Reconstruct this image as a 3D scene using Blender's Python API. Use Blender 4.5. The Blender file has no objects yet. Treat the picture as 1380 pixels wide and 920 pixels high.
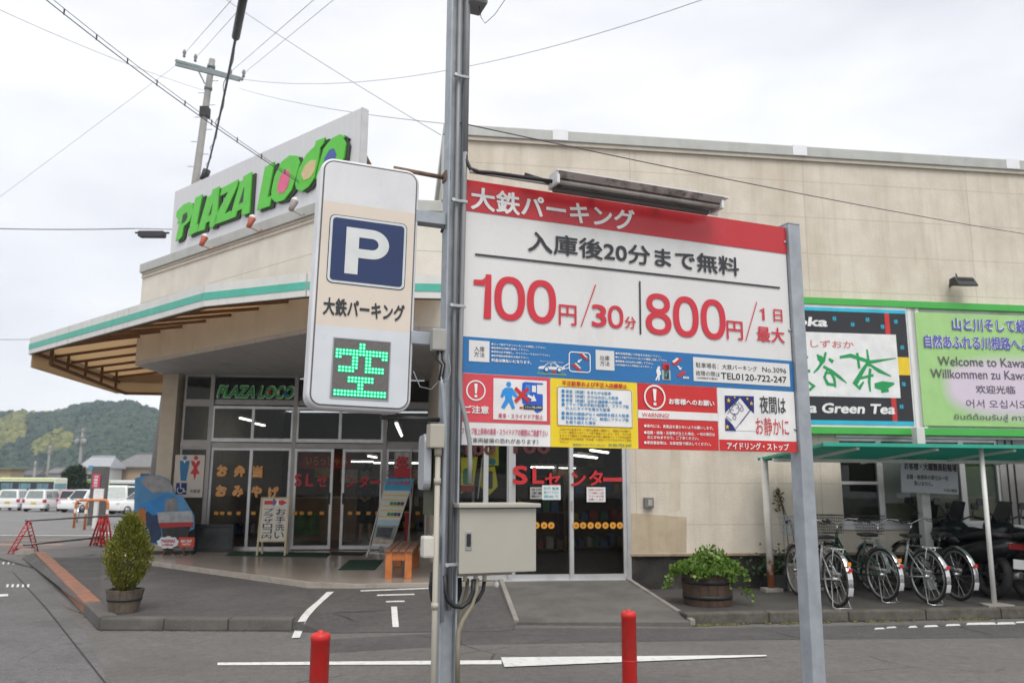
import bpy, bmesh, math, random
from mathutils import Vector, Matrix
random.seed(7)
R = math.radians
SC = bpy.context.scene
COL = SC.collection

# ------------------------------------------------------------------ camera
F, PITCH, ROLL, EYE = 1090.0, math.atan(190/1090.0), 0.0055, 1.6
cam = bpy.data.cameras.new('camera')
cam.sensor_width = 36.0
cam.lens = 36.0*F/1380.0
cam.clip_end = 6000
cam.clip_start = 0.05
cam.dof.use_dof = True
cam.dof.focus_distance = 4.75
cam.dof.aperture_fstop = 3.6
camo = bpy.data.objects.new('camera', cam)
CM = Matrix.Rotation(math.pi/2+PITCH, 3, 'X') @ Matrix.Rotation(ROLL, 3, 'Z')
camo.matrix_world = Matrix.Translation((0, 0, EYE)) @ CM.to_4x4()
COL.objects.link(camo)
SC.camera = camo

# ------------------------------------------------------------------ sky and sun (bright overcast)
SUN_EL, SUN_AZ = R(58), R(165)          # azimuth clockwise from +Y
W = bpy.data.worlds.new('World'); SC.world = W; W.use_nodes = True
nt = W.node_tree; nt.nodes.clear()
out = nt.nodes.new('ShaderNodeOutputWorld')
sky = nt.nodes.new('ShaderNodeTexSky'); sky.sky_type = 'NISHITA'; sky.sun_disc = False
sky.sun_elevation = SUN_EL; sky.sun_rotation = SUN_AZ
b1 = nt.nodes.new('ShaderNodeBackground'); b1.inputs[1].default_value = 0.1
nt.links.new(sky.outputs[0], b1.inputs[0])
tc = nt.nodes.new('ShaderNodeTexCoord')
mp = nt.nodes.new('ShaderNodeMapping'); mp.inputs['Scale'].default_value = (1, 1, 2.6)
nt.links.new(tc.outputs['Generated'], mp.inputs[0])
nz = nt.nodes.new('ShaderNodeTexNoise'); nz.inputs['Scale'].default_value = 2.3
nz.inputs['Detail'].default_value = 5; nz.inputs['Roughness'].default_value = .5
nt.links.new(mp.outputs[0], nz.inputs[0])
cr = nt.nodes.new('ShaderNodeValToRGB')
cr.color_ramp.elements[0].position = .32; cr.color_ramp.elements[0].color = (.55, .555, .59, 1)
cr.color_ramp.elements[1].position = .62; cr.color_ramp.elements[1].color = (.77, .77, .785, 1)
nt.links.new(nz.outputs[0], cr.inputs[0])
b2 = nt.nodes.new('ShaderNodeBackground'); b2.inputs[1].default_value = 1.0
nt.links.new(cr.outputs[0], b2.inputs[0])
mx = nt.nodes.new('ShaderNodeMixShader'); mx.inputs[0].default_value = .95
nt.links.new(b1.outputs[0], mx.inputs[1]); nt.links.new(b2.outputs[0], mx.inputs[2])
nt.links.new(mx.outputs[0], out.inputs[0])
sl = bpy.data.lights.new('sun', 'SUN'); sl.energy = 1.5; sl.angle = R(35); sl.color = (1, .965, .91)
so = bpy.data.objects.new('sun', sl); COL.objects.link(so)
sd = Vector((math.sin(SUN_AZ)*math.cos(SUN_EL), math.cos(SUN_AZ)*math.cos(SUN_EL), math.sin(SUN_EL)))
so.rotation_euler = sd.to_track_quat('Z', 'Y').to_euler()
SC.view_settings.view_transform = 'Standard'; SC.view_settings.look = 'None'
SC.view_settings.exposure = 0.62; SC.view_settings.gamma = 1
SC.view_settings.use_curve_mapping = False
SC.render.engine = 'CYCLES'
SC.cycles.max_bounces = 6; SC.cycles.transparent_max_bounces = 24
SC.cycles.use_denoising = True

# ------------------------------------------------------------------ surveying: pixel of the photo -> point on a real plane
O = Vector((0, 0, EYE))
def ray(px, py): return CM @ Vector(((px-690)/F, -(py-460)/F, -1.0))
def gz(px, py, z=0.0):
    r = ray(px, py); return O + r*((z-EYE)/r.z)
def gy(px, py, y):
    r = ray(px, py); return O + r*(y/r.y)
def frame(x, y, ang, z=0.0):
    return Matrix.Translation((x, y, z)) @ Matrix.Rotation(ang, 4, 'Z')
def on(fr, px, py, y0=0.0):
    inv = fr.inverted(); o = inv @ O; d = inv.to_3x3() @ ray(px, py)
    t = (y0-o.y)/d.y
    p = o + d*t
    return p.x, p.z
def proj(p):
    d = CM.transposed() @ (Vector(p)-O)
    return 690+F*d.x/-d.z, 460-F*d.y/-d.z
FW = frame(0, 11.68, .1362)            # right wing, street wall
FF = frame(-4.2, 16.65, .08)           # recessed glass front
CK = [Vector((-1.0, 11.54, 0)), Vector((-2.6, 11.35, 0)), Vector((-7.15, 15.2, 0))]   # corner, kink, far corner of the entrance parapet
FD = frame(-7.15, 15.2, math.atan2(11.35-15.2, -2.6+7.15))
FB = frame(-.270, 4.40, math.atan2(.85, 2.112))   # price board

# ------------------------------------------------------------------ materials
MATS = {}
def M(name, col, rough=.6, metal=0.0, var=.1, scale=5.0, bump=0.0, bscale=80.0, dirt=0.0, dcol=(.08, .065, .05),
      dz=.25, dscale=2.0, dlo=.5, dhi=.75, spec=.5, joints=None, rust=None, speck=0.0, grain=0.0, cracks=0.0, streak=0.0, jk=.55):
    if name in MATS: return MATS[name]
    m = bpy.data.materials.new(name); m.use_nodes = True; MATS[name] = m
    n = m.node_tree.nodes; L = m.node_tree.links
    b = n['Principled BSDF']
    b.inputs['Roughness'].default_value = rough; b.inputs['Metallic'].default_value = metal
    b.inputs['Specular IOR Level'].default_value = spec
    t = n.new('ShaderNodeTexCoord')
    cur = None
    def noise(sc, det=4, vec=None, r=.55):
        q = n.new('ShaderNodeTexNoise'); q.inputs['Scale'].default_value = sc; q.inputs['Detail'].default_value = det
        q.inputs['Roughness'].default_value = r
        L.new(vec or t.outputs['Object'], q.inputs['Vector']); return q.outputs['Fac']
    def mr(v, a, b_, c, d):
        q = n.new('ShaderNodeMapRange'); q.inputs[1].default_value = a; q.inputs[2].default_value = b_
        q.inputs[3].default_value = c; q.inputs[4].default_value = d; L.new(v, q.inputs[0]); return q.outputs[0]
    def mixc(fac, a, c2, mode='MIX'):
        q = n.new('ShaderNodeMix'); q.data_type = 'RGBA'; q.blend_type = mode
        if hasattr(fac, 'links'): L.new(fac, q.inputs[0])
        else: q.inputs[0].default_value = fac
        for i, c in ((6, a), (7, c2)):
            if hasattr(c, 'links'): L.new(c, q.inputs[i])
            else: q.inputs[i].default_value = (*c[:3], 1)
        return q.outputs[2]
    f = mr(noise(scale), .3, .7, 0, 1)
    lo = tuple(c*(1-var) for c in col); hi = tuple(min(1, c*(1+var)) for c in col)
    cur = mixc(f, lo, hi)
    if grain:
        cur = mixc(mr(noise(11, 12, None, .88), .43, .56, grain, 0), cur, tuple(c*.5 for c in col))
        cur = mixc(mr(noise(31, 10, None, .9), .50, .62, 0, grain*.6), cur, tuple(min(1, c*1.7) for c in col))
    if speck:
        sp = mr(noise(170, 2), .52, .66, 0, speck)
        cur = mixc(sp, cur, tuple(min(1, c*2.4+.03) for c in col))
        sp = mr(noise(210, 2), .35, .44, speck, 0)
        cur = mixc(sp, cur, tuple(c*.35 for c in col))
    if dirt:
        q = n.new('ShaderNodeMapping'); q.inputs['Scale'].default_value = (1, 1, dz)
        L.new(t.outputs['Object'], q.inputs[0])
        d1 = mr(noise(dscale, 6, q.outputs[0], .65), dlo, dhi, 0, dirt)
        cur = mixc(d1, cur, dcol)
    if streak:          # rain streaks running down the wall
        q = n.new('ShaderNodeMapping'); q.inputs['Scale'].default_value = (1, 1, .06)
        L.new(t.outputs['Object'], q.inputs[0])
        d2 = mr(noise(5.5, 5, q.outputs[0], .7), .5, .78, 0, streak)
        cur = mixc(d2, cur, dcol)
    if cracks:
        q = n.new('ShaderNodeMix'); q.data_type = 'VECTOR'; q.inputs[0].default_value = .12
        wn = n.new('ShaderNodeTexNoise'); wn.inputs['Scale'].default_value = 1.6; wn.inputs['Detail'].default_value = 6; L.new(t.outputs['Object'], wn.inputs[0])
        L.new(t.outputs['Object'], q.inputs[4]); L.new(wn.outputs['Color'], q.inputs[5])
        vo = n.new('ShaderNodeTexVoronoi'); vo.feature = 'DISTANCE_TO_EDGE'; vo.inputs['Scale'].default_value = .42; L.new(q.outputs[1], vo.inputs['Vector'])
        c1 = mr(vo.outputs['Distance'], .002, .006, cracks, 0)
        mk = n.new('ShaderNodeMath'); mk.operation = 'MULTIPLY'; L.new(c1, mk.inputs[0]); L.new(mr(noise(.8, 3), .5, .6, 0, 1), mk.inputs[1])
        cur = mixc(mk.outputs[0], cur, tuple(c*.3 for c in col))
        cur = mixc(mr(noise(2.4, 4), .60, .74, 0, .5), cur, tuple(c*.62 for c in col))
        cur = mixc(mr(noise(5.0, 6), .60, .72, 0, .35), cur, tuple(min(1, c*1.45) for c in col))
    if rust:
        z = n.new('ShaderNodeSeparateXYZ'); L.new(t.outputs['Object'], z.inputs[0])
        h = mr(z.outputs[2], rust[0], rust[1], .30, -.25)
        a = n.new('ShaderNodeMath'); a.operation = 'ADD'; L.new(noise(9, 5), a.inputs[0]); L.new(h, a.inputs[1])
        cur = mixc(mr(a.outputs[0], .62, .75, 0, 1), cur, (.30, .10, .035))
    hgt = None
    if joints:
        ang, ds, s0, dzz, z0, jc = joints
        q = n.new('ShaderNodeMapping'); q.vector_type = 'TEXTURE'; q.inputs['Rotation'].default_value = (0, 0, ang)
        L.new(t.outputs['Object'], q.inputs[0])
        z = n.new('ShaderNodeSeparateXYZ'); L.new(q.outputs[0], z.inputs[0])
        outs = []
        for k, st, o0 in ((0, ds, s0), (2, dzz, z0)):
            a = n.new('ShaderNodeMath'); a.operation = 'ADD'; a.inputs[1].default_value = -o0+st*40; L.new(z.outputs[k], a.inputs[0])
            p = n.new('ShaderNodeMath'); p.operation = 'PINGPONG'; p.inputs[1].default_value = st/2; L.new(a.outputs[0], p.inputs[0])
            outs.append(mr(p.outputs[0], .003, .009, 1, 0))
        x = n.new('ShaderNodeMath'); x.operation = 'MAXIMUM'; L.new(outs[0], x.inputs[0]); L.new(outs[1], x.inputs[1])
        q2 = n.new('ShaderNodeMath'); q2.operation = 'MULTIPLY'; q2.inputs[1].default_value = jk; L.new(x.outputs[0], q2.inputs[0])
        cur = mixc(q2.outputs[0], cur, jc)
    L.new(cur, b.inputs['Base Color'])
    if bump:
        bp = n.new('ShaderNodeBump'); bp.inputs['Strength'].default_value = bump; bp.inputs['Distance'].default_value = .02
        L.new(noise(bscale, 3), bp.inputs['Height']); L.new(bp.outputs[0], b.inputs['Normal'])
    if rough > .25:
        L.new(mr(noise(scale*2.3), .3, .7, max(.05, rough-.08), min(1, rough+.08)), b.inputs['Roughness'])
    return m
def emit(name, col, st):
    if name in MATS: return MATS[name]
    m = bpy.data.materials.new(name); m.use_nodes = True; MATS[name] = m
    b = m.node_tree.nodes['Principled BSDF']; b.inputs['Base Color'].default_value = (*col, 1)
    b.inputs['Emission Color'].default_value = (*col, 1); b.inputs['Emission Strength'].default_value = st
    return m
def glass(name, tint, rough=.02, ior=1.5):
    if name in MATS: return MATS[name]
    m = bpy.data.materials.new(name); m.use_nodes = True; MATS[name] = m
    n = m.node_tree.nodes; L = m.node_tree.links; n.remove(n['Principled BSDF'])
    tr = n.new('ShaderNodeBsdfTransparent'); tr.inputs[0].default_value = (*tint, 1)
    gl = n.new('ShaderNodeBsdfGlossy'); gl.inputs['Roughness'].default_value = rough; gl.inputs[0].default_value = (.9, .95, .95, 1)
    fr = n.new('ShaderNodeFresnel'); fr.inputs[0].default_value = ior
    mxx = n.new('ShaderNodeMixShader'); L.new(fr.outputs[0], mxx.inputs[0]); L.new(tr.outputs[0], mxx.inputs[1]); L.new(gl.outputs[0], mxx.inputs[2])
    L.new(mxx.outputs[0], n['Material Output'].inputs[0]); return m
def translucent(name, col, tcol, k=.5):
    if name in MATS: return MATS[name]
    m = bpy.data.materials.new(name); m.use_nodes = True; MATS[name] = m
    n = m.node_tree.nodes; L = m.node_tree.links; b = n['Principled BSDF']
    t = n.new('ShaderNodeTexCoord'); nz_ = n.new('ShaderNodeTexNoise'); nz_.inputs['Scale'].default_value = 2.2; nz_.inputs['Detail'].default_value = 5
    L.new(t.outputs['Object'], nz_.inputs[0])
    q = n.new('ShaderNodeMix'); q.data_type = 'RGBA'; L.new(nz_.outputs['Fac'], q.inputs[0])
    q.inputs[6].default_value = (*[c*.7 for c in col], 1); q.inputs[7].default_value = (*[min(1, c*1.15) for c in col], 1)
    L.new(q.outputs[2], b.inputs['Base Color']); b.inputs['Roughness'].default_value = .45
    tr = n.new('ShaderNodeBsdfTranslucent'); tr.inputs[0].default_value = (*tcol, 1)
    mxx = n.new('ShaderNodeMixShader'); mxx.inputs[0].default_value = k
    L.new(b.outputs[0], mxx.inputs[1]); L.new(tr.outputs[0], mxx.inputs[2]); L.new(mxx.outputs[0], n['Material Output'].inputs[0]); return m
def leafmat(name, a, b_, c=None):
    if name in MATS: return MATS[name]
    m = bpy.data.materials.new(name); m.use_nodes = True; MATS[name] = m
    n = m.node_tree.nodes; L = m.node_tree.links; b = n['Principled BSDF']; b.inputs['Roughness'].default_value = .55
    g = n.new('ShaderNodeNewGeometry')
    r = n.new('ShaderNodeValToRGB'); r.color_ramp.elements[0].color = (*a, 1); r.color_ramp.elements[1].color = (*b_, 1)
    if c:
        e = r.color_ramp.elements.new(.93); e.color = (*b_, 1); r.color_ramp.elements[-1].color = (*c, 1)
    L.new(g.outputs['Random Per Island'], r.inputs[0]); L.new(r.outputs[0], b.inputs['Base Color'])
    tr = n.new('ShaderNodeBsdfTranslucent'); L.new(r.outputs[0], tr.inputs[0])
    mxx = n.new('ShaderNodeMixShader'); mxx.inputs[0].default_value = .3
    L.new(b.outputs[0], mxx.inputs[1]); L.new(tr.outputs[0], mxx.inputs[2]); L.new(mxx.outputs[0], n['Material Output'].inputs[0]); return m

# ------------------------------------------------------------------ mesh builder
_TX = {}
def text_geo(s, bold=0.0, sp=1.0):
    k = (s, bold, sp)
    if k not in _TX:
        c = bpy.data.curves.new('t', 'FONT'); c.body = s; c.offset = bold; c.resolution_u = 3; c.space_character = sp
        o = bpy.data.objects.new('t', c); COL.objects.link(o)
        dg = bpy.context.evaluated_depsgraph_get()
        m = bpy.data.meshes.new_from_object(o.evaluated_get(dg))
        v = [(p.co.x, p.co.y) for p in m.vertices]; f = [tuple(p.vertices) for p in m.polygons]
        bpy.data.objects.remove(o); bpy.data.curves.remove(c); bpy.data.meshes.remove(m)
        xs = [p[0] for p in v]; ys = [p[1] for p in v]
        _TX[k] = (v, f, min(xs), max(xs), min(ys), max(ys))
    return _TX[k]
class B:
    def __init__(s, m=None): s.v = []; s.f = []; s.mi = []; s.sm = []; s.m = m or Matrix()
    def add(s, vs, fs, mi=0, smooth=False):
        o = len(s.v); s.v += [s.m @ Vector(p) for p in vs]
        for q in fs: s.f.append(tuple(i+o for i in q)); s.mi.append(mi); s.sm.append(smooth)
        return s
    def box(s, x0, x1, y0, y1, z0, z1, mi=0, m=None):
        vs = [(x, y, z) for z in (z0, z1) for x, y in ((x0, y0), (x1, y0), (x1, y1), (x0, y1))]
        if m: vs = [m @ Vector(p) for p in vs]
        return s.add(vs, [(0, 3, 2, 1), (4, 5, 6, 7), (0, 1, 5, 4), (1, 2, 6, 5), (2, 3, 7, 6), (3, 0, 4, 7)], mi)
    def beam(s, p, q, w, h=None, up=(0, 0, 1), mi=0):
        p = Vector(p); q = Vector(q); d = q-p; L = d.length; h = h or w
        y = d.normalized(); u = Vector(up)
        if abs(y.dot(u)) > .98: u = Vector((0, 1, 0)) if abs(y.y) < .9 else Vector((1, 0, 0))
        x = y.cross(u).normalized(); zz = x.cross(y)
        m = Matrix(((x.x, y.x, zz.x, p.x), (x.y, y.y, zz.y, p.y), (x.z, y.z, zz.z, p.z), (0, 0, 0, 1)))
        return s.box(-w/2, w/2, 0, L, -h/2, h/2, mi, m)
    def tube(s, pts, r, n=8, mi=0, cap=True, closed=False):
        pts = [Vector(p) for p in pts]; N = len(pts); rs = r if isinstance(r, (list, tuple)) else [r]*N
        vs = []; ref = None
        for i, p in enumerate(pts):
            if closed: d = pts[(i+1) % N]-pts[i-1]
            else: d = pts[min(i+1, N-1)]-pts[max(i-1, 0)]
            d = d.normalized() if d.length > 1e-9 else Vector((0, 0, 1))
            if ref is None:
                ref = Vector((0, 0, 1)) if abs(d.z) < .9 else Vector((1, 0, 0))
            a = (ref-d*ref.dot(d)).normalized(); ref = a; b = d.cross(a)
            for k in range(n):
                t = 2*math.pi*k/n; vs.append(p+(a*math.cos(t)+b*math.sin(t))*rs[i])
        fs = []
        for i in range(N if closed else N-1):
            j = (i+1) % N
            for k in range(n):
                l = (k+1) % n; fs.append((i*n+k, i*n+l, j*n+l, j*n+k))
        s.add(vs, fs, mi, True)
        if cap and not closed:
            o = len(s.v)-N*n
            s.f.append(tuple(o+k for k in reversed(range(n)))); s.mi.append(mi); s.sm.append(False)
            s.f.append(tuple(o+(N-1)*n+k for k in range(n))); s.mi.append(mi); s.sm.append(False)
        return s
    def cyl(s, p, q, r, r2=None, n=16, mi=0): return s.tube([p, q], [r, r if r2 is None else r2], n, mi)
    def lathe(s, prof, c=(0, 0, 0), n=24, mi=0, smooth=True, ax='Z'):
        c = Vector(c); vs = []; N = len(prof)
        for r, z in prof:
            for k in range(n):
                t = 2*math.pi*k/n
                p = Vector((r*math.cos(t), r*math.sin(t), z))
                if ax == 'Y': p = Vector((p.x, p.z, p.y))
                if ax == 'X': p = Vector((p.z, p.x, p.y))
                vs.append(c+p)
        fs = [(i*n+k, i*n+(k+1) % n, (i+1)*n+(k+1) % n, (i+1)*n+k) for i in range(N-1) for k in range(n)]
        return s.add(vs, fs, mi, smooth)
    def prism(s, poly, y0, y1, mi=0):        # polygon in x,z extruded along y
        n = len(poly)
        a = sum(poly[i][0]*poly[(i+1) % n][1]-poly[(i+1) % n][0]*poly[i][1] for i in range(n))
        if a < 0: poly = poly[::-1]
        vs = [(x, y0, z) for x, z in poly]+[(x, y1, z) for x, z in poly]
        fs = [tuple(range(n)), tuple(reversed(range(n, 2*n)))]+[(i, n+i, n+(i+1) % n, (i+1) % n) for i in range(n)]
        return s.add(vs, fs, mi)
    def slab(s, poly, z0, z1, mi=0):         # polygon in x,y extruded along z; z may be per-vertex lists
        n = len(poly)
        a = sum(poly[i][0]*poly[(i+1) % n][1]-poly[(i+1) % n][0]*poly[i][1] for i in range(n))
        za = z0 if isinstance(z0, list) else [z0]*n; zb = z1 if isinstance(z1, list) else [z1]*n
        if a < 0: poly = poly[::-1]; za = za[::-1]; zb = zb[::-1]
        vs = [(p[0], p[1], za[i]) for i, p in enumerate(poly)]+[(p[0], p[1], zb[i]) for i, p in enumerate(poly)]
        fs = [tuple(reversed(range(n))), tuple(range(n, 2*n))]+[(i, (i+1) % n, n+(i+1) % n, n+i) for i in range(n)]
        return s.add(vs, fs, mi)
    def flat(s, poly, y, mi=0):              # polygon in x,z at depth y
        n = len(poly)
        a = sum(poly[i][0]*poly[(i+1) % n][1]-poly[(i+1) % n][0]*poly[i][1] for i in range(n))
        if a < 0: poly = poly[::-1]
        return s.add([(x, y, z) for x, z in poly], [tuple(range(n))], mi)
    def quad(s, a, b, c, d, mi=0): return s.add([a, b, c, d], [(0, 1, 2, 3)], mi)
    def disc(s, cx, cz, r, y, n=16, mi=0, rx=None):
        return s.flat([((rx or r)*math.cos(2*math.pi*k/n)+cx, r*math.sin(2*math.pi*k/n)+cz) for k in range(n)], y, mi)
    def ring(s, cx, cz, r0, r1, y, n=28, mi=0):
        vs = [(cx+r*math.cos(2*math.pi*k/n), y, cz+r*math.sin(2*math.pi*k/n)) for r in (r0, r1) for k in range(n)]
        return s.add(vs, [(k, (k+1) % n, n+(k+1) % n, n+k) for k in range(n)], mi)
    def ball(s, c, r, mi=0, nu=10, nv=6, sq=(1, 1, 1)):
        return s.lathe([(max(1e-4, r*math.sin(math.pi*i/nv))*sq[0], -r*math.cos(math.pi*i/nv)*sq[2]) for i in range(nv+1)], c, nu, mi)
    def text(s, t, x0, x1, z0, z1, y, bold=0.0, shear=0.0, mi=0, slope=0.0, sp=1.0, keep=None):
        v, f, a, b, c, d = text_geo(t, 0.0, sp)
        bold = max(0, bold)
        a -= bold; b += bold; c -= bold; d += bold
        kx = (x1-x0)/(b-a); kz = (z1-z0)/(d-c)
        # heavier strokes: the glyphs laid again a hair further out, shifted round a small circle
        offs = [(0, 0)]
        if bold > .003:
            n = 8 if bold > .022 else 4
            offs += [(bold*math.cos(2*math.pi*(k+.5)/n), bold*math.sin(2*math.pi*(k+.5)/n)) for k in range(n)]
        for i, (ox, oy) in enumerate(offs):
            vs = []
            for px, py in v:
                z = z0+(py+oy-c)*kz; x = x0+(px+ox-a)*kx+shear*(z-z0); vs.append((x, y-.00012*i, z+slope*(x-x0)))
            s.add(vs, f, mi)
        return s
    def ribbon(s, pts, ws, y, mi=0):
        vs = []; N = len(pts)
        for i, (x, z) in enumerate(pts):
            a = pts[max(i-1, 0)]; b = pts[min(i+1, N-1)]
            dx, dz = b[0]-a[0], b[1]-a[1]; l = math.hypot(dx, dz) or 1
            w = ws[i] if isinstance(ws, (list, tuple)) else ws
            vs += [(x-dz/l*w/2, y, z+dx/l*w/2), (x+dz/l*w/2, y, z-dx/l*w/2)]
        return s.add(vs, [(2*i, 2*i+1, 2*i+3, 2*i+2) for i in range(N-1)], mi)
def make(name, b, mats, base=None, bev=0.0, seg=2, solid=None, smooth=False):
    me = bpy.data.meshes.new(name)
    base = base or Vector((0, 0, 0))
    me.from_pydata([tuple(v-base) for v in b.v], [], b.f)
    if not isinstance(mats, (list, tuple)): mats = [mats]
    for m in mats: me.materials.append(m)
    for p, mi, sm in zip(me.polygons, b.mi, b.sm): p.material_index = mi; p.use_smooth = sm or smooth
    if bev:
        bm = bmesh.new(); bm.from_mesh(me); bm.normal_update()
        es = [e for e in bm.edges if len(e.link_faces) == 2 and e.calc_face_angle(0) > R(35)]
        bmesh.ops.bevel(bm, geom=es, offset=bev, segments=seg, profile=.6, affect='EDGES', clamp_overlap=True)
        bm.to_mesh(me); bm.free()
    me.update()
    o = bpy.data.objects.new(name, me); COL.objects.link(o); return o
def props(o, label=None, cat=None, group=None, kind=None):
    if label: o['label'] = label
    if cat: o['category'] = cat
    if group: o['group'] = group
    if kind: o['kind'] = kind
    return o
def thing(name, base, label, cat, group=None):
    o = bpy.data.objects.new(name, None); COL.objects.link(o); o.location = base; o.empty_display_size = .2
    return props(o, label, cat, group)
def part(name, b, mats, par, bev=0.0, seg=2, smooth=False, label=None):
    if par.parent and par.parent.parent: par = par.parent      # thing > part > sub-part, no deeper
    base = Vector(par.location) if par.parent is None else Vector(par.parent.location)
    o = make(name, b, mats, base, bev, seg, smooth=smooth); o.parent = par
    if label: o['label'] = label
    return o
def single(name, b, mats, base, label, cat, group=None, bev=0.0, seg=2, smooth=False):
    o = make(name, b, mats, Vector(base), bev, seg, smooth=smooth); o.location = base
    return props(o, label, cat, group)
def struct(name, b, mats, bev=0.0): return props(make(name, b, mats, None, bev), kind='structure')
def copy_tree(o, par=None):
    c = o.copy(); COL.objects.link(c)
    if par: c.parent = par
    for ch in list(o.children): copy_tree(ch, c)
    return c
def rrect(x0, x1, z0, z1, r, n=5):
    out_ = []
    for cx, cz, a in ((x1-r, z1-r, 0), (x0+r, z1-r, 90), (x0+r, z0+r, 180), (x1-r, z0+r, 270)):
        for k in range(n+1): t = R(a+90*k/n); out_.append((cx+r*math.cos(t), cz+r*math.sin(t)))
    return out_
def ptext(b, fr, t, pl, pr_, yt, yb, y, bold=0.0, mi=0, y0=0.0, shear=0.0, slope=0.0, sp=1.0):
    xa, z1 = on(fr, pl, yt, y0); x0, z0 = on(fr, pl, yb, y0)
    zm = (z0+z1)/2; x1 = x0+.1
    for _ in range(6):
        q = proj(fr @ Vector((x1, y0, zm+slope*(x1-x0))))
        x1, _z = on(fr, pr_, q[1], y0)
    return b.text(t, x0, x1, z0, z1, y, bold, shear, mi, slope, sp)
def pq(fr, pts, y0=0.0): return [on(fr, px, py, y0) for px, py in pts]
def catenary(p, q, sag, n=24):
    p = Vector(p); q = Vector(q)
    return [p.lerp(q, i/n)-Vector((0, 0, sag*4*(i/n)*(1-i/n))) for i in range(n+1)]
def leafcloud(b, pts, size, up=.4, asp=1.6, mi=0, jit=.35):
    for p in pts:
        p = Vector(p[:3])
        d = Vector((random.gauss(0, 1), random.gauss(0, 1), random.gauss(0, 1)+up)).normalized()
        n_ = Vector((random.gauss(0, 1), random.gauss(0, 1), random.gauss(0, 1))); n_ = (n_-d*n_.dot(d)).normalized()
        l = size*(1+random.uniform(-jit, jit)); w = l/asp/2
        b.add([p, p+d*l*.45+n_*w, p+d*l, p+d*l*.45-n_*w], [(0, 1, 2, 3)], mi)

# ================================================================== ground and paving
asph = M('asphalt', (.150, .141, .134), .88, var=.16, scale=.7, bump=.6, bscale=110, speck=.6, grain=.75, cracks=.8, dirt=.38, dcol=(.085, .078, .072), dz=1, dscale=.5, dlo=.48, dhi=.66)
asph2 = M('asphalt_patch', (.088, .083, .081), .86, var=.2, scale=1.1, bump=.6, bscale=130, speck=.6, grain=.75, cracks=.8, dirt=.4, dcol=(.14, .132, .125), dz=1, dscale=1.1)
asph3 = M('asphalt_pale', (.17, .165, .16), .85, var=.15, scale=.8, bump=.3, speck=.3)
conc = M('concrete', (.27, .25, .225), .85, var=.15, scale=3, bump=.3, dirt=.6, dcol=(.07, .066, .055), dz=1, dscale=3.2)
conc_d = M('concrete_dark', (.115, .108, .098), .85, var=.25, scale=2, bump=.4, bscale=90, speck=.35, dirt=.6, dcol=(.05, .047, .04), dz=1, dscale=1.6)
paint = M('road_paint', (.70, .70, .68), .7, var=.06, scale=8, dirt=.55, dcol=(.25, .24, .23), dz=1, dscale=14, dlo=.52, dhi=.72, speck=.25)
paint_o = M('faded_orange_paint', (.34, .20, .13), .8, var=.2, scale=2, dirt=.6, dcol=(.13, .12, .11), dz=1, dscale=3, dlo=.42, dhi=.6)
kerb_o = M('kerb_orange', (.30, .13, .075), .8, var=.25, scale=6, dirt=.75, dcol=(.16, .14, .12), dz=1, dscale=5, dlo=.45, dhi=.7, bump=.3)
moss = M('kerb_moss', (.075, .075, .035), .95, var=.4, scale=14, bump=.8, bscale=40)
tile = M('floor_tile', (.36, .315, .27), .2, var=.05, scale=1.2)

def gh(y): return -.0155*min(max(0, y-22), 120)
xs = [-1600, -400, -120, -60, -30, -15, -5, 0, 5, 15, 40, 150, 500, 1600]
ys = [-60, -10, 0, 5, 10, 15, 22, 30, 40, 60, 90, 142, 300, 900, 2600]
g = B(); g.add([(x, y, gh(y)) for y in ys for x in xs], [(j*len(xs)+i, j*len(xs)+i+1, (j+1)*len(xs)+i+1, (j+1)*len(xs)+i) for j in range(len(ys)-1) for i in range(len(xs)-1)])
struct('ground', g, asph)

def gp(pts, z): return [tuple(gz(x, y, z))[:2] for x, y in pts]
def sheet(name, poly, z, mat):
    return struct(name, B().add([(p[0], p[1], z+gh(p[1])) for p in poly], [tuple(range(len(poly)))]), mat)
# pale car park and faded bands on the far left
struct('car_park', B().add([(-60, 25.5, gh(25.5)+.006), (-9, 25.5, gh(25.5)+.006), (-9, 90, gh(90)+.006), (-60, 90, gh(90)+.006),
                            (-60, 60, gh(60)+.006), (-9, 60, gh(60)+.006)], [(0, 1, 5, 4), (4, 5, 2, 3)]), asph3)
sheet('road_marking', [(-30, 24.8), (-9, 25.4), (-9, 25.15), (-30, 24.5)], .006, paint)
sheet('road_marking', [(-30, 20.6), (-11.2, 21.2), (-11.2, 20.7), (-30, 20.0)], .004, paint_o)
sheet('road_marking', [(-30, 22.2), (-11.2, 22.8), (-11.2, 22.45), (-30, 21.8)], .004, paint_o)
sheet('road_marking', [(-20, 18.0), (-10.6, 18.7), (-10.6, 18.5), (-20, 17.75)], .004, paint_o)
sheet('road_marking', [(-13.8, 27.2), (-12.6, 26.1), (-12.3, 26.1), (-13.3, 27.2)], .010, paint)
sheet('road_marking', [(-10.6, 24.0), (-8.8, 25.0), (-8.8, 24.85), (-10.6, 23.85)], .010, paint)
# big arrow on the road: shaft and head
sh = [(293, 891.5), (676, 890.5), (676, 897), (293, 897.5)]
sheet('road_arrow', gp([(293, 893), (676, 889.7), (676, 895.3), (293, 896.5)], 0), .006, paint)
sheet('road_arrow', gp([(675, 886.5), (690, 886.3), (1033, 883.3), (1033, 885), (690, 899), (680, 899.5)], 0), .010, paint)
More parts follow.
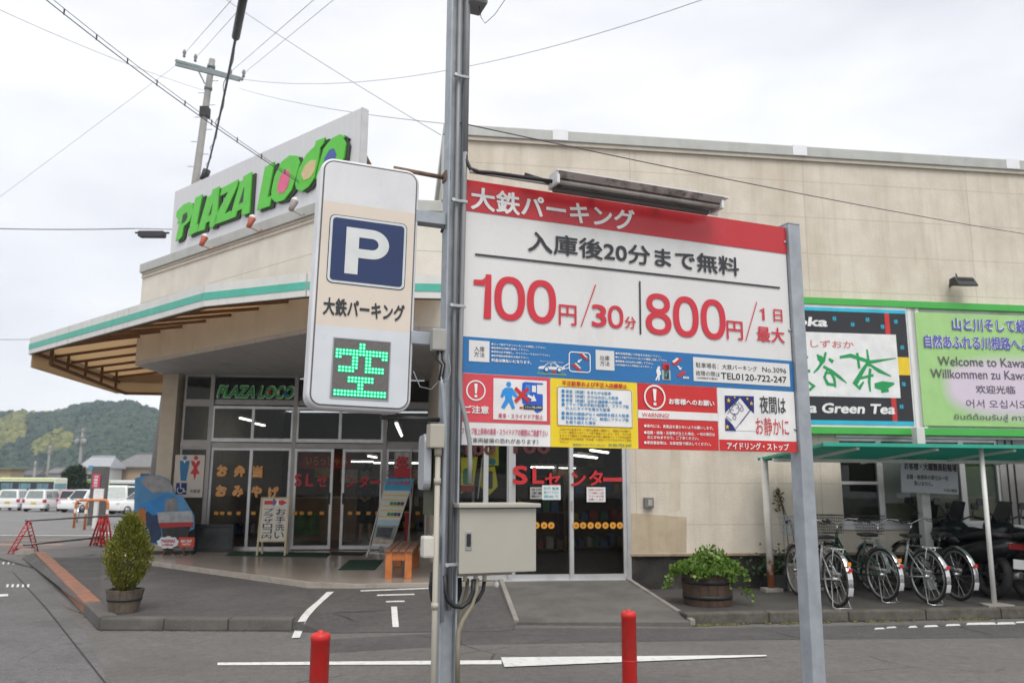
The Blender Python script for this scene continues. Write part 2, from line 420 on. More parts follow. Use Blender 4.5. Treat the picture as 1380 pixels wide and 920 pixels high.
# worn dashes in front of the cycle shelter
for a, b_, y0, y1 in ((1304, 1340, 839, 842), (1345, 1366, 838.5, 841.5), (1276, 1292, 841, 843.5), (1247, 1262, 842.5, 845), (1226, 1234, 843.5, 846), (1196, 1206, 844.5, 846.5), (1180, 1190, 846, 848), (1370, 1384, 837.5, 839.5)):
    sheet('road_marking', gp([(a, y0), (b_, y0-.6), (b_+3, y1-.6), (a-2, y1)], 0), .004, paint)
# pavement dashes at the left edge
for k in range(5): sheet('road_marking', gp([(9+7*k, 787), (12+7*k, 787), (11+7*k, 791), (8+7*k, 791)], 0), .004, paint)
for k in range(3): sheet('road_marking', gp([(4+7*k, 757), (6+7*k, 757), (5+7*k, 760), (3+7*k, 760)], 0), .004, paint)
sheet('road_marking', gp([(-8, 801), (11, 800), (11, 803), (-8, 804)], 0), .004, paint)
sheet('asphalt_patch', gp([(430, 862), (700, 846), (960, 846), (1500, 836), (1500, 858), (1000, 862), (640, 868), (430, 880)], 0), .002, asph2)
sheet('asphalt_patch', gp([(-40, 768), (44, 762), (120, 858), (150, 930), (-40, 930)], 0), .002, M('asphalt_walk', (.135, .131, .130), .88, var=.16, scale=1.2, bump=.5, speck=.6, grain=.75, cracks=.8, dirt=.4, dcol=(.055, .053, .05), dz=1, dscale=1.3))

sheet('road_seam', gp([(16, 770), (17.3, 770), (64, 820), (147, 925), (144, 925), (62, 821)], 0), .006, M('seam_dark', (.04, .038, .036), .9))
sheet('road_seam', gp([(-20, 746), (44, 764), (44, 766), (-20, 749)], 0), .006, M('seam_dark', (.04, .038, .036), .9))
# raised island with a worn kerb, orange paint along its left side
P0, P1, P2 = gz(47, 753, 0), gz(134, 849, 0), gz(394, 850, 0)
P3 = gz(452, 800, .1)
Zi = .14
plat = [(-7.75, 16.05), (-7.05, 15.0), (-2.75, 11.45), (-2.1, 11.25), (-1.0, 11.45)]
isl = [(P0.x-.05, P0.y), (P1.x, P1.y), (P2.x-.02, P2.y), (-2.85, 10.2), (-2.70, 11.42), (-2.75, 11.5), (-7.05, 15.05), (-8.5, 17.3), (-10.2, 17.4)]
BI = Vector((-2.74, 11.43, .18))
ISL = [Vector((P0.x-.05, P0.y, Zi-.015)), Vector((P1.x, P1.y, Zi-.015)), Vector((P2.x, P2.y, .105)), BI, Vector((-7.05, 15.05, .19)), Vector((-8.5, 17.3, .03)), Vector((-10.2, 17.4, .004))]
ISF = [(0, 1, 6), (1, 2, 3), (1, 3, 4), (1, 4, 5), (1, 5, 6)]
struct('island_pavement', B().add([tuple(p) for p in ISL]+[(P2.x, P2.y, 0), (P1.x, P1.y, 0), (P0.x-.05, P0.y, 0)], ISF+[(2, 1, 8, 7), (1, 0, 9, 8)]), asph2)
def kerb_run(name, a, b_, w, h, mat, n=4, gap=.012, off=0):
    a = Vector((a[0], a[1], 0)); b_ = Vector((b_[0], b_[1], 0)); d = (b_-a); L = d.length; d /= L; nrm = Vector((d.y, -d.x, 0))
    o = B()
    for k in range(n):
        p = a+d*(L*k/n+gap/2); q = a+d*(L*(k+1)/n-gap/2)
        o.slab([tuple((p+nrm*.02)[:2]), tuple((q+nrm*.02)[:2]), tuple((q-nrm*w)[:2]), tuple((p-nrm*w)[:2])], 0, h+random.uniform(-.004, .004))
    return struct(name, o, mat, .018)
kerb_run('kerb', P0, P1.lerp(P0, .13), .17, Zi+.012, kerb_o, 9)
kerb_run('kerb', P1.lerp(P0, .13), P1, .17, Zi+.008, conc_d, 1)
kerb_run('kerb', P1, P2, .15, Zi-.008, conc_d, 3)
m_ = B()
for a, b_, n in ((P0, P1, 60), (P1, P2, 40)):
    for k in range(n):
        if random.random() < .5:
            p = a.lerp(b_, (k+random.random())/n); m_.ball((p.x+random.uniform(-.01, .05), p.y-random.uniform(.02, .05), 0), random.uniform(.01, .03), 0, 6, 4, (1, 1, .5))
props(make('kerb_moss', m_, moss), kind='stuff')
# apron rising from the road to the shop floor
ap = [P2, gz(440, 853, 0), gz(690, 850, 0), Vector((.25, 11.6, 0)), Vector((-1.0, 11.42, 0)), Vector((-2.1, 11.22, 0)), BI]
apz = [.105, .004, .004, .2, .2, .2, .18]
APV = [Vector((p.x, p.y, z)) for p, z in zip(ap, apz)]
APF = [(0, 1, 6), (1, 5, 6), (1, 4, 5), (1, 2, 4), (2, 3, 4)]
struct('apron', B().add([tuple(p) for p in APV]+[(P2.x, P2.y-.01, 0)], APF+[(0, 7, 1)]), asph2)
def onap(px, py, dz=.006):
    from mathutils.geometry import intersect_ray_tri
    best = None
    for A, fs in ((APV, APF), (ISL, ISF)):
        for tri in fs:
            h = intersect_ray_tri(A[tri[0]], A[tri[1]], A[tri[2]], ray(px, py), O, True)
            if h is not None and (best is None or h.y < best.y): best = h
    if best is not None: return best+Vector((0, 0, dz))
    return gz(px, py, .01)
def apaint(pts): struct('road_marking', B().add([tuple(onap(x, y)) for x, y in pts], [tuple(range(len(pts)))]), paint)
dl = [(452, 461, 786.5), (440, 450, 798), (428, 437, 809.5), (420, 430, 816), (413, 424, 822), (406, 417, 830), (401, 412, 838), (399.5, 410.5, 841.5), (398.5, 409.5, 845), (397, 408, 849), (393, 404, 859)]
for (a, b_, y0), (c, d, y1) in zip(dl, dl[1:]): apaint([(a, y0), (b_, y0-.5), (d, y1-.5), (c, y1)])
apaint([(486, 795.5), (577, 792), (578, 793.5), (486, 797)])
apaint([(508, 801.3), (558, 800), (559, 801.6), (508, 803)])
apaint([(520, 809.8), (545, 809.3), (545.5, 811), (520, 811.6)])
apaint([(527, 817.5), (535, 817.5), (537.5, 845), (529, 845)])
# shop floor (tiled platform)
fl = plat+[(.4, 11.7), (.4, 17.5), (-7.75, 17.2)]
struct('shop_floor', B().slab(fl, 0, .25), tile)
struct('floor_nosing', B().slab([(-7.75, 16.05), (-7.05, 15.0), (-2.75, 11.45), (-2.1, 11.25), (-1.0, 11.45), (-1.0, 11.40), (-2.1, 11.2), (-2.78, 11.40), (-7.1, 14.96), (-7.81, 16.03)], 0, .256), M('nosing', (.36, .32, .27), .6, dirt=.7, dz=1, dscale=4, dcol=(.12, .11, .10)), .006)
# ramp to the sliding doors and the pavement along the street wall
def wl(s, dy, z): return FW @ Vector((s, dy, z))
rl, _ = on(FW, 675.5, 788); rr, _ = on(FW, 846, 785)
q0, q1 = gz(696, 838, .03), gz(934, 838, .05)
a0, a1 = wl(rl, -.0, .25), wl(rr, -.0, .25)
mid0, mid1 = a0.lerp(q0, .62), a1.lerp(q1, .62)
rb = B(); rb.add([tuple(p) for p in (a0, a1, mid1+Vector((0, 0, .02)), q1, q0, mid0+Vector((0, 0, .02)))] +
                 [(p.x, p.y, -.05) for p in (a0, a1, mid1, q1, q0, mid0)],
                 [(0, 5, 2, 1), (5, 4, 3, 2), (0, 6, 11, 5), (5, 11, 10, 4), (4, 10, 9, 3), (3, 9, 8, 2), (2, 8, 7, 1)])
struct('door_ramp', rb, conc_d)
for pa, pb in ((a0, q0), (a1, q1)):
    struct('ramp_edge', B().beam(pa+Vector((0, .0, -.005)), pb+Vector((0, 0, -.005)), .06, .07), conc, .01)
kA, kB = gz(925, 842, 0), gz(1380, 832.5, 0)
d_ = (kB-kA).normalized(); kC = kA+d_*14
sw = [tuple(kA[:2]), tuple(kC[:2]), tuple(wl(16, .2, 0)[:2]), tuple(wl(rr+.03, .2, 0)[:2])]
struct('pavement', B().slab(sw, 0, .115), M('pavement_asphalt', (.058, .054, .05), .85, var=.25, scale=1.4, bump=.4, speck=.4, dirt=.6, dcol=(.03, .028, .025), dz=1, dscale=1.2))
kerb_run('kerb', kA, kC, .14, .125, M('kerb_mossy', (.115, .105, .09), .9, var=.3, scale=5, bump=.5, dirt=.8, dcol=(.05, .05, .025), dz=1, dscale=4, grain=.5), 14)
m_ = B()
for k in range(700):
    t = random.random()**1.3; p = kA.lerp(kC, t*.75)
    if random.random() < .5+.5*math.sin(t*60): m_.ball((p.x, p.y-.03-abs(random.gauss(0, .025)), 0), random.uniform(.012, .04), 0, 5, 3, (1, 1, .7))
props(make('kerb_moss', m_, leafmat('moss_green', (.07, .075, .02), (.16, .15, .05))), kind='stuff')

# ================================================================== the store
wallm = M('wall_render', (.66, .60, .505), .85, var=.07, scale=3.5, bump=.35, bscale=55, dirt=.55, dcol=(.43, .35, .255), dz=.3, dscale=1.1, dlo=.46, dhi=.78,
          joints=(.1362, 2.86, 1.83, .595, .42, (.30, .25, .20)), jk=.42, streak=.5)
wallu = M('entrance_render', (.70, .665, .59), .85, var=.06, scale=3, bump=.25, bscale=55, dirt=.3, dcol=(.30, .25, .19), dz=.3, dscale=1.2,
          joints=(math.atan2(11.35-15.2, -2.6+7.15), 30, 15, 1.15, 4.95, (.30, .27, .22)))
copm = M('coping_metal', (.44, .45, .42), .45, metal=.15, var=.06, dirt=.35, dcol=(.25, .23, .2), dz=.4, dscale=3)
copw = M('coping_pale', (.78, .78, .80), .45, var=.04)
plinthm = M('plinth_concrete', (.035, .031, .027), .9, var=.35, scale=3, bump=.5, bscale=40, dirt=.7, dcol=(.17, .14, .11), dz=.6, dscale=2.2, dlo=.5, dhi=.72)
alum = M('aluminium', (.55, .55, .55), .38, metal=.55, var=.05, dirt=.2, dz=.5, dscale=3)
alumd = M('aluminium_grey', (.36, .345, .33), .45, metal=.3, var=.06)
white = M('white_paint', (.74, .74, .72), .5, var=.05, dirt=.2, dcol=(.4, .38, .34), dz=.3, dscale=3)
gl_d = glass('shop_glass', (.74, .76, .74), .015, 1.32)
gl_w = glass('window_glass', (.75, .78, .74), .02, 1.42)
soff = M('soffit_panel', (.52, .53, .53), .5, var=.06, scale=2, joints=(0, .45, 0, 9, 0, (.2, .2, .2)))
brownm = M('brown_steel', (.17, .085, .04), .7, var=.25, scale=4, dirt=.4, dz=1)
tanm = translucent('awning_sheet', (.66, .56, .43), (.74, .60, .43), .62)
fascm = M('fascia_white', (.66, .655, .62), .5, var=.05, dirt=.55, dcol=(.22, .20, .17), dz=.12, dscale=7, dlo=.55, dhi=.78)
fascg = M('fascia_green', (.08, .43, .33), .5, var=.08, dirt=.25, dcol=(.3, .45, .4), dz=.3, dscale=3)
dark = M('dark_interior', (.045, .042, .04), .9)

ST = thing('store_building', (0, 11.7, 0), 'long beige store with a recessed glass entrance under a green striped canopy', 'building')
ZT = 6.86
sD, _ = on(FW, 845, 700)        # right edge of sliding doors
sW0, _ = on(FW, 1133, 640); _, zS = on(FW, 1143, 707)
S0, S1 = -1.0/math.cos(.1362), 17.0
zH, zWt = 2.95, 2.3
w = B(FW)
w.box(S0, S1, 0, .2, zH, ZT-.12)
w.box(sD+.03, S1, .001, .2, zWt, zH)
w.box(sD+.03, sW0, .0, .2, .60, zWt)
w.box(sW0, S1, .001, .2, .60, zS)
w.box(S0, S0+.2, .2, 9, 3.75, ZT-.12)
w.box(S1-.2, S1, .2, 20, 0, ZT-.12)
wall = part('wall', w, wallm, ST)
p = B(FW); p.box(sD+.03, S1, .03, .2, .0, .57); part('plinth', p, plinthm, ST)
p = B(FW); p.box(sD+.03, S1, -.025, .19, .57, .61); part('ledge', p, M('ledge_render', (.33, .26, .18), .85, var=.2, dirt=.6, dz=1, dcol=(.10, .08, .05), dscale=3), ST, .008)
pz0 = on(FW, 925, 745)[0]; q = B(FW); q.prism([(sD+.06, .62), (pz0, .62), (pz0+.02, 1.12), (sD+.06, 1.18)], -.003, 0); part('wall_patch', q, M('patch_render', (.47, .385, .27), .85, var=.12, scale=4, bump=.3, streak=.6, dcol=(.33, .26, .18)), ST)
q = B(FW); q.prism([(sD+.62, 1.2), (sD+.80, 1.22), (sD+.84, 2.3), (sD+.70, 2.3)], -.002, 0); part('wall_patch', q, M('patch_streak', (.56, .49, .385), .85, var=.1, scale=4), ST)
# coping: grey caps with two pale joint covers
c = B(FW); c.box(S0-.06, S1, -.07, .26, ZT-.09, ZT+.08); c.box(S0-.06, S0+.26, .26, 9, ZT-.12, ZT+.08)
c.box(S0-.07, S0+.10, -.075, .26, 5.72, ZT-.121)
part('coping', c, copm, ST, .01)
c = B(FW); c.box(S0+.1, S1, -.045, .0, ZT-.15, ZT-.091); part('coping_trim', c, M('trim_beige', (.5, .45, .38), .6), ST)
for px in (754, 1074, 1357):
    s_, _z = on(FW, px, 190); c = B(FW); c.box(s_-.12, s_+.12, -.08, .27, ZT-.08, ZT+.088); part('coping_joint', c, copw, ST)
# entrance parapet: corner - kink - far corner, with coping
def run(bld, a, b_, y0, y1, z0, z1, e0=0, e1=0):
    a = Vector(a); b_ = Vector(b_); d = b_-a; m0 = bld.m
    bld.m = frame(a.x, a.y, math.atan2(d.y, d.x)); bld.box(-e0, d.length+e1, y0, y1, z0, z1); bld.m = m0
E_, K_, C_ = CK; D_ = Vector((-7.15, 22, 0))
p = B(); run(p, K_, E_, 0, .2, 3.82, 5.55); run(p, C_, K_, 0, .2, 3.82, 5.55); run(p, D_, C_, 0, .2, 3.82, 5.55)
part('parapet', p, wallu, ST)
p = B(); run(p, K_, E_, -.05, .24, 5.55, 5.72, 0, -.02); run(p, C_, K_, -.052, .24, 5.552, 5.722, .03, .02); run(p, D_, C_, -.05, .24, 5.55, 5.72, 0, .05)
part('coping', p, copm, ST, .008)
p = B(); run(p, C_, K_, -.02, 0, 5.44, 5.49, 0, 0); run(p, C_, K_, -.02, 0, 5.505, 5.551); run(p, K_, E_, -.02, 0, 5.44, 5.49)
part('coping_trim', p, M('trim_beige', (.5, .45, .38), .6), ST)
# soffit over the entrance and its downlights
so_ = [tuple(E_[:2]), tuple(K_[:2]), tuple(C_[:2]), (-7.15, 16.45), (-.6, 17.05)]
p = B().slab(so_, 3.75, 3.82); part('soffit', p, soff, ST)
for q in (gz(305, 490, 3.745), gz(1, 1, 10)):
    if q.y > 5 and abs(q.x) < 8:
        part('downlight', B().lathe([(.0, .0), (.09, 0), (.11, -.012), (.12, 0)], (q.x, q.y, 3.748), 20), alum, ST)
# side returns of the recess
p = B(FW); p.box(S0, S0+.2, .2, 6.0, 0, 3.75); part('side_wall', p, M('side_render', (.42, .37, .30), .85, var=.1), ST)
# canopy: outer edge
OUT = [Vector((-.85, 9.90, 0)), Vector((-2.55, 9.82, 0)), Vector((-4.05, 10.45, 0)), Vector((-8.8, 14.62, 0)), Vector((-9.35, 19.0, 0)), Vector((-7.25, 19.3, 0))]
INN = [E_-Vector((0, .02, 0)), K_+Vector((-.01, -.02, 0)), C_+Vector((-.02, -.03, 0)), Vector((-7.17, 19.3, 0))]
zo, zi = 4.02, 4.33
def cs(pts): 
    return B().slab([tuple(p[0][:2]) for p in pts], [p[1] for p in pts], [p[1]+.03 for p in pts])
aw = B()
for poly in ([(E_, zi), (K_, zi), (OUT[1], zo), (OUT[0], zo)], [(K_, zi), (OUT[2], zo), (OUT[1], zo)], [(K_, zi), (C_, zi), (OUT[3], zo), (OUT[2], zo)],
             [(C_, zi), (INN[3], zi), (OUT[4], zo), (OUT[3], zo)]):
    aw.slab([tuple(p[0][:2]) for p in poly], [p[1] for p in poly], [p[1]+.03 for p in poly])
part('canopy_sheet', aw, tanm, ST)
fa = B(); fg = B(); fb = B()
for a, b_ in zip(OUT[:-2], OUT[1:-1]):
    d = (b_-a).normalized(); nx = Vector((d.y, -d.x, 0))
    if nx.dot((a+b_)/2-Vector((-4, 16, 0))) < 0: nx = -nx
    for (bld, z0, z1, t0, t1) in ((fa, 3.86, 4.16, 0, .04), (fg, 3.945, 4.045, .04, .046)):
        bld.slab([tuple((a+nx*t0)[:2]), tuple((b_+nx*t0)[:2]), tuple((b_+nx*t1)[:2]), tuple((a+nx*t1)[:2])], z0, z1)
    fb.beam(a-nx*.06+Vector((0, 0, 3.89)), b_-nx*.06+Vector((0, 0, 3.89)), .06, .05)
fa.slab([tuple(OUT[4][:2]), tuple(OUT[5][:2]), tuple((OUT[5]+Vector((0, .04, 0)))[:2]), tuple((OUT[4]+Vector((0, .04, 0)))[:2])], 3.88, 4.16)
part('canopy_fascia', fa, fascm, ST); part('canopy_stripe', fg, fascg, ST)
# steel under the sheet: ledger, hangers, rafters
for a, b_, n in ((OUT[3], OUT[4], 5), (OUT[2], OUT[3], 7), (OUT[0], OUT[2], 4)):
    for k in range(n+1):
        p_ = a.lerp(b_, (k+.25)/(n+.5))
        if a is OUT[3]: q_ = Vector((-7.2, p_.y+.25, 0))
        elif a is OUT[2]: q_ = C_.lerp(K_, 1-(k+.25)/(n+.5))+Vector((-.03, -.03, 0))
        else: q_ = K_.lerp(E_, 1-(k+.25)/(n+.5))+Vector((0, -.03, 0))
        fb.beam(p_+Vector((0, 0, zo-.05)), q_+Vector((0, 0, zi-.05)), .04, .05)
fb.beam(OUT[3]+Vector((.3, .15, 3.70)), OUT[4]+Vector((.25, 0, 3.62)), .05, .06); fb.beam(OUT[3]+Vector((.3, .15, 3.70)), OUT[3]+Vector((.3, .15, 4.0)), .05)
for k in range(1, 5):
    p_ = OUT[3].lerp(OUT[4], k/5)+Vector((.27, .1, 0)); fb.beam(p_+Vector((0, 0, 3.66)), p_+Vector((0, 0, 4.02)), .04)
fb.beam(OUT[4]+Vector((.25, 0, 3.62)), Vector((-7.2, 19.25, 3.62)), .05, .06)
part('canopy_frame', fb, brownm, ST)
sk = B(); sk.slab([tuple((OUT[3]+Vector((.02, .0, 0)))[:2]), tuple((OUT[4]+Vector((.02, 0, 0)))[:2]), tuple((OUT[4]+Vector((.05, 0, 0)))[:2]), tuple((OUT[3]+Vector((.05, 0, 0)))[:2])], 3.62, 3.88)
sk.slab([tuple(OUT[4][:2]), (-7.2, 19.3), (-7.2, 19.33), (OUT[4].x, OUT[4].y+.03)], 3.62, 4.1)
part('canopy_skirt', sk, tanm, ST)
# pillar
x0, _ = on(FF, 218, 560); x1, _ = on(FF, 239, 560)
p = B(FF); p.box(x0, x1, -.1, .35, .0, 3.75); part('pillar', p, M('pillar_panel', (.56, .49, .385), .6, var=.06), ST, .01)
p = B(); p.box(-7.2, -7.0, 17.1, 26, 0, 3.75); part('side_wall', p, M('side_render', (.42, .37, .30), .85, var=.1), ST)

# ------- glazing: helper makes a framed window: frame (child of store) > pane
def glazed(fr, xa, xb, za, zb, y, fw_, mat, gm, name='window', rails=(), posts=(), fd=.07):
    f = B(fr)
    f.box(xa, xa+fw_, y, y+fd, za, zb); f.box(xb-fw_, xb, y, y+fd, za, zb)
    f.box(xa+fw_, xb-fw_, y+.002, y+fd, za, za+fw_*1.3); f.box(xa+fw_, xb-fw_, y+.002, y+fd, zb-fw_, zb)
    for r_ in rails: f.box(xa+fw_, xb-fw_, y+.004, y+fd, r_-fw_/2, r_+fw_/2)
    for q in posts: f.box(q-fw_/2, q+fw_/2, y+.006, y+fd-.002, za, zb)
    o = part(name, f, mat, ST)
    g_ = B(fr); g_.flat([(xa+fw_*.7, za+fw_*.7), (xb-fw_*.7, za+fw_*.7), (xb-fw_*.7, zb-fw_*.7), (xa+fw_*.7, zb-fw_*.7)], y+fd*.45)
    part('pane', g_, gm, o)
    return o
def fx(px, py=640): return on(FF, px, py)[0]
zb0, z_t1, z_t2, z_top = .25, 2.33, 3.10, 3.75
zb1 = on(FF, 320, 599)[1]; zt2 = on(FF, 320, 545)[1]
X = [fx(240), fx(279), fx(338), fx(394), fx(517), fx(640)]
for xa, xb in ((X[0], X[1]), (X[1], X[3]), (X[3], X[4]), (X[4], X[5])):
    glazed(FF, xa, xb, zt2+.05, z_top, .02, .04, alumd, gl_d)
glazed(FF, X[0], X[1], zb1+.04, zt2, .02, .04, alumd, gl_d)
glazed(FF, X[1]+.02, X[3]-.02, zb1+.06, zt2-.03, -.02, .055, alum, gl_d, posts=((X[1]+X[3])/2,))
glazed(FF, X[3]+.02, X[4]-.02, zb1+.06, zt2-.03, -.02, .055, alum, gl_d, posts=((X[3]+X[4])/2,))
glazed(FF, X[4], X[5], zb1+.04, zt2, .02, .04, alumd, gl_d)
f = B(FF); f.box(X[0], X[5], -.01, .1, zb1-.06, zb1+.04); f.box(X[0], X[5], -.005, .1, zt2-.0, zt2+.05)
for q in (X[1], X[3], X[4]): f.box(q-.04, q+.04, -.03, .11, zb0, z_top)
part('mullion', f, alumd, ST)
glazed(FF, X[0], X[1], zb0, zb1-.06, .02, .04, alumd, gl_d)
glazed(FF, X[1]+.04, (X[1]+X[3])/2+.02, zb0, zb1-.06, .02, .05, alum, gl_d)
glazed(FF, (X[1]+X[3])/2-.02, X[3]-.04, zb0, zb1-.06, .0, .05, alum, gl_d)
dA = glazed(FF, fx(396), fx(449), zb0+.02, zb1-.07, -.03, .055, alum, gl_d, 'sliding_door')
dB = glazed(FF, fx(461), fx(516), zb0+.02, zb1-.07, -.03, .055, alum, gl_d, 'sliding_door')
for o, px in ((dA, 445.5), (dB, 464)):
    h = B(FF); h.box(fx(px)-.02, fx(px)+.02, -.045, -.03, 1.15, 1.38); part('handle', h, M('black_plastic', (.015, .015, .016), .5), o)
glazed(FF, X[4]+.04, X[5], zb0, zb1-.06, .02, .05, alum, gl_d, posts=(fx(575),))
# right entrance in the street wall
sa, _ = on(FW, 600, 700); sb, _ = on(FW, 688, 700); sc_, _ = on(FW, 770, 700)
glazed(FW, S0+.2, sb+.02, .26, 2.9, .03, .07, alum, gl_d, posts=((S0+.3+sb)/2,))
d1_ = glazed(FW, sb+.02, sc_+.03, .26, 2.25, .03, .055, alum, gl_d, 'sliding_door')
d2_ = glazed(FW, sc_-.02, sD, .26, 2.25, -.0, .055, alum, gl_d, 'sliding_door')
h = B(FW); h.box(sc_-.005, sc_+.02, -.02, 0, 1.2, 1.35); part('handle', h, alumd, d2_)
glazed(FW, sb+.02, sD, 2.27, 2.93, .03, .055, alum, gl_d)
f = B(FW); f.box(sD, sD+.05, -.02, .15, .26, 2.95); f.box(sb-.03, sb+.02, -.02, .15, .26, 2.95); f.box(rl, sD+.05, -.03, .15, .2, .262)
part('mullion', f, alum, ST)
# office windows behind the cycle shelter
def sx(px, py=660): return on(FW, px, py)[0]
wx = [sx(1133), sx(1190), sx(1247), sx(1302), sx(1352), sx(1410), sx(1470), sx(1540)]
frl = [(0, 1), (1, 2), (2, 3), (3, 4)]
blind = [M('screen_dark', (.05, .047, .038), .9), M('blind_olive', (.27, .27, .20), .8, var=.15), M('blind_olive', (.15, .15, .11), .8), M('blind_green', (.16, .25, .09), .8, var=.2)]
for k in range(7):
    if k == 4: continue
    glazed(FW, wx[k], wx[k+1], zS, zWt, .04, .045, alum, gl_w, rails=((zS+.62,) if k == 0 else ()))
    q = B(FW); q.box(wx[k], wx[k+1], .14, .15, zS, zWt+.1); part('blind', q, blind[min(k, 3)], ST)
    if k >= 2 and k != 4:
        q = B(FW); q.box(wx[k], wx[k+1], .12, .13, zS, zS+.42); part('blind', q, M('blind_pale', (.40, .38, .29), .8), ST)
q = B(FW); q.box(sx(1191), sx(1232), .10, .11, zS+.32, zS+.92); part('paper_sheet', q, M('paper', (.72, .73, .75), .7, var=.03), ST)
q = B(FW); q.box(wx[4], wx[5], .02, .12, zS, zWt); part('window_pier', q, M('pier_grey', (.30, .29, .28), .5), ST)
for t in (.3, .62):
    q = B(FW); xx = wx[4]+(wx[5]-wx[4])*t*.5; q.box(xx, xx+.018, .005, .02, zS, zWt); part('seam', q, M('black_plastic', (.015, .015, .016), .5), ST)
q = B(FW); q.box(sW0-.06, S1, -.045, .04, zS-.07, zS); part('window_sill', q, alum, ST, .005)
q = B(FW); q.box(sW0-.05, S1, -.015, .04, zWt, zWt+.05); part('window_head', q, alum, ST, .005)
# room behind the glass
rm = B(); rm.add([(-7.0, 16.98, 3.748), (-.6, 17.45, 3.748), (-.6, 12.1, 3.748), (14, 14.1, 3.748), (14, 25, 3.748), (-7, 25, 3.748)], [(0, 1, 2, 3, 4, 5)])
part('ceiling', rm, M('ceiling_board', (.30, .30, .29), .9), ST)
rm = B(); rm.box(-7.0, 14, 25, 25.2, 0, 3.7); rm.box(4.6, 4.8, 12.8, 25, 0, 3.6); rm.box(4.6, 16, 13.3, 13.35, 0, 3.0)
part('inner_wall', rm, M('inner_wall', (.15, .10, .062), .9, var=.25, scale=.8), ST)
for k in range(16):
    px_ = -6.6+k*.68+random.uniform(-.1, .1); pw, ph = random.uniform(.3, .55), random.uniform(.35, .8); pz_ = random.uniform(1.3, 2.2)
    q = B(); q.box(px_, px_+pw, 24.93, 24.96, pz_, pz_+ph); part('wall_poster', q, M('wall_poster_%d' % (k % 6), ((.45, .08, .05), (.5, .36, .08), (.42, .38, .3), (.10, .22, .12), (.10, .16, .3), (.4, .2, .1))[k % 6], .6, var=.3, scale=5), ST)
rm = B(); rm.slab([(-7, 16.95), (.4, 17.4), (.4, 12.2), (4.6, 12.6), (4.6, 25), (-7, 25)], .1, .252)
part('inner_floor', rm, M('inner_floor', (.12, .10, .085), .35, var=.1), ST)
rm = B(); rm.slab([(-7.1, 15.4), (-2.6, 11.7), (14, 13.9), (14, 25), (-7.1, 25)], 5.2, 5.3); part('roof', rm, copm, ST)

# lettering stuck on the glass
orange = M('sticker_orange', (.78, .30, .04), .5, var=.1); redm = M('sticker_red', (.50, .022, .025), .45, var=.08); red2 = M('sticker_red_dull', (.50, .03, .04), .5)
halo = M('sticker_cream', (.75, .66, .50), .5)
def glassword(t, pl, pr_, yt, yb, m_, fr=FF, y=-.012, bold=.035, hl=None):
    for bo, mm, dy in (((bold+.035, hl, .0) if hl else None), (bold, m_, -.004)) if hl else ((bold, m_, 0),):
        b = B(fr); ptext(b, fr, t, pl, pr_, yt, yb, y+dy, bo); part('window_lettering', b, mm, ST)
for t, pl, pr_, yt, yb in (('お', 292, 307, 626, 642), ('弁', 315, 331, 626.5, 642.5), ('当', 339.5, 354.5, 627, 643.5),
                           ('お', 290.5, 306, 653, 669), ('み', 313, 328.5, 653.5, 669.5), ('や', 338, 353.5, 654, 670), ('げ', 361, 376, 655, 671)):
    glassword(t, pl, pr_, yt, yb, orange, hl=halo)
for t, pl, pr_, yt, yb in (('S', 397, 407.5, 638, 655), ('L', 412, 423.5, 638, 655), ('セ', 427, 441, 640, 655.5)): glassword(t, pl, pr_, yt, yb, red2, bold=.03, y=-.045)
for t, pl, pr_, yt, yb in (('ン', 467, 480, 642, 656), ('タ', 483, 497, 640.5, 656.5), ('ー', 499, 513, 647, 651.5)): glassword(t, pl, pr_, yt, yb, red2, bold=.03, y=-.045)
for t, pl, pr_, yt, yb in (('こ', 521, 530, 634, 642), ('て', 552, 560, 635, 643), ('い', 564, 572, 636, 643)): glassword(t, pl, pr_, yt, yb, red2, bold=.02)
# SL センター over the right doors, the roman letters with slab serifs
for t, pl, pr_, yt, yb in (('S', 690.5, 711, 627, 652.5), ('L', 717, 733, 629, 651.5), ('セ', 734, 755, 637, 655), ('ン', 769, 789, 636, 655), ('タ', 793, 812, 633.5, 654), ('ー', 812, 838, 643, 648.5)):
    glassword(t, pl, pr_, yt, yb, redm, FW, -.022, .03)
gold = M('sticker_gold', (.62, .28, .03), .4)
for k, px in enumerate([723.5, 734, 743.5, 777, 786.5, 796.5, 806.5, 816.5, 826.5, 836]):
    xx, zz = on(FW, px-1, 707.5); b = B(FW); b.disc(xx, zz, .047, -.020, 18); o = part('safety_sticker', b, gold, ST)
    b = B(FW); a = (k % 3)*2.1; b.flat([(xx+.022*math.cos(a+q), zz+.022*math.sin(a+q)) for q in (0, 2.1, 4.2)], -.024); part('emblem', b, M('sticker_brown', (.22, .07, .01), .5), o)
for px in (292, 300, 310, 322, 342, 384, 398, 407, 418, 434, 472, 483, 497, 509, 548, 563):
    xx, zz = on(FF, px, 690.5); b = B(FF); b.flat([(xx-.04, zz-.04), (xx+.04, zz-.04), (xx+.045, zz+.03), (xx+.02, zz+.02), (xx, zz+.03), (xx-.02, zz+.02), (xx-.045, zz+.03)], -.036); part('safety_sticker', b, gold, ST)
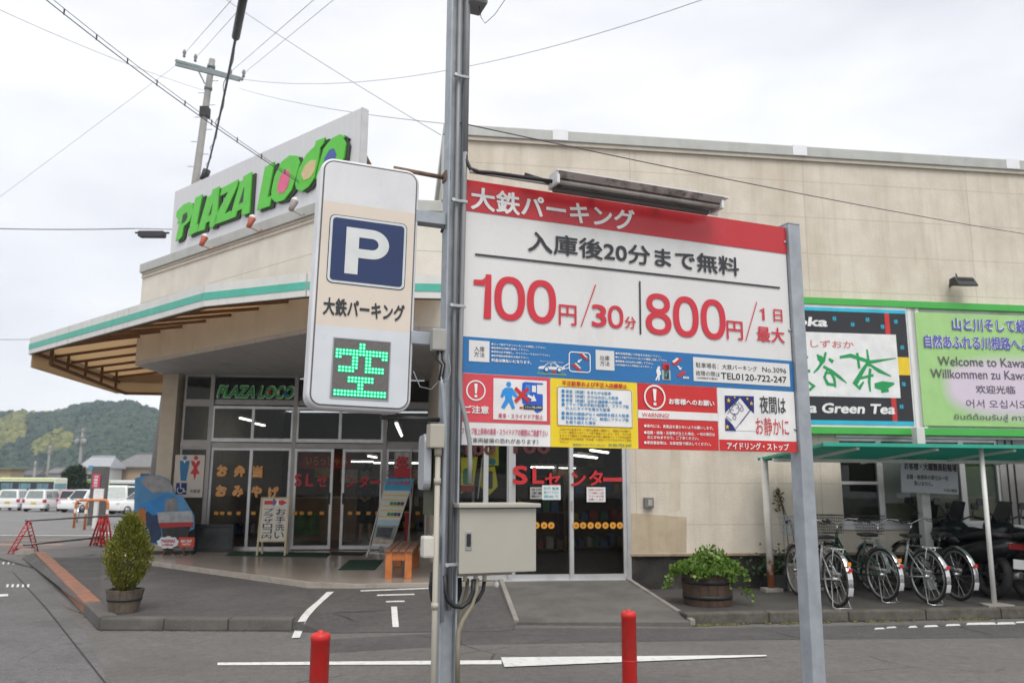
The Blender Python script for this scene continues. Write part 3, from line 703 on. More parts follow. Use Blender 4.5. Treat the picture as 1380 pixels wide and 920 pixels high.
# notices on the right doors
def notice(fr, pl, pr_, yt, yb, lines, bg, ink, y=-.026):
    x0, z1 = on(fr, pl, yt); x1, z0 = on(fr, pr_, yb)
    b = B(fr); b.box(x0, x1, y, y+.003, z0, z1); o = part('door_notice', b, bg, ST)
    if lines:
        b = B(fr); n = len(lines); h_ = (z1-z0)/(n+.6)
        for k, t in enumerate(lines): b.text(t, x0+(x1-x0)*.1, x1-(x1-x0)*.1, z1-h_*(k+1.15), z1-h_*(k+.45), y-.003, .01)
        part('print', b, ink, o)
paperw = M('paper_white', (.66, .70, .68), .6, var=.04); inkc = M('ink_cyan', (.05, .32, .42), .5); inkk = M('ink_black', (.02, .02, .022), .5); inkr = M('ink_red', (.50, .04, .05), .5)
notice(FW, 714, 735, 656, 672, ['引戸', '手動', '開けて'], M('paper_grey', (.34, .34, .33), .6), inkk, -.022)
notice(FW, 730, 755, 653.5, 673, ['引戸 電車', '開けて下さい', '閉めて'], paperw, inkc, -.03)
notice(FW, 790, 815.5, 656, 676, ['お客様へのお知らせ', 'ドアの開閉にご注意', '下さいます様', 'お願いします'], paperw, inkr, -.026)
# red SALE style letters seen high behind the right glass: only their feet show, dimness behind glass put into the red
b = B(FW); ptext(b, FW, '100', 627, 668, 597, 613, .03, .03); part('window_lettering', b, M('sticker_red_dimmed', (.075, .010, .010), .5), ST)
b = B(FW); ptext(b, FW, '100', 692, 742, 590, 611, .02, .03); part('window_lettering', b, M('sticker_red_dimmed', (.075, .010, .010), .5), ST)
# small shop name above the entrance
b = B(FF); ptext(b, FF, 'PLAZA LOCO', 291, 396, 518, 536.5, -.008, .075, shear=.22); part('entrance_lettering', b, M('sticker_pale_green', (.45, .75, .45), .5), ST)
b = B(FF); ptext(b, FF, 'PLAZA LOCO', 293, 394, 519.5, 535, -.014, .035, shear=.22); part('entrance_lettering', b, M('sticker_green', (.03, .30, .06), .5), ST)
for px, py, cc in ((363.5, 528, (.5, .02, .02)), (375, 529, (.6, .55, .45)), (386.5, 530, (.02, .06, .4))):
    xx, zz = on(FF, px, py); b = B(FF); b.disc(xx, zz, .05, -.02, 12, rx=.035); part('entrance_lettering', b, M('dot_%d' % px, cc, .5), ST)
b = B(FF); b.box(X[1]+.05, X[3]-.05, .055, .065, zt2+.1, z_top-.02); part('sign_backing', b, M('black_film', (.012, .013, .012), .25), ST)

# ================================================================== the parking price board and its posts
steel = M('galvanised_steel', (.335, .365, .395), .5, metal=.25, var=.14, scale=9, bump=.05, dirt=.22, dcol=(.45, .48, .52), dz=.35, dscale=6)
steel_l = M('galvanised_light', (.40, .42, .44), .5, metal=.25, var=.1, scale=9)
greyp = M('conduit_grey', (.26, .265, .27), .55, var=.08, dirt=.25, dz=.2)
beigep = M('conduit_beige', (.40, .375, .31), .55, var=.06, dirt=.2, dz=.3)
blackc = M('cable_black', (.018, .018, .02), .5)
rusty = M('rusty_steel', (.20, .12, .08), .85, var=.4, scale=20, bump=.3, bscale=120, dirt=.7, dcol=(.10, .09, .085), dz=1, dscale=12)
bw = M('board_white', (.69, .69, .675), .28, var=.03, scale=1.5, dirt=.3, dcol=(.45, .43, .38), dz=.2, dscale=3)
bred = M('board_red', (.50, .022, .03), .3, var=.06, scale=1.2, dirt=.15, dcol=(.55, .10, .12), dz=.5, dscale=1.5)
bred2 = M('board_red_bright', (.56, .018, .018), .3, var=.05)
bredf = M('board_red_faded', (.62, .055, .075), .3, var=.08, scale=2)
numr = M('numeral_red', (.58, .025, .045), .35, var=.04)
bblue = M('board_blue', (.014, .15, .39), .3, var=.06, scale=1.5)
byel = M('board_yellow', (.80, .60, .012), .35, var=.04)
bk = M('board_ink', (.028, .03, .036), .45); wh = M('board_white_ink', (.76, .76, .75), .4)
blu_i = M('ink_blue', (.03, .25, .52), .45); cyn = M('pictogram_cyan', (.02, .27, .70), .4); navy = M('pictogram_navy', (.012, .02, .16), .4); roy = M('pictogram_blue', (.02, .10, .52), .4)
pink = M('ink_rose', (.55, .06, .14), .45); brn = M('ink_brown', (.30, .10, .02), .5); tealk = M('ink_teal', (.02, .22, .22), .5)
BRD = thing('price_board', FB @ Vector((1.1, 0, 0)), 'large white, red and blue parking price board between a tall pole and a post', 'sign')
def Z4(x, y): return 600+x/2.76, 370+y/2.76
def Z3(x, y): return 600+x/2.76, 220+y/2.76
def Za(x, y): return 620+x/5.4125, 440+y/5.4125
def Zb(x, y): return 850+x/5.4125, 450+y/5.4125
BW = 2.272
zbt, ztp = 1.800, 3.305
def bz(px, py): return on(FB, px, py)[1]
z_red = 3.120; z_blu1 = (bz(623.6, 452.6)+bz(1066.7, 486.7))/2; z_blu0 = (bz(622.5, 502.6)+bz(1068.1, 526.5))/2
print('board z', z_red, z_blu1, z_blu0, bz(628.3, 285.2), bz(1059.4, 339.6))
p = B(FB); p.box(0, BW, .0, .025, zbt, ztp); panel = part('panel', p, bw, BRD, .003)
p = B(FB); p.box(-.012, BW+.004, .025, .05, zbt+.01, ztp-.01); part('backing_frame', p, steel_l, BRD)
def bquad(name, x0, x1, z0, z1, m_, y=-.002, par=None):
    p = B(FB); p.box(x0, x1, y, 0.001, z0, z1); return part(name, p, m_, par or BRD)
hd = bquad('header_band', 0, BW, z_red, ztp-.001, bred, -.004)
bs = bquad('instruction_band', 0, BW, z_blu0, z_blu1, bblue, -.004)
def bt(par, t, z, x0, x1, yt, yb, m_, y=-.007, bold=.02, sp=1.0, slope=0.0, nm='lettering'):
    (pl, pt), (pr_, _) = z(x0, yt), z(x1, yt); pb = z(x0, yb)[1]
    b = B(FB); ptext(b, FB, t, pl, pr_, pt, pb, y, bold, sp=sp); return part(nm, b, m_, par)
def bline(par, z, pts, wpx, m_, y=-.006, nm='line'):
    P_ = [on(FB, *z(*q)) for q in pts]; b = B(FB); b.ribbon(P_, wpx, y); return part(nm, b, m_, par)
def bpoly(par, z, pts, m_, y=-.006, nm='pictogram'):
    b = B(FB); b.flat([on(FB, *z(*q)) for q in pts], y); return part(nm, b, m_, par)
def sup(cx, cz, rx, rz, e, n=48): return [(cx+rx*math.copysign(abs(math.cos(2*math.pi*k/n))**e, math.cos(2*math.pi*k/n)), cz+rz*math.copysign(abs(math.sin(2*math.pi*k/n))**e, math.sin(2*math.pi*k/n))) for k in range(n)]
def loop(b, P_, Q_, y):
    n = len(P_); b.add([(x, y, z) for x, z in P_+Q_], [(k, (k+1) % n, n+(k+1) % n, n+k) for k in range(n)])
def digits(items, yt, yb, par=None):
    z1 = on(FB, *Z4(items[0][0], yt))[1]; z0 = on(FB, *Z4(items[0][0], yb))[1]; zm = (z0+z1)/2; h = z1-z0
    for a_, c_, ch in items:
        xx = []
        for zx in (a_, c_):
            x = on(FB, *Z4(zx, yt))[0]
            for _ in range(6): x = on(FB, Z4(zx, 0)[0], proj(FB @ Vector((x, 0, zm)))[1])[0]
            xx.append(x)
        x0, x1 = xx; w = x1-x0; c = (x0+x1)/2; y = -.006; b = B(FB); s_ = h*.155
        if ch == '0': loop(b, sup(c, zm, w/2, h/2, .86), sup(c, zm, w/2-s_*1.08, h/2-s_*.92, .86), y)
        elif ch == '8':
            hb_ = h*.545; ht = h*.50
            loop(b, sup(c, z0+hb_/2, w/2, hb_/2, .9), sup(c, z0+hb_/2, w/2-s_*1.05, hb_/2-s_*.82, .9), y)
            loop(b, sup(c, z1-ht/2, w*.46, ht/2, .9), sup(c, z1-ht/2, w*.46-s_*1.0, ht/2-s_*.80, .9), y-.0004)
        else:
            sw = s_*1.12 if ch == '1' else w*.5
            b.flat([(x1-sw, z0), (x1, z0), (x1, z1), (x1-sw*.75, z1)], y)
            b.flat([(x1-sw*.75, z1-.001), (x1-sw*.85, z1-h*.085), (x1-sw*1.3, z1-h*.14), (x0, z1-h*.15), (x0, z1-h*.265), (x1-sw*.9, z1-h*.265)], y-.0004)
        part('price_numeral', b, numr, BRD)
bt(hd, '大鉄パーキング', Z3, 93, 703, 86, 172, wh, bold=.026)
bt(BRD, '入庫後20分まで無料', Z3, 305, 1091, 250, 328, bk, bold=.02)
bline(BRD, Z3, [(110, 339.5), (1243, 464)], .012, bk)
digits(((104, 170, '1'), (182, 296, '0'), (303, 411, '0')), -6, 160)
bt(BRD, '円', Z4, 421, 487, 110, 186, numr, bold=.012)
bline(BRD, Z4, [(558, 38), (504, 193)], .007, numr)
bt(BRD, '3', Z4, 543, 599, 109, 193, numr, bold=.02, nm='price_numeral'); digits(((604, 661, '0'),), 113, 197)
bt(BRD, '分', Z4, 666, 708, 155, 200, numr, bold=.02)
bline(BRD, Z4, [(722, 25), (725, 222)], .011, bk)
digits(((744, 839, '8'), (846, 941, '0'), (949, 1041, '0')), 66, 220)
bt(BRD, '円', Z4, 1046, 1105, 170, 240, numr, bold=.012)
bline(BRD, Z4, [(1157, 102), (1116, 247)], .007, numr)
digits(((1168, 1186, 'l'),), 124, 168); bt(BRD, '日', Z4, 1220, 1252, 128, 174, numr, bold=.014)
bt(BRD, '最大', Z4, 1158, 1260, 190, 248, numr, bold=.02)
# instruction band
def plate(par, z, c, m_, y=-.007, nm='plate'):
    x0, z1 = on(FB, *z(c[0], c[1])); x1, _ = on(FB, *z(c[2], c[1])); _, z0 = on(FB, *z(c[0], c[3]))
    b = B(FB); b.box(x0, x1, y, -.0005, z0, z1); return part(nm, b, m_, par)
pl1 = plate(bs, Za, (63, 98, 212, 252), bw); bt(pl1, '入庫', Za, 100, 175, 143, 180, inkk, -.009, .0); bt(pl1, '方法', Za, 98, 175, 183, 220, inkk, -.009, .0)
pl2 = plate(bs, Za, (985, 170, 1120, 314), bw); bt(pl2, '出庫', Za, 1016, 1086, 210, 245, inkk, -.009, .0); bt(pl2, '方法', Za, 1016, 1086, 250, 285, inkk, -.009, .0)
for t, x1, y0, h_ in (('●ロック板が下がっていることを確認して下さい。', 622, 119, 16), ('●駐車枠の内側に駐車して下さい。', 497, 146, 16), ('●車両は必ず施錠し、サイドブレーキをかけて下さい。', 652, 174, 16), ('●駐車場利用約款をお読み下さい。', 497, 203, 16), ('料金は後払いになります。', 517, 231, 26)):
    bt(bs, t, Za, 225, x1, y0, y0+h_, wh, bold=.03 if h_ > 20 else .02)
for t, x1, y0 in (('●料金精算機にて料金をお支払い下さい。', 800, 289), ('●ロック板が下がっていることを確認し出庫して下さい。', 822, 303), ('●精算後10分以内に出庫して下さい。', 772, 318), ('(10分経過すると再課金になります。)', 766, 332)):
    bt(bs, t, Z4, 631, x1, y0-1, y0+8, wh, bold=.02)
bt(bs, '下がっていることを確認して下さい', Za, 578, 748, 247, 257, wh)
bpoly(bs, Za, [(565, 300), (578, 290), (610, 286), (632, 268), (690, 266), (722, 290), (760, 296), (766, 312), (740, 318), (640, 312), (570, 308)], wh, -.006)
bpoly(bs, Za, [(615, 288), (634, 272), (656, 270), (656, 290)], bblue, -.008); bpoly(bs, Za, [(662, 290), (662, 270), (686, 271), (706, 291)], bblue, -.008)
for cx, cy in ((625, 312), (718, 316)):
    x_, z_ = on(FB, *Za(cx, cy)); b = B(FB); b.disc(x_, z_, .016, -.009); part('pictogram', b, bblue, bs); b = B(FB); b.disc(x_, z_, .010, -.011); part('pictogram', b, wh, bs)
bline(bs, Za, [(575, 322), (556, 340), (772, 352), (735, 330)], .004, M('line_lime', (.35, .5, .1), .5))
bpoly(bs, Za, [(660, 334), (672, 322), (698, 324), (690, 340)], bred2, -.007)
def rring(par, z, c, r, wd, m_, y=-.007):
    x0, z1 = on(FB, *z(c[0], c[1])); x1, z0 = on(FB, *z(c[2], c[3]))
    P_ = rrect(x0, x1, z0, z1, r); b = B(FB); b.ribbon(P_+P_[:1], wd, y); return part('outline', b, m_, par)
rring(bs, Za, (792, 184, 946, 336), .018, .006, wh)
bline(bs, Za, [(792, 268), (700, 326), (793, 300)], .006, wh)
for pts in ([(862, 200), (884, 197), (938, 240), (916, 246)], [(805, 274), (826, 272), (884, 322), (864, 326)]): bpoly(bs, Za, pts, bred2, -.007)
for pts in ([(886, 200), (898, 199), (926, 226), (914, 228)], [(828, 268), (842, 266), (880, 304), (868, 308)]): bpoly(bs, Za, pts, M('flap_pale', (.55, .62, .55), .5), -.009)
bpoly(bs, Za, [(880, 236), (866, 248), (862, 240), (850, 262), (872, 262), (868, 256), (884, 244)], wh, -.008)
# payment machine pictogram with a figure paying
bpoly(bs, Zb, [(190, 248), (196, 236), (208, 236), (212, 250), (206, 258), (214, 272), (218, 296), (208, 300), (206, 338), (196, 340), (198, 310), (186, 338), (174, 336), (190, 302), (182, 270)], wh)
for c, m_ in (((222, 262, 284, 334), M('machine_grey', (.35, .45, .4), .5)), ((234, 226, 272, 330), bk), ((228, 212, 276, 256), bred2)): plate(bs, Zb, c, m_, -.008, 'pictogram')
b = B(FB); x_, z_ = on(FB, *Zb(250, 302)); b.disc(x_, z_, .008, -.011); part('pictogram', b, cyn, bs)
for pts in ([(290, 215), (340, 172), (370, 185), (322, 230)], [(330, 305), (378, 270), (402, 280), (350, 318)]): bpoly(bs, Zb, pts, bred2, -.007)
bpoly(bs, Zb, [(296, 200), (332, 172), (344, 184), (310, 212)], wh, -.009)
bpoly(bs, Zb, [(332, 234), (346, 232), (356, 246), (368, 242), (362, 262), (342, 258), (350, 254), (342, 244)], wh, -.008)
bt(bs, 'GO!', Zb, 376, 420, 308, 326, wh, bold=.06)
pl3 = plate(bs, Zb, (450, 168, 1147, 342), bw)
bt(pl3, '駐車場名：大鉄パーキング', Zb, 470, 915, 206, 244, inkk, -.009, .0); bt(pl3, 'No.3096', Zb, 955, 1127, 240, 276, inkk, -.009, .0)
bt(pl3, '故障の際は', Zb, 470, 645, 266, 302, inkk, -.009, .0); bt(pl3, 'TEL0120-722-247', Zb, 653, 1130, 280, 328, inkk, -.009, .01); bt(pl3, '（24時間年中無休）', Zb, 476, 628, 310, 328, inkk, -.009, .0)
# four lower panels
xe = [0, on(FB, *Za(660, 550))[0], on(FB, 859.5, 560)[0], on(FB, *Zb(634, 550))[0], BW]
zl = z_blu0-.003
P1_ = bquad('caution_panel', xe[0], xe[1]-.004, zbt, zl, wh, -.003)
zr = bz(*Za(5, 692)); bquad('red_field', xe[0]+.001, xe[1]-.005, zr, zl-.001, bredf, -.005, P1_)
def excl(par, z, cx, cy, r):
    x_, z_ = on(FB, *z(cx, cy)); x2, _ = on(FB, *z(cx+r, cy)); r = x2-x_
    b = B(FB); b.ring(x_, z_, r*.86, r, -.009); b.flat([(x_-r*.17, z_+r*.66), (x_+r*.17, z_+r*.66), (x_+r*.09, z_-r*.30), (x_-r*.09, z_-r*.30)], -.009); b.flat([(x_-r*.13, z_-r*.42), (x_+r*.13, z_-r*.42), (x_+r*.13, z_-r*.66), (x_-r*.13, z_-r*.66)], -.009)
    return part('warning_mark', b, wh, par)
excl(P1_, Za, 112, 466, 71)
bt(P1_, 'ご注意', Za, 24, 206, 572, 630, wh, -.008, .03)
pp = plate(P1_, Za, (241, 376, 628, 676), wh, -.008, 'pictogram_plate')
b = B(FB); x_, z_ = on(FB, *Za(350, 421)); b.disc(x_, z_, .0145, -.011); part('pictogram', b, cyn, P1_)
bpoly(P1_, Za, [(326, 446), (374, 446), (398, 480), (420, 512), (408, 524), (376, 496), (374, 520), (396, 596), (376, 602), (352, 548), (318, 600), (294, 588), (326, 528), (322, 494), (304, 520), (290, 508), (306, 462)], cyn, -.011)
bpoly(P1_, Za, [(450, 412), (470, 404), (600, 414), (600, 424), (556, 422), (556, 490), (598, 494), (598, 608), (580, 622), (556, 630), (538, 616), (536, 590), (450, 560), (444, 500)], roy, -.010)
bpoly(P1_, Za, [(470, 424), (508, 426), (508, 490), (470, 500)], cyn, -.012); bpoly(P1_, Za, [(518, 430), (548, 432), (548, 480), (518, 478)], wh, -.012)
bpoly(P1_, Za, [(488, 494), (524, 512), (530, 496), (550, 544), (508, 546), (516, 530), (484, 512)], wh, -.014)
bline(P1_, Za, [(396, 448), (496, 548)], .020, bred2, -.013, 'cross_stroke'); bline(P1_, Za, [(494, 450), (396, 548)], .020, bred2, -.0135, 'cross_stroke')
plate(P1_, Za, (430, 584, 452, 598), bred2, -.011, 'pictogram'); plate(P1_, Za, (458, 570, 596, 602), bk, -.012, 'pictogram'); bt(P1_, 'フラップ板上昇時', Za, 464, 586, 578, 596, wh, -.015, .01)
bt(P1_, '乗車・スライドドア禁止', Za, 274, 600, 630, 668, pink, -.011, .01)
bt(P1_, 'フラップ板上昇時の乗車・スライドドアの開閉はご遠慮下さい', Za, 8, 636, 734, 784, pink, -.008, .015)
bt(P1_, '（車両破損の恐れがあります）', Za, 74, 566, 808, 846, inkk, -.008, .005)
P2_ = bquad('parking_rules_panel', xe[1], xe[2]-.004, zbt, zl, byel, -.003)
bt(P2_, '不正駐車および不正入出庫禁止', Za, 740, 1215, 392, 428, numr, -.007, .025)
plate(P2_, Za, (706, 436, 1252, 716), wh, -.006, 'list_field'); rring(P2_, Za, (706, 436, 1252, 740), .014, .003, brn, -.008)
for t, x1, y0 in (('車室（枠線）をまたがる駐車', 1096, 460), ('車室（枠線）からはみ出した駐車', 1150, 492), ('車室（枠線）以外の通路等への駐車', 1176, 524), ('フラップ板の手前の駐車や、フラップ板', 1226, 552), ('の上にタイヤを乗せた駐車', 1090, 582), ('事前の連絡がなく48時間を超えた駐車', 1228, 620), ('料金を精算せずに、無理にフラップ板', 1226, 652), ('を乗り越えた場合', 986, 683)):
    bt(P2_, t, Za, 766, x1, y0-1, y0+24, blu_i, -.009, .018)
for y0 in (470, 503, 536, 567, 631, 663):
    x_, z_ = on(FB, *Za(747, y0)); b = B(FB); b.disc(x_, z_, .0105, -.009, 14); part('bullet', b, blu_i, P2_)
for k, t in enumerate(('上記の不正駐車があった場合は警察に通報の上、車輌を次の場所へ', 'レッカー移動またはチェーン等で施錠いたします。また、それに係', 'るすべての費用と正規駐車料金の他に違約金として1万円を請求', 'の使用者または使用者（所有者）に支払いいただきますのでご承知')):
    bt(P2_, t, Za, 722, 1244, 738+k*23, 754+k*23, brn, -.007, .006)
bt(P2_, '下さい。', Za, 722, 786, 832, 846, brn, -.007, .006)
bt(P2_, '管理会社パーキングコールセンター', Za, 820, 1064, 850, 866, tealk, -.007, .01); bt(P2_, '0120-722-247', Za, 1080, 1248, 852, 872, tealk, -.007, .02)
P3_ = bquad('request_panel', xe[2], xe[3]-.004, zbt, zl, bred2, -.003)
excl(P3_, Zb, 170, 461, 78)
bt(P3_, 'お客様へのお願い', Zb, 272, 604, 468, 512, wh, -.008, .035)
z_a = on(FB, *Zb(58, 553))[1]; z_b = on(FB, *Zb(58, 612))[1]
bquad('white_strip', xe[2], xe[3]-.004, z_b, z_a, wh, -.0055, P3_)
bt(P3_, 'WARNING!', Zb, 78, 274, 572, 604, bred2, -.009, -.004)
for t, x0, x1, y0 in (('●車内には、貴重品を置かないようお願いします。', 92, 596, 656), ('●盗難・損傷・災害等が生じた場合、一切の責任は', 92, 608, 704), ('応じかねますので、ご了承ください。', 116, 490, 738), ('●車両事故等は、当事者間で解決してください。', 92, 580, 778)):
    bt(P3_, t, Zb, x0, x1, y0, y0+25, wh, -.008, .022)
P4_ = bquad('night_notice_panel', xe[3], xe[4]-.001, zbt, zl, wh, -.003)
z_c = (on(FB, *Zb(648, 768))[1]+on(FB, *Zb(1205, 784))[1])/2
bquad('red_strip', xe[3]+.001, xe[4]-.002, zbt+.001, z_c, bred2, -.0055, P4_)
bt(P4_, 'アイドリング・ストップ', Zb, 696, 1146, 786, 840, wh, -.009, .03)
bt(P4_, '夜間は', Zb, 938, 1124, 448, 576, bk, -.008, .01); bt(P4_, 'お静かに', Zb, 910, 1148, 604, 734, bred2, -.008, .0)
plate(P4_, Zb, (680, 448, 893, 700), wh, -.0055, 'pictogram_plate')
bpoly(P4_, Zb, [(680, 448), (893, 454), (895, 580), (856, 545), (792, 462), (684, 575)], navy, -.007)
bpoly(P4_, Zb, [(684, 612), (735, 660), (765, 706), (686, 703)], navy, -.007)
def star(par, z, cx, cy, r, m_):
    x_, z_ = on(FB, *z(cx, cy)); b = B(FB); r *= .00085
    b.flat([(x_+(r if k % 2 == 0 else r*.42)*math.sin(k*math.pi/5), z_+(r if k % 2 == 0 else r*.42)*math.cos(k*math.pi/5)) for k in range(10)], -.009); part('star', b, m_, par)
for cx, cy, r in ((708, 484, 20), (752, 462, 11), (844, 472, 13), (874, 506, 18), (698, 677, 19)): star(P4_, Zb, cx, cy, r, M('star_yellow', (.8, .5, .02), .4))
ik = navy
bline(P4_, Zb, [(700, 580), (790, 462), (850, 510), (872, 545), (760, 690), (690, 612)], .004, ik, -.009)
bline(P4_, Zb, [(865, 558), (790, 655)], .004, ik, -.009)
x_, z_ = on(FB, *Zb(750, 545)); b = B(FB); b.ring(x_, z_, .034, .038, -.009, 24); part('pictogram', b, ik, P4_)
for (ax, ay), (bx, by) in (((728, 552), (745, 556)), ((762, 536), (778, 541)), ((742, 580), (758, 584)), ((726, 525), (740, 517)), ((745, 512), (760, 518)), ((690, 600), (730, 630)), ((775, 495), (812, 530))): bline(P4_, Zb, [(ax, ay), (bx, by)], .0035, ik, -.010)
for cx, cy in ((803, 548), (750, 608)):
    x_, z_ = on(FB, *Zb(cx, cy)); b = B(FB); b.ring(x_, z_, .010, .0135, -.010, 16); part('pictogram', b, ik, P4_)
# right post (a part of the board's stand)
p = B(FB); p.box(BW+.006, BW+.106, -.028, .072, -.02, 3.325); part('post', p, steel, BRD, .008)
p = B(FB); p.box(BW+.006, BW+.106, -.0285, .072, 3.325, 3.338); part('post_cap', p, steel, BRD, .004)
for zz in (1.95, 2.6, 3.2):
    b = B(FB); b.lathe([(0, -.004), (.009, -.004), (.009, .004), (0, .004)], (BW-.01, -.006, zz), 6, ax='Y'); part('bolt', b, steel_l, BRD)

# tall pole left of the board: H section with conduits
up = on(FB, 602.5, 720)[0]
PB = FB @ Vector((up, 0, 0))
POLE = thing('sign_pole', PB, 'tall galvanised steel pole left of the price board carrying the parking lamp box', 'pole')
p = B(FB); ZP = 5.2
p.box(up-.047, up-.037, -.05, .05, -.02, ZP); p.box(up+.037, up+.047, -.05, .05, -.02, ZP); p.box(up-.037, up+.037, -.006, .004, -.02, ZP)
part('beam', p, steel, POLE, .002)
FP0 = lambda x, y, z: FB @ Vector((up+x, y, z))
def cond(name, pts, r, m_, par=POLE): return part(name, B().tube([FP0(*q) for q in pts], r, 10), m_, par)
cond('conduit', [(.008, -.032, .95), (.008, -.032, ZP)], .0125, greyp)
cond('conduit', [(.052, -.045, 3.45), (.052, -.045, ZP)], .0155, greyp)
cond('conduit', [(.052, -.047, 3.46), (.050, -.047, 3.3), (.044, -.05, 2.6), (.040, -.05, 2.15), (.045, -.05, 2.05), (.075, -.06, 1.93), (.095, -.07, 1.80), (.098, -.07, 1.70), (.096, -.075, 1.595)], .0125, greyp)
for zz in (1.18, 2.55, 3.15, 3.9, 4.45):
    p = B(FB); p.box(up-.02, up+.065, -.064, -.05, zz-.008, zz+.008); part('clamp', p, steel_l, POLE, .003)
    part('clamp_bolt', B(FB).cyl((up-.02, -.075, zz), (up-.02, -.05, zz), .010, n=8), alum, POLE)
cond('power_cable', [(.053, -.045, 3.46), (.056, -.05, 3.40), (.075, -.07, 3.345), (.12, -.09, 3.325), (.2, -.10, 3.328), (.62, -.12, 3.325)], .0115, blackc)
# speaker-like box at the top with dangling wire
p = B(FB); p.box(up+.05, up+.16, -.10, .05, 4.37, 4.62); part('junction_box', p, greyp, POLE, .01)
p = B(FB); p.cyl((up+.105, -.10, 4.44), (up+.105, -.14, 4.44), .04, .05); part('gland', p, blackc, POLE)
cond('loose_wire', [(.12, -.05, 4.38), (.135, -.05, 4.30), (.16, -.05, 4.27), (.22, -.05, 4.34), (.30, -.05, 4.48)], .002, blackc)
# boxes and beige conduit on the left side of the pole
def pbox(name, px0, px1, py0, py1, y0, y1, m_, bev=.008, par=POLE):
    xa, za = on(FB, px0, py1, y0); xb, zb_ = on(FB, px1, py0, y0); p = B(FB); p.box(xa, xb, y0, y1, za, zb_); return part(name, p, m_, par, bev)
pbox('terminal_box', 583, 602, 443, 471, -.11, -.052, M('box_grey', (.36, .35, .32), .5, dirt=.35, dz=.4))
for k in range(4):
    xa, za = on(FB, 590+k*2.5, 470, -.08); xb, zb_ = on(FB, 592+k*2, 512, -.08)
    part('wire_bundle', B(FB).tube([(xa, -.08, za), (xa-.008+k*.006, -.085, za-.06), (xb+.012, -.08, (za+zb_)/2), (xb, -.075, zb_)], .005, 6), greyp if k % 2 else blackc, POLE)
xa, za = on(FB, 594, 508, -.07); xb, zb_ = on(FB, 600, 570, -.07); xc, zc = on(FB, 598, 700, -.06)
part('conduit', B(FB).tube([(xa, -.07, za), (xa+.01, -.07, za-.05), (xb, -.066, zb_), (xc, -.06, zc), (xc, -.06, .9)], .011, 8), M('conduit_bluegrey', (.30, .33, .36), .5), POLE)
p_ = [on(FB, *q, -.08) for q in ((604, 478), (607, 500), (603, 513), (597, 512))]
part('loose_wire', B(FB).tube([(a, -.085, b_) for a, b_ in p_], .003, 6), greyp, POLE)
pbox('switch_box', 579.5, 600, 571, 603, -.13, -.05, beigep)
xa, za = on(FB, 590.5, 602, -.09)
part('conduit', B(FB).tube([(xa, -.09, za), (xa, -.09, -.02)], .0145, 10), beigep, POLE)
part('conduit_socket', B(FB).tube([(xa, -.09, za+.01), (xa, -.09, za-.045)], .02, 10), beigep, POLE)
for zz in (1.62, 1.0): part('conduit_socket', B(FB).tube([(xa, -.09, zz), (xa, -.09, zz-.03)], .019, 10), beigep, POLE)
pbox('end_cap_box', 570.5, 586, 722, 752, -.10, -.03, M('switch_ivory', (.55, .53, .47), .45), .012)
pbox('switch_plate', 584, 592, 720, 757, -.06, -.02, steel_l, .004)
# thin lamp panel seen edge-on left of the pole
xa, za = on(FB, 577, 660, .02); xb, zb_ = on(FB, 577, 585, .02)
p = B(FB @ Matrix.Translation((xa-.0, .1, 0)) @ Matrix.Rotation(R(80), 4, 'Z')); p.prism(rrect(-.16, .16, za, zb_, .05), -.02, .02); part('side_lamp', p, steel_l, POLE, .006)
p = B(FB); p.box(xa+.02, xa+.045, .0, .18, za-.13, zb_-.05); part('side_lamp_bracket', p, M('bracket_olive', (.07, .075, .045), .7), POLE)
# arms that carry the lamp box
xr, zr_ = on(FB, 606, 238, .0); xl = on(FB, 556, 234, 0)[0]
part('rusty_rod', B(FB).tube([(xl-.1, .03, zr_+.012), (xr-.01, .03, zr_)], .013, 10), rusty, POLE)
p = B(FB); p.box(xr-.03, xr+.0, -.02, .05, zr_-.03, zr_+.03); part('rod_bracket', p, rusty, POLE, .004)
for py0, py1 in ((289, 306), (450, 468)):
    xa, za = on(FB, 603, py1); xb, zb_ = on(FB, 560, py0); _, zt_ = on(FB, 603, py0)
    p = B(FB); p.box(xl-.12, up-.047, -.02, .06, za+.005, zt_); part('arm', p, steel, POLE, .003)
    b = B(FB); b.tube([(up-.06, -.03, za+.0), (up-.075, -.03, za-.045)], .008, 6); part('hook', b, blackc, POLE)
xa, za = on(FB, 560, 522); part('loose_wire', B(FB).tube([(on(FB, 557, 500)[0], 0, on(FB, 557, 500)[1]), (on(FB, 566, 521)[0], 0, on(FB, 566, 521)[1]), (on(FB, 580, 525)[0], -.02, on(FB, 580, 525)[1]), (on(FB, 594, 508)[0], -.05, on(FB, 594, 508)[1])], .003, 6), greyp, POLE)
xa, za = on(FB, 545, 562.5); xb, zb_ = on(FB, 600, 565); part('brace_rod', B(FB).tube([(xa-.12, .03, za), (xb, .03, zb_)], .012, 8), M('brace_dark', (.03, .03, .03), .6), POLE)

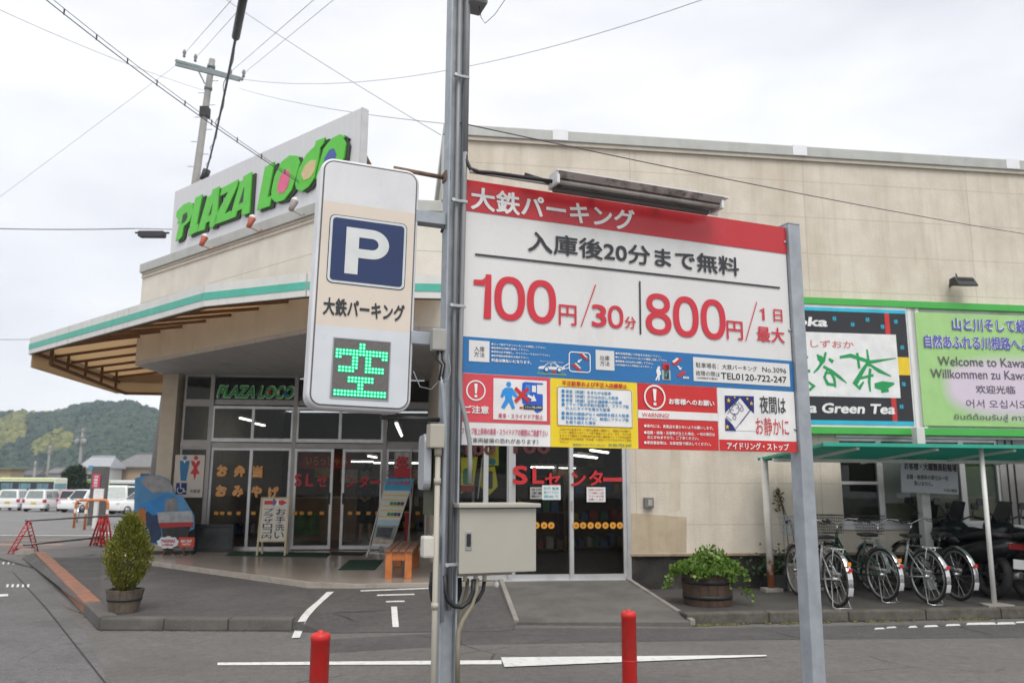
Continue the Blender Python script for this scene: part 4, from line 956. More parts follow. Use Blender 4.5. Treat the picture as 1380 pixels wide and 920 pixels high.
# lamp box with P and LED panel
def pz(px, py): return on(FB, px, py, -.02)
LB = thing('parking_light_box', FB @ Vector((pz(489, 560)[0], 0, pz(489, 560)[1])), 'tall rounded white light box with a blue P and a green LED vacancy sign', 'sign')
TLc, TRc, BRc, BLc = pz(434, 213), pz(566, 229), pz(553.5, 556), pz(411.5, 550)
wP = ((TRc[0]-TLc[0])+(BRc[0]-BLc[0]))/2; hP = ((TLc[1]-BLc[1])+(TRc[1]-BRc[1]))/2
cxP = (TLc[0]+TRc[0]+BRc[0]+BLc[0])/4; czP = (TLc[1]+TRc[1]+BRc[1]+BLc[1])/4
rollP = math.atan2(((TLc[0]+TRc[0])-(BLc[0]+BRc[0]))/2, hP)
print('P box', wP, hP, math.degrees(rollP), TLc, TRc, BRc, BLc)
FP = FB @ Matrix.Translation((cxP, -.02, czP)) @ Matrix.Rotation(rollP, 4, 'Y')
hw, hh = wP/2, hP/2
p = B(FP); p.prism(rrect(-hw, hw, -hh, hh, .075, 8), -.0, .16); part('housing', p, M('box_white', (.70, .70, .72), .4, dirt=.25, dz=.3, dcol=(.35, .33, .32)), LB, .02, 3)
fbx = B(FP); iw, ih = hw-.022, hh-.024
p = B(FP); P_ = rrect(-iw-.004, iw+.004, -ih-.004, ih+.004, .055, 8); p.ribbon(P_+P_[:1], .008, -.003); part('gasket', p, M('gasket_dark', (.12, .12, .13), .6), LB)
zq = [on(FP, 490, y_)[1] for y_ in (278, 443)]
def clip(P_, z0, z1): 
    o = []
    n = len(P_)
    for i in range(n):
        a, b_ = P_[i], P_[(i+1) % n]
        for (lim, sgn) in ((z0, 1), (z1, -1)): pass
        o.append((a[0], min(max(a[1], z0), z1)))
    r_ = []
    for q in o:
        if not r_ or (abs(q[0]-r_[-1][0])+abs(q[1]-r_[-1][1])) > 1e-5: r_.append(q)
    return r_
base_poly = rrect(-iw, iw, -ih, ih, .05, 8)
def band(z0, z1, m_, nm):
    P_ = [q for q in base_poly if z0 <= q[1] <= z1]
    if z0 > -ih+.06: P_ += [(-iw, z0), (iw, z0)]
    if z1 < ih-.06: P_ += [(-iw, z1), (iw, z1)]
    c = (0, (max(z0, -ih)+min(z1, ih))/2); P_.sort(key=lambda q: math.atan2(q[1]-c[1], q[0]-c[0]))
    b = B(FP); b.prism(P_, -.005, -.0005); return part(nm, b, m_, LB)
band(zq[0], 9, M('face_grey', (.68, .68, .69), .35, var=.05, dirt=.2, dz=.3), 'top_face'); band(zq[1], zq[0], M('face_beige', (.68, .60, .51), .35, var=.04), 'middle_face'); band(-9, zq[1], M('face_bluegrey', (.62, .65, .68), .35, var=.05, dirt=.2, dcol=(.62, .64, .66), dz=.5), 'lower_face')
def lq(px, py): return on(FP, px, py)
s0, s1, s2 = lq(442.5, 288), lq(545, 388), lq(441, 385)
sx0, sx1, sz0, sz1 = (s0[0]+s2[0])/2, s1[0], (s1[1]+s2[1])/2-.0, s0[1]
b = B(FP); b.flat(rrect(sx0, sx1, sz0, sz1, .03), -.007); part('p_sign_edge', b, M('p_navy', (.012, .03, .11), .35, var=.08), LB)
b = B(FP); b.flat(rrect(sx0+.004, sx1-.004, sz0+.004, sz1-.004, .028), -.009); part('p_sign_border', b, M('p_white', (.62, .65, .64), .35), LB)
psg = B(FP); psg.flat(rrect(sx0+.017, sx1-.017, sz0+.017, sz1-.017, .018), -.011); part('p_sign', psg, M('p_navy', (.012, .03, .11), .35), LB)
b = B(FP)
def pp_(px, py): return lq(px, py)
u0, w0 = pp_(463, 367.5); u1, w1 = pp_(468, 303); Lx = (sx1-sx0); Hz = (sz1-sz0)
xL = sx0+Lx*.215; zB = sz0+Hz*.155; zT = sz1-Hz*.165; sw_ = Lx*.165
mid = zB+(zT-zB)*.36; ro = (zT-mid)/2
b.box(xL, xL+sw_, -.0135, -.011, zB, zT)
N = 14; xs_ = xL+Lx*.33
vo = [(xL+sw_, zT), (xs_, zT)]+[(xs_+ro*1.15*math.sin(math.pi*k/N), mid+ro+ro*math.cos(math.pi*k/N)) for k in range(1, N)]+[(xs_, mid), (xL+sw_, mid)]
ri = ro-sw_*.72
vi = [(xL+sw_, mid+ro+ri), (xs_, mid+ro+ri)]+[(xs_+ri*1.15*math.sin(math.pi*k/N), mid+ro+ri*math.cos(math.pi*k/N)) for k in range(1, N)]+[(xs_, mid+ro-ri), (xL+sw_, mid+ro-ri)]
b.add([(x, -.0135, z) for x, z in vo+vi], [(i, i+1, len(vo)+i+1, len(vo)+i) for i in range(len(vo)-1)])
part('letter_p', b, M('p_white', (.62, .65, .64), .35), LB)
b = B(FP); x0_, z1_ = lq(436, 400); _, z0_ = lq(435.5, 424); x1_, _ = lq(545, 415); b.text('大鉄パーキング', x0_, x1_, z0_, z1_, -.008, .03); part('lettering', b, bk, LB)
l0, l1, l2 = lq(449, 455), lq(527, 462), lq(445.5, 535.5)
lx0, lx1, lz0, lz1 = (l0[0]+l2[0])/2, l1[0]-.004, l2[1], l0[1]
led = B(FP); led.box(lx0, lx1, -.007, -.004, lz0, lz1); LEDP = part('led_panel', led, M('led_board', (.135, .125, .12), .5, var=.15, scale=60), LB)
b = B(FP); P_ = [(lx0, lz0), (lx1, lz0), (lx1, lz1), (lx0, lz1)]; b.ribbon(P_+P_[:1], .008, -.0085); part('led_bezel', b, M('bezel', (.30, .32, .34), .5), LB)
pat = ["       XX       ", "       XX       ", "X"*16, "X"*16, "XX   XX  XX   XX"[:16], "     XX  XX     ", "     XX  XX     ", " XXXXXX  XXXXXX ", " XXXXX   XXXXXX ", " "*16, "    XXXXXXXX    ", "    XXXXXXXX    ", "       XX       ", "       XX       ", "X"*16, "X"*16]
pat[4] = "XX   XX  XX   XX"
on_m = emit('led_green', (.14, 1.0, .46), 1.2); off_m = M('led_off', (.16, .15, .14), .4)
glow = emit('led_glow', (.0, .28, .10), .45)  # emissive squares that imitate the green glow round each lit LED
b = B(FP); bo_ = B(FP); bh = B(FP)
for r_ in range(16):
    for c_ in range(16):
        x_ = lx0+.02+(lx1-lx0-.04)*c_/15; z_ = lz1-.026-(lz1-lz0-.045)*r_/15
        if pat[r_][c_] == 'X': b.disc(x_, z_, .0058, -.0115, 10); bh.box(x_-.0088, x_+.0088, -.009, -.0072, z_-.0088, z_+.0088)
        else: bo_.disc(x_, z_, .003, -.009, 6)
part('lit_led', b, on_m, LEDP); part('led_glow_square', bh, glow, LEDP); part('unlit_led', bo_, off_m, LEDP)
# fluorescent lamp along the top of the board
FL_y = -.11
fa_, fz = on(FB, 743, 260, FL_y); fb_, _ = on(FB, 966, 283, FL_y); fzt = on(FB, 750, 235, FL_y)[1]; fz += .022
LM = thing('strip_light', FB @ Vector(((fa_+fb_)/2, FL_y, fz)), 'dirty white fluorescent strip light mounted along the top edge of the price board', 'lamp')
print('lamp', fa_, fb_, fz, fzt)
h0 = fzt-fz
p = B(FB); pr2 = [(-.085, h0*.98), (.035, h0*.98), (.045, h0*.1), (.035, h0*.1), (.025, h0*.88), (-.085, h0*.88)]
def xprism(bld, prof, xa, xb, y0, z0, mi=0):
    n = len(prof); vs = [(xa, y0+a, z0+c) for a, c in prof]+[(xb, y0+a, z0+c) for a, c in prof]
    bld.add(vs, [tuple(range(n)), tuple(reversed(range(n, 2*n)))]+[(i, i+n, (i+1) % n+n, (i+1) % n) for i in range(n)], mi)
xprism(p, pr2, fa_-.0, fb_+.035, FL_y, fz); part('reflector', p, M('reflector_white', (.72, .72, .72), .4, dirt=.25, dz=1, dscale=8), LM)
dirty = M('lamp_dirty', (.34, .29, .265), .6, var=.2, dirt=.85, dcol=(.06, .05, .045), dz=1, dscale=9, dlo=.48, dhi=.66)
p = B(FB); xprism(p, [(-.09, h0*.89), (.02, h0*.89), (.0, h0*.52), (-.07, h0*.52)], fa_+.01, fb_-.005, FL_y, fz); part('ballast_housing', p, dirty, LM)
p = B(FB); p.tube([(fa_+.02, FL_y-.045, fz+h0*.36), (fb_-.015, FL_y-.045, fz+h0*.36)], .0145, 12); part('tube', p, M('tube_dusty', (.40, .36, .33), .4, dirt=.6, dcol=(.1, .09, .08), dz=1, dscale=7), LM)
for x_ in (fa_, fb_-.02):
    p = B(FB); p.box(x_, x_+.02, FL_y-.08, FL_y+.03, fz+h0*.15, fz+h0*.9); part('end_cap', p, M('reflector_white', (.72, .72, .72), .4), LM, .006)
p = B(FB); p.box(fa_+.02, fb_-.06, FL_y+.0, FL_y+.03, fz-.005, fz+h0*.2); part('mounting_rail', p, M('rail_dark', (.10, .09, .085), .5), LM)
p = B(FB); p.box(-.0, fa_+.08, FL_y+.03, FL_y+.045, fz+.04, fz+.055); p.box(fa_+.3, fa_+.33, FL_y+.03, .03, fz+.06, fz+.075); p.box(fb_-.4, fb_-.37, FL_y+.03, .03, fz+.06, fz+.075); part('bracket', p, M('bracket_grey', (.3, .3, .3), .5), LM)
p = B(FB); p.tube([(.34, FL_y+.05, fz+.065+.02), (fa_+.02, FL_y+.03, fz+.05)], .014, 8); part('cable_sleeve', p, blackc, LM)

# switch cabinet on the pole
cy0 = -.10
ca, cz0 = on(FB, 618, 774, cy0); cb, _ = on(FB, 722, 776, cy0); _, cz1 = on(FB, 618, 684, cy0)
CB = thing('electrical_cabinet', FB @ Vector(((ca+cb)/2, cy0, cz0)), 'pale grey electrical cabinet fixed to the pole below the price board', 'cabinet')
cabm = M('cabinet_paint', (.40, .385, .33), .5, var=.03, bump=.06, bscale=260, dirt=.1, dz=.3)
p = B(FB); p.box(ca+.006, cb-.006, cy0+.012, cy0+.20, cz0, cz1); part('body', p, cabm, CB, .004)
p = B(FB); p.box(ca, cb, cy0-.006, cy0+.012, cz0+.003, cz1-.004); part('door', p, cabm, CB, .004)
p = B(FB); p.box(ca-.012, cb+.018, cy0-.03, cy0+.22, cz1, cz1+.022); part('rain_hood', p, cabm, CB, .005)
p = B(FB); p.box(ca+.002, cb-.004, cy0-.002, cy0+.02, cz1-.012, cz1-.002); part('gap', p, M('rail_dark', (.10, .09, .085), .5), CB)
ha, hz1 = on(FB, 626.5, 715.5, cy0); hb, hz0 = on(FB, 635, 741, cy0)
p = B(FB); p.box(ha, hb, cy0-.010, cy0-.005, hz0, hz1); hd_ = part('handle', p, M('handle_chrome', (.5, .5, .5), .25, metal=.8), CB, .002)
p = B(FB); p.box(ha+.007, hb-.007, cy0-.016, cy0-.010, hz0+.02, hz1-.012); part('grip', p, M('black_plastic', (.015, .015, .016), .5), hd_, .003)
p = B(FB); p.box(ca+.01, cb-.12, cy0+.04, cy0+.09, cz0-.014, cz0); part('gland_plate', p, M('gland_grey', (.30, .29, .25), .5), CB)
def cw(name, pxs, r, m_, y=-.05):
    pts = []
    for q in pxs: x_, z_ = on(FB, q[0], q[1], y); pts.append((x_, y if len(q) < 3 else q[2], z_))
    return part(name, B(FB).tube(pts, r, 8), m_, CB)
for k, px in enumerate((627, 641, 653)):
    x_, z_ = on(FB, px, 778, -.05); part('cable_gland', B(FB).tube([(x_, -.05, z_+.015), (x_, -.05, z_-.018)], .012, 10), beigep, CB)
cw('black_cable', [(638, 780), (637.5, 797), (632, 810), (622, 817.5), (612, 816), (604, 808), (600, 797), (599, 775)], .0125, blackc, -.065)
cw('black_cable', [(653, 780), (651, 795), (645, 806), (636, 814)], .0105, blackc, -.03)
cw('black_cable', [(619, 778), (619.5, 795), (616, 808), (612, 812)], .014, blackc, .05)
cw('black_cable', [(583, 770), (581, 790), (583, 806), (586, 812)], .014, blackc, .06)
cw('beige_conduit', [(643, 779), (642, 795), (636, 815), (624, 835), (618, 850), (617, 870), (616.5, 925)], .0125, M('conduit_khaki', (.27, .245, .18), .6), -.055)
cw('beige_conduit', [(630, 779), (629, 795), (624, 815), (617, 835), (614, 850), (612, 925)], .010, M('conduit_khaki', (.27, .245, .18), .6), .02)
x_, z_ = on(FB, 669, 786, -.05); p = B(FB); p.lathe([(0, -.018), (.014, -.018), (.013, .01), (.006, .014), (0, .018)], (x_, -.05, z_), 10); part('tag', p, M('tag_white', (.6, .6, .6), .5), CB)

# red guide posts in the foreground
redp = M('bollard_red', (.58, .02, .016), .42, var=.14, scale=7, dirt=.55, dcol=(.40, .07, .06), dz=.5, dscale=9, dlo=.5, dhi=.72)
def bollard(px, py, wpx, label):
    d = .08*F/wpx; r = ray(px, py); r = r/r.y*d; X_, Y_, ztop = r.x, r.y, EYE+r.z
    o = thing('bollard', (X_, Y_, 0), label, 'bollard', 'red guide posts in front of the board')
    m0 = Matrix.Translation((X_, Y_, 0))
    part('tube', B(m0).lathe([(.0395, .03), (.0395, ztop-.035), (.041, ztop-.034), (.041, ztop-.012), (.034, ztop-.004), (.012, ztop-.003), (.012, ztop+.006), (0, ztop+.008)], n=28), redp, o)
    for zz in (ztop-.25,): part('collar', B(m0).lathe([(.0396, zz-.005), (.0402, zz-.004), (.0402, zz+.004), (.0396, zz+.005)], n=28), M('collar_red', (.42, .015, .012), .3), o)
    part('base', B(m0).lathe([(0, .0), (.11, 0), (.11, .018), (.06, .035), (.04, .05)], n=28), M('base_black', (.02, .02, .02), .7), o)
bollard(432.5, 851, 24.5, 'red plastic guide post standing in front of the kerbed island, nearer the camera')
bollard(847, 822.5, 19.5, 'red plastic guide post standing beneath the middle of the price board')

# ================================================================== rooftop shop sign
def Zp(x, y): return 220+x/4.381, 140+y/4.381
SY = .12
ga, gz0 = on(FD, 229, 345, SY); gb, _ = on(FD, 483, 240, SY)
zts = (on(FD, 236, 259.5, SY)[1]+on(FD, 482, 146.5, SY)[1])/2
print('loco sign', ga, gb, gz0, zts, on(FD, 236, 259.5, SY), on(FD, 482, 146.5, SY))
LS = thing('rooftop_sign', FD @ Vector(((ga+gb)/2, SY, 5.7)), 'grey rooftop sign with bulging green shop lettering above the angled entrance parapet', 'sign')
p = B(FD); p.box(ga, gb, SY, SY+.10, 5.70, zts); part('panel', p, M('sign_panel_grey', (.66, .66, .68), .5, var=.02, joints=(math.atan2(11.35-15.2, -2.6+7.15), .14, 0, 40, 0, (.58, .58, .60))), LS)
p = B(FD); p.box(gb, gb+.03, SY-.002, SY+.12, 5.7, zts+.004); p.box(ga, gb, SY+.1, SY+.13, zts-.05, zts+.003); part('panel_edge', p, M('panel_edge', (.55, .55, .56), .5), LS)
p = B(FD)
for k in range(5): 
    x_ = ga+.3+(gb-ga-.6)*k/4; p.beam((x_, SY+.12, zts-.3), (x_, SY+1.1, 5.6), .05)
part('brace', p, brownm, LS)
lime = M('letter_lime', (.10, .56, .04), .4, var=.05); shad = M('letter_shadow', (.03, .035, .03), .5)
letters = {
 'P': [(75, 812), (100, 700), (86, 705), (94, 688), (80, 668), (84, 636), (122, 596), (160, 580), (178, 596), (178, 640), (160, 692), (124, 724), (112, 786), (100, 800)],
 'L': [(150, 780), (194, 555), (235, 535), (200, 716), (213, 708), (205, 755)],
 'A': [(207, 755), (262, 555), (290, 536), (294, 508), (334, 488), (318, 690), (300, 726), (277, 732), (279, 692), (256, 704), (246, 744)],
 'Z': [(304, 714), (316, 660), (388, 520), (340, 545), (350, 498), (447, 448), (440, 490), (366, 652), (400, 632), (410, 640), (394, 682)],
 'A.': [(394, 682), (458, 462), (474, 452), (478, 430), (526, 402), (510, 645), (466, 660), (469, 620), (440, 634), (430, 668)],
 'L.': [(555, 630), (605, 375), (660, 343), (620, 555), (645, 540), (632, 604)],
 'O': [(642, 520), (660, 432), (700, 345), (748, 306), (795, 308), (800, 330), (808, 352), (790, 425), (760, 512), (715, 570), (668, 582), (644, 562)],
 'C': [(783, 475), (803, 388), (850, 298), (898, 252), (906, 220), (960, 200), (950, 236), (930, 262), (918, 345), (895, 440), (862, 490), (822, 516), (790, 506)],
 'O.': [(905, 440), (925, 355), (950, 268), (1000, 205), (1050, 180), (1078, 198), (1068, 205), (1080, 240), (1070, 320), (1034, 402), (984, 470), (930, 486)]}
holes = {'P': [(118, 654), (140, 640), (142, 668), (130, 692), (108, 708)], 'A': [(268, 660), (281, 650), (291, 592)], 'A.': [(448, 590), (470, 578), (478, 492)],
 'O': [(672, 500), (690, 430), (716, 394), (740, 388), (749, 420), (738, 485), (712, 524), (684, 530)], 'C': [(815, 415), (836, 366), (872, 334), (905, 332), (893, 398), (866, 440), (830, 452)], 'O.': [(953, 322), (982, 272), (1008, 262), (1022, 298), (1006, 368), (966, 402), (945, 372)]}
hcol = {'P': shad, 'A': shad, 'A.': shad, 'O': M('letter_pink', (.72, .12, .24), .4, var=.1), 'C': M('letter_cream', (.62, .50, .25), .4), 'O.': M('letter_blue', (.05, .10, .33), .4)}
for k, P_ in letters.items():
    q = pq(FD, [Zp(*t) for t in P_], SY-.045)
    b = B(FD); b.prism(q, SY-.06, SY-.035); L_ = part('letter', b, lime, LS)
    b = B(FD); b.prism([(x+.075, z-.035) for x, z in q], SY-.035, SY-.003); part('shadow_plate', b, shad, L_)
    if k in holes:
        b = B(FD); b.prism(pq(FD, [Zp(*t) for t in holes[k]], SY-.06), SY-.066, SY-.059); part('counter_inlay', b, hcol[k], L_)
terra = M('spot_terracotta', (.42, .10, .06), .5); spg = M('spot_grey', (.30, .27, .26), .5)
for k, (px, py, m_, lb) in enumerate(((274, 324, terra, 'small terracotta spotlight below the letter L of the rooftop sign'), (338, 299, terra, 'small terracotta spotlight in the middle below the rooftop lettering'), (395, 276, spg, 'small grey spotlight under the round letters of the rooftop sign'))):
    x_, z_ = on(FD, px, py, -.25)
    o = thing('spotlight', FD @ Vector((x_, -.25, z_)), lb, 'spotlight', 'spotlights along the entrance parapet')
    p = B(FD @ Matrix.Translation((x_, -.25, z_)) @ Matrix.Rotation(R(-20), 4, 'X')); p.lathe([(0, -.11), (.04, -.10), (.045, -.02), (.06, .06), (.055, .07)], n=14); part('lamp_head', p, m_, o)
    p = B(FD @ Matrix.Translation((x_, -.25, z_)) @ Matrix.Rotation(R(-20), 4, 'X')); p.lathe([(.052, .05), (.058, .07), (.054, .10), (.03, .125), (0, .13)], n=14); part('lens', p, M('lens_pale', (.7, .7, .7), .15), o)
    p = B(FD); p.tube([(x_, -.25, z_-.02), (x_+.01, -.25, z_-.10), (x_+.01, -.1, z_-.13), (x_+.01, .02, 5.66)], .008, 6); part('bracket', p, m_, o)

# ------------------------------------------------------------------ banner signs on the street wall
green = M('rail_green', (.065, .42, .07), .45, var=.05)
yS = -.13
def oW(px, py, y=yS): return on(FW, px, py, y)
zg1 = (oW(1083.5, 399.3)[1]+oW(1380, 413.1)[1])/2; zg0 = (oW(1092, 584.9)[1]+oW(1380, 587.2)[1])/2
sL, _ = oW(960, 480); sR = sL+7.6
RAIL = thing('sign_rail', FW @ Vector(((sL+sR)/2, yS, zg0)), 'pair of green rails on the street wall that hold the long banner signs', 'sign frame')
for z0, z1 in ((zg1-.105, zg1), (zg0, zg0+.105)):
    p = B(FW); p.box(sL, sR, yS-.03, yS+.06, z0, z1); part('rail', p, green, RAIL, .004)
p = B(FW); p.box(sL, sR, yS+.045, 0, zg0+.02, zg1-.02); part('backing', p, M('sign_backing_white', (.62, .66, .63), .5, var=.04, dirt=.3, dz=.3), RAIL)
q = B(FW)
for x_ in (oW(1236, 500)[0]-.02, oW(1246, 590)[0]): q.box(x_-.07, x_+.07, yS+.0, yS+.06, zg0-.35 if x_ > oW(1240, 500)[0] else zg0+.1, zg1-.1)
part('upright', q, white, RAIL)
# tea sign
tx1 = (oW(1220, 420)[0]+oW(1230, 570)[0])/2; tz1 = oW(1150, 416)[1]; tz0 = oW(1150, 572)[1]; tx0 = sL+.06
TS = thing('tea_sign', FW @ Vector(((tx0+tx1)/2, yS, tz0)), 'black and white sign with brushed green characters, left of the pale green sign', 'sign')
p = B(FW); p.box(tx0-.03, tx1+.03, yS-.012, yS+.04, tz0-.05, tz1+.06); part('frame', p, M('frame_white', (.70, .70, .71), .45, dirt=.15), TS, .008)
tb = M('tea_black', (.022, .022, .027), .4, var=.1); cyan = M('tea_cyan', (.02, .46, .64), .4)
p = B(FW); p.box(tx0, tx1, yS-.018, yS-.011, tz0, tz1); tp = part('panel', p, tb, TS)
def tq(name, x0, x1, z0, z1, m_, y): b = B(FW); b.box(x0, x1, y, yS-.0185, z0, z1); return part(name, b, m_, TS)
tq('edge_stripe', tx0, tx1, tz1-.055, tz1, cyan, yS-.021); tq('edge_stripe', tx0, tx1, tz0, tz0+.06, cyan, yS-.021)
wx1 = (oW(1206, 455)[0]+oW(1213, 535)[0])/2; wz1 = oW(1150, 449.5)[1]; wz0 = oW(1150, 535)[1]
tq('white_field', tx0+.45, wx1, wz0, wz1, wh, yS-.022)
ry, _ = oW(1195, 440); tq('red_stripe', ry-.04, ry+.04, wz1, tz1-.055, M('tea_red', (.55, .03, .03), .4), yS-.021)
ry, _ = oW(1204, 550); tq('red_stripe', ry-.04, ry+.04, tz0+.06, wz0, M('tea_red', (.55, .03, .03), .4), yS-.021)
yz1 = oW(1217, 481.5)[1]; yz0 = oW(1217, 505.5)[1]; tq('yellow_block', wx1, tx1, yz0, yz1, M('tea_yellow', (.80, .55, .02), .4), yS-.021)
def Zs(x, y): return 1060+x/3.406, 350+y/3.406
def wt(par, t, pts, m_, bold=.0, shear=0.0, dy=-.026, x0=None, nm='lettering', ext=None):
    b = B(FW); (xl, yt), (xr, yb) = pts
    xa, z1 = oW(*Zs(xl, yt)); _, z0 = oW(*Zs(xl, yb)); xb, _ = oW(*Zs(xr, yt))
    if ext: # visible head of a longer line: stretch by character count
        xb = xa+(xb-xa)*ext
    if x0 is not None: xa = xb-x0
    b.text(t, xa, xb, z0, z1, yS+dy, bold, shear); return part(nm, b, m_, par)
wt(TS, 'Shizuoka', ((80, 262), (181, 306)), wh, .035, .2, x0=1.30)
wt(TS, 'Kanaya Green Tea', ((100, 655), (487, 716)), wh, .035, .2, x0=2.05)
for cx, cy in ((216, 271), (300, 298), (368, 276), (437, 308), (498, 285), (527, 403), (534, 571), (524, 674)):
    x_, z_ = oW(*Zs(cx, cy)); b = B(FW); r_ = .034
    for t in (-.4, .4): b.ribbon([(x_-r_, z_+t*r_), (x_+r_, z_+t*r_)], .011, yS-.022); b.ribbon([(x_+t*r_, z_-r_), (x_+t*r_, z_+r_)], .011, yS-.0225)
    part('well_mark', b, cyan, TS)
wt(TS, 'しずおか', ((105, 368), (302, 402)), M('tea_rose', (.60, .12, .12), .5), .005, nm='lettering')
brush = M('brush_green', (.012, .30, .085), .5, var=.1)
for pts, ws in (([(135, 435), (150, 452), (160, 470), (152, 482)], [5, 34, 30, 12]), ([(176, 425), (168, 460), (140, 500), (120, 520)], [12, 16, 14, 6]), ([(190, 455), (210, 470)], [14, 22]),
                ([(165, 490), (200, 510), (240, 540), (272, 566)], [14, 20, 18, 5]), ([(185, 500), (170, 540), (185, 570), (215, 575)], [10, 16, 20, 14]), ([(170, 520), (200, 520), (215, 545), (220, 585)], [8, 16, 16, 12]),
                ([(90, 510), (105, 512)], [14, 18]), ([(95, 560), (122, 580), (100, 600)], [12, 22, 14]), ([(70, 440), (95, 450)], [20, 10]),
                ([(240, 448), (290, 440), (380, 470), (498, 452)], [14, 22, 20, 4]), ([(320, 428), (330, 500)], [16, 14]), ([(365, 412), (375, 490)], [10, 18]),
                ([(370, 470), (345, 510), (310, 570), (330, 590), (350, 560)], [14, 22, 30, 24, 10]), ([(375, 480), (420, 510), (475, 535)], [12, 22, 6]), ([(330, 545), (395, 530)], [14, 14]),
                ([(380, 500), (375, 560), (380, 605)], [16, 16, 10]), ([(400, 578), (440, 580), (490, 568)], [26, 54, 10]), ([(430, 600), (465, 600)], [26, 16])):
    P_ = [oW(*Zs(*t)) for t in pts]; k_ = abs(oW(*Zs(300, 500))[0]-oW(*Zs(301, 500))[0])
    b = B(FW); b.ribbon(P_, [w_*k_*.8 for w_ in ws], yS-.0245-random.random()*.001); part('brush_stroke', b, brush, TS)
# welcome sign
wz1_ = oW(1300, 423)[1]; wz0_ = (oW(1244, 574)[1]+oW(1380, 575)[1])/2
vx0 = (oW(1233, 418)[0]+oW(1243, 573)[0])/2; vx1 = vx0+3.1
WS = thing('welcome_sign', FW @ Vector(((vx0+vx1)/2, yS, wz0_)), 'pale green welcome sign in several languages with a lilac oval, right of the tea sign', 'sign')
p = B(FW); p.box(vx0, vx1, yS-.012, yS+.04, wz0_, wz1_); part('panel', p, M('welcome_green', (.36, .60, .23), .45, var=.05), WS, .006)
cx_, cz_ = vx0+1.72, oW(1330, 522)[1]
lil = (.66, .56, .66); gr = (.36, .60, .23)
for k in range(7):
    t = k/6; m_ = M('welcome_fade_%d' % k if k < 6 else 'welcome_lilac', tuple(g_+(l_-g_)*t for g_, l_ in zip(gr, lil)), .45, var=.02)
    rx, rz = 1.42-.035*k, .575-.035*k
    b = B(FW); b.flat([(min(cx_+rx*math.copysign(abs(math.cos(2*math.pi*i/40))**.75, math.cos(2*math.pi*i/40)), vx1-.01), min(max(cz_+rz*math.copysign(abs(math.sin(2*math.pi*i/40))**.75, math.sin(2*math.pi*i/40)), wz0_+.01), wz1_-.01)) for i in range(40)], yS-.0135-k*.0012); part('oval_field', b, m_, WS)
vio = M('ink_violet', (.10, .10, .42), .5); ink2 = M('ink_dark', (.10, .085, .12), .5)
wo = M('halo_white', (.7, .72, .75), .5)
for (t, a, b_, ex) in (('山と川そして緑', ((752, 265), (1090, 326)), None, 1.0), ('自然あふれる川根路へようこそ', ((624, 343), (1030, 405)), None, 14/9.3)):
    wt(WS, t, a, wo, .07, dy=-.024, ext=ex); wt(WS, t, a, vio, .025, dy=-.027, ext=ex)
wt(WS, 'Welcome to Kawane', ((688, 443), (1085, 485)), ink2, .004, dy=-.026, ext=17/15.1)
wt(WS, 'Willkommen zu Kawane', ((655, 500), (1090, 542)), ink2, .004, dy=-.026, ext=20/17.8)
wt(WS, '欢迎光临', ((862, 575), (1042, 612)), ink2, .012, dy=-.026)
wt(WS, '어서 오십시오', ((818, 640), (1090, 678)), ink2, .0, dy=-.026, ext=1.04)
wt(WS, 'ยินดีต้อนรับสู่ คาวาเนะ', ((763, 704), (1090, 740)), ink2, .0, dy=-.026, ext=1.25)
# wall floodlight and weatherproof socket
x_, z_ = on(FW, 1297, 381, -.2)
FLD = thing('floodlight', FW @ Vector((x_, -.2, z_)), 'small black floodlight mounted high on the beige wall above the welcome sign', 'lamp')
m0 = FW @ Matrix.Translation((x_, -.22, z_))
fmat = M('flood_black', (.03, .032, .034), .5)
p = B(m0); xprism_ = [(-.12, -.085), (.12, -.03), (.10, .075), (-.02, .085), (-.12, -.055)]
n = len(xprism_); vs = [(-.165, a, c) for a, c in xprism_]+[(.165, a, c) for a, c in xprism_]
p.add(vs, [tuple(range(n)), tuple(reversed(range(n, 2*n)))]+[(i, i+n, (i+1) % n+n, (i+1) % n) for i in range(n)]); part('housing', p, fmat, FLD, .008)
p = B(m0)
for k in range(7): p.box(-.13+k*.04, -.118+k*.04, -.08, .09, .0, .062, m=Matrix.Rotation(R(14), 4, 'X'))
part('cooling_fin', p, M('flood_grey', (.09, .09, .09), .5), FLD)
p = B(m0); p.box(-.09, -.06, .02, .22, -.02, .02); p.tube([(-.1, .0, .08), (-.1, .02, .14)], .012, 6); part('bracket', p, fmat, FLD)
x_, z_ = on(FW, 874.5, 677, -.05)
SO = thing('wall_socket', FW @ Vector((x_, -.05, z_)), 'grey weatherproof socket box on the beige wall right of the sliding doors', 'socket')
p = B(FW); p.box(x_-.07, x_+.07, -.07, 0, z_-.075, z_+.075); part('box', p, M('socket_grey', (.16, .15, .15), .5), SO, .012)
p = B(FW); p.box(x_-.02, x_+.045, -.078, -.07, z_-.045, z_+.045); part('cover', p, M('socket_cover', (.34, .33, .27), .4), SO, .006)

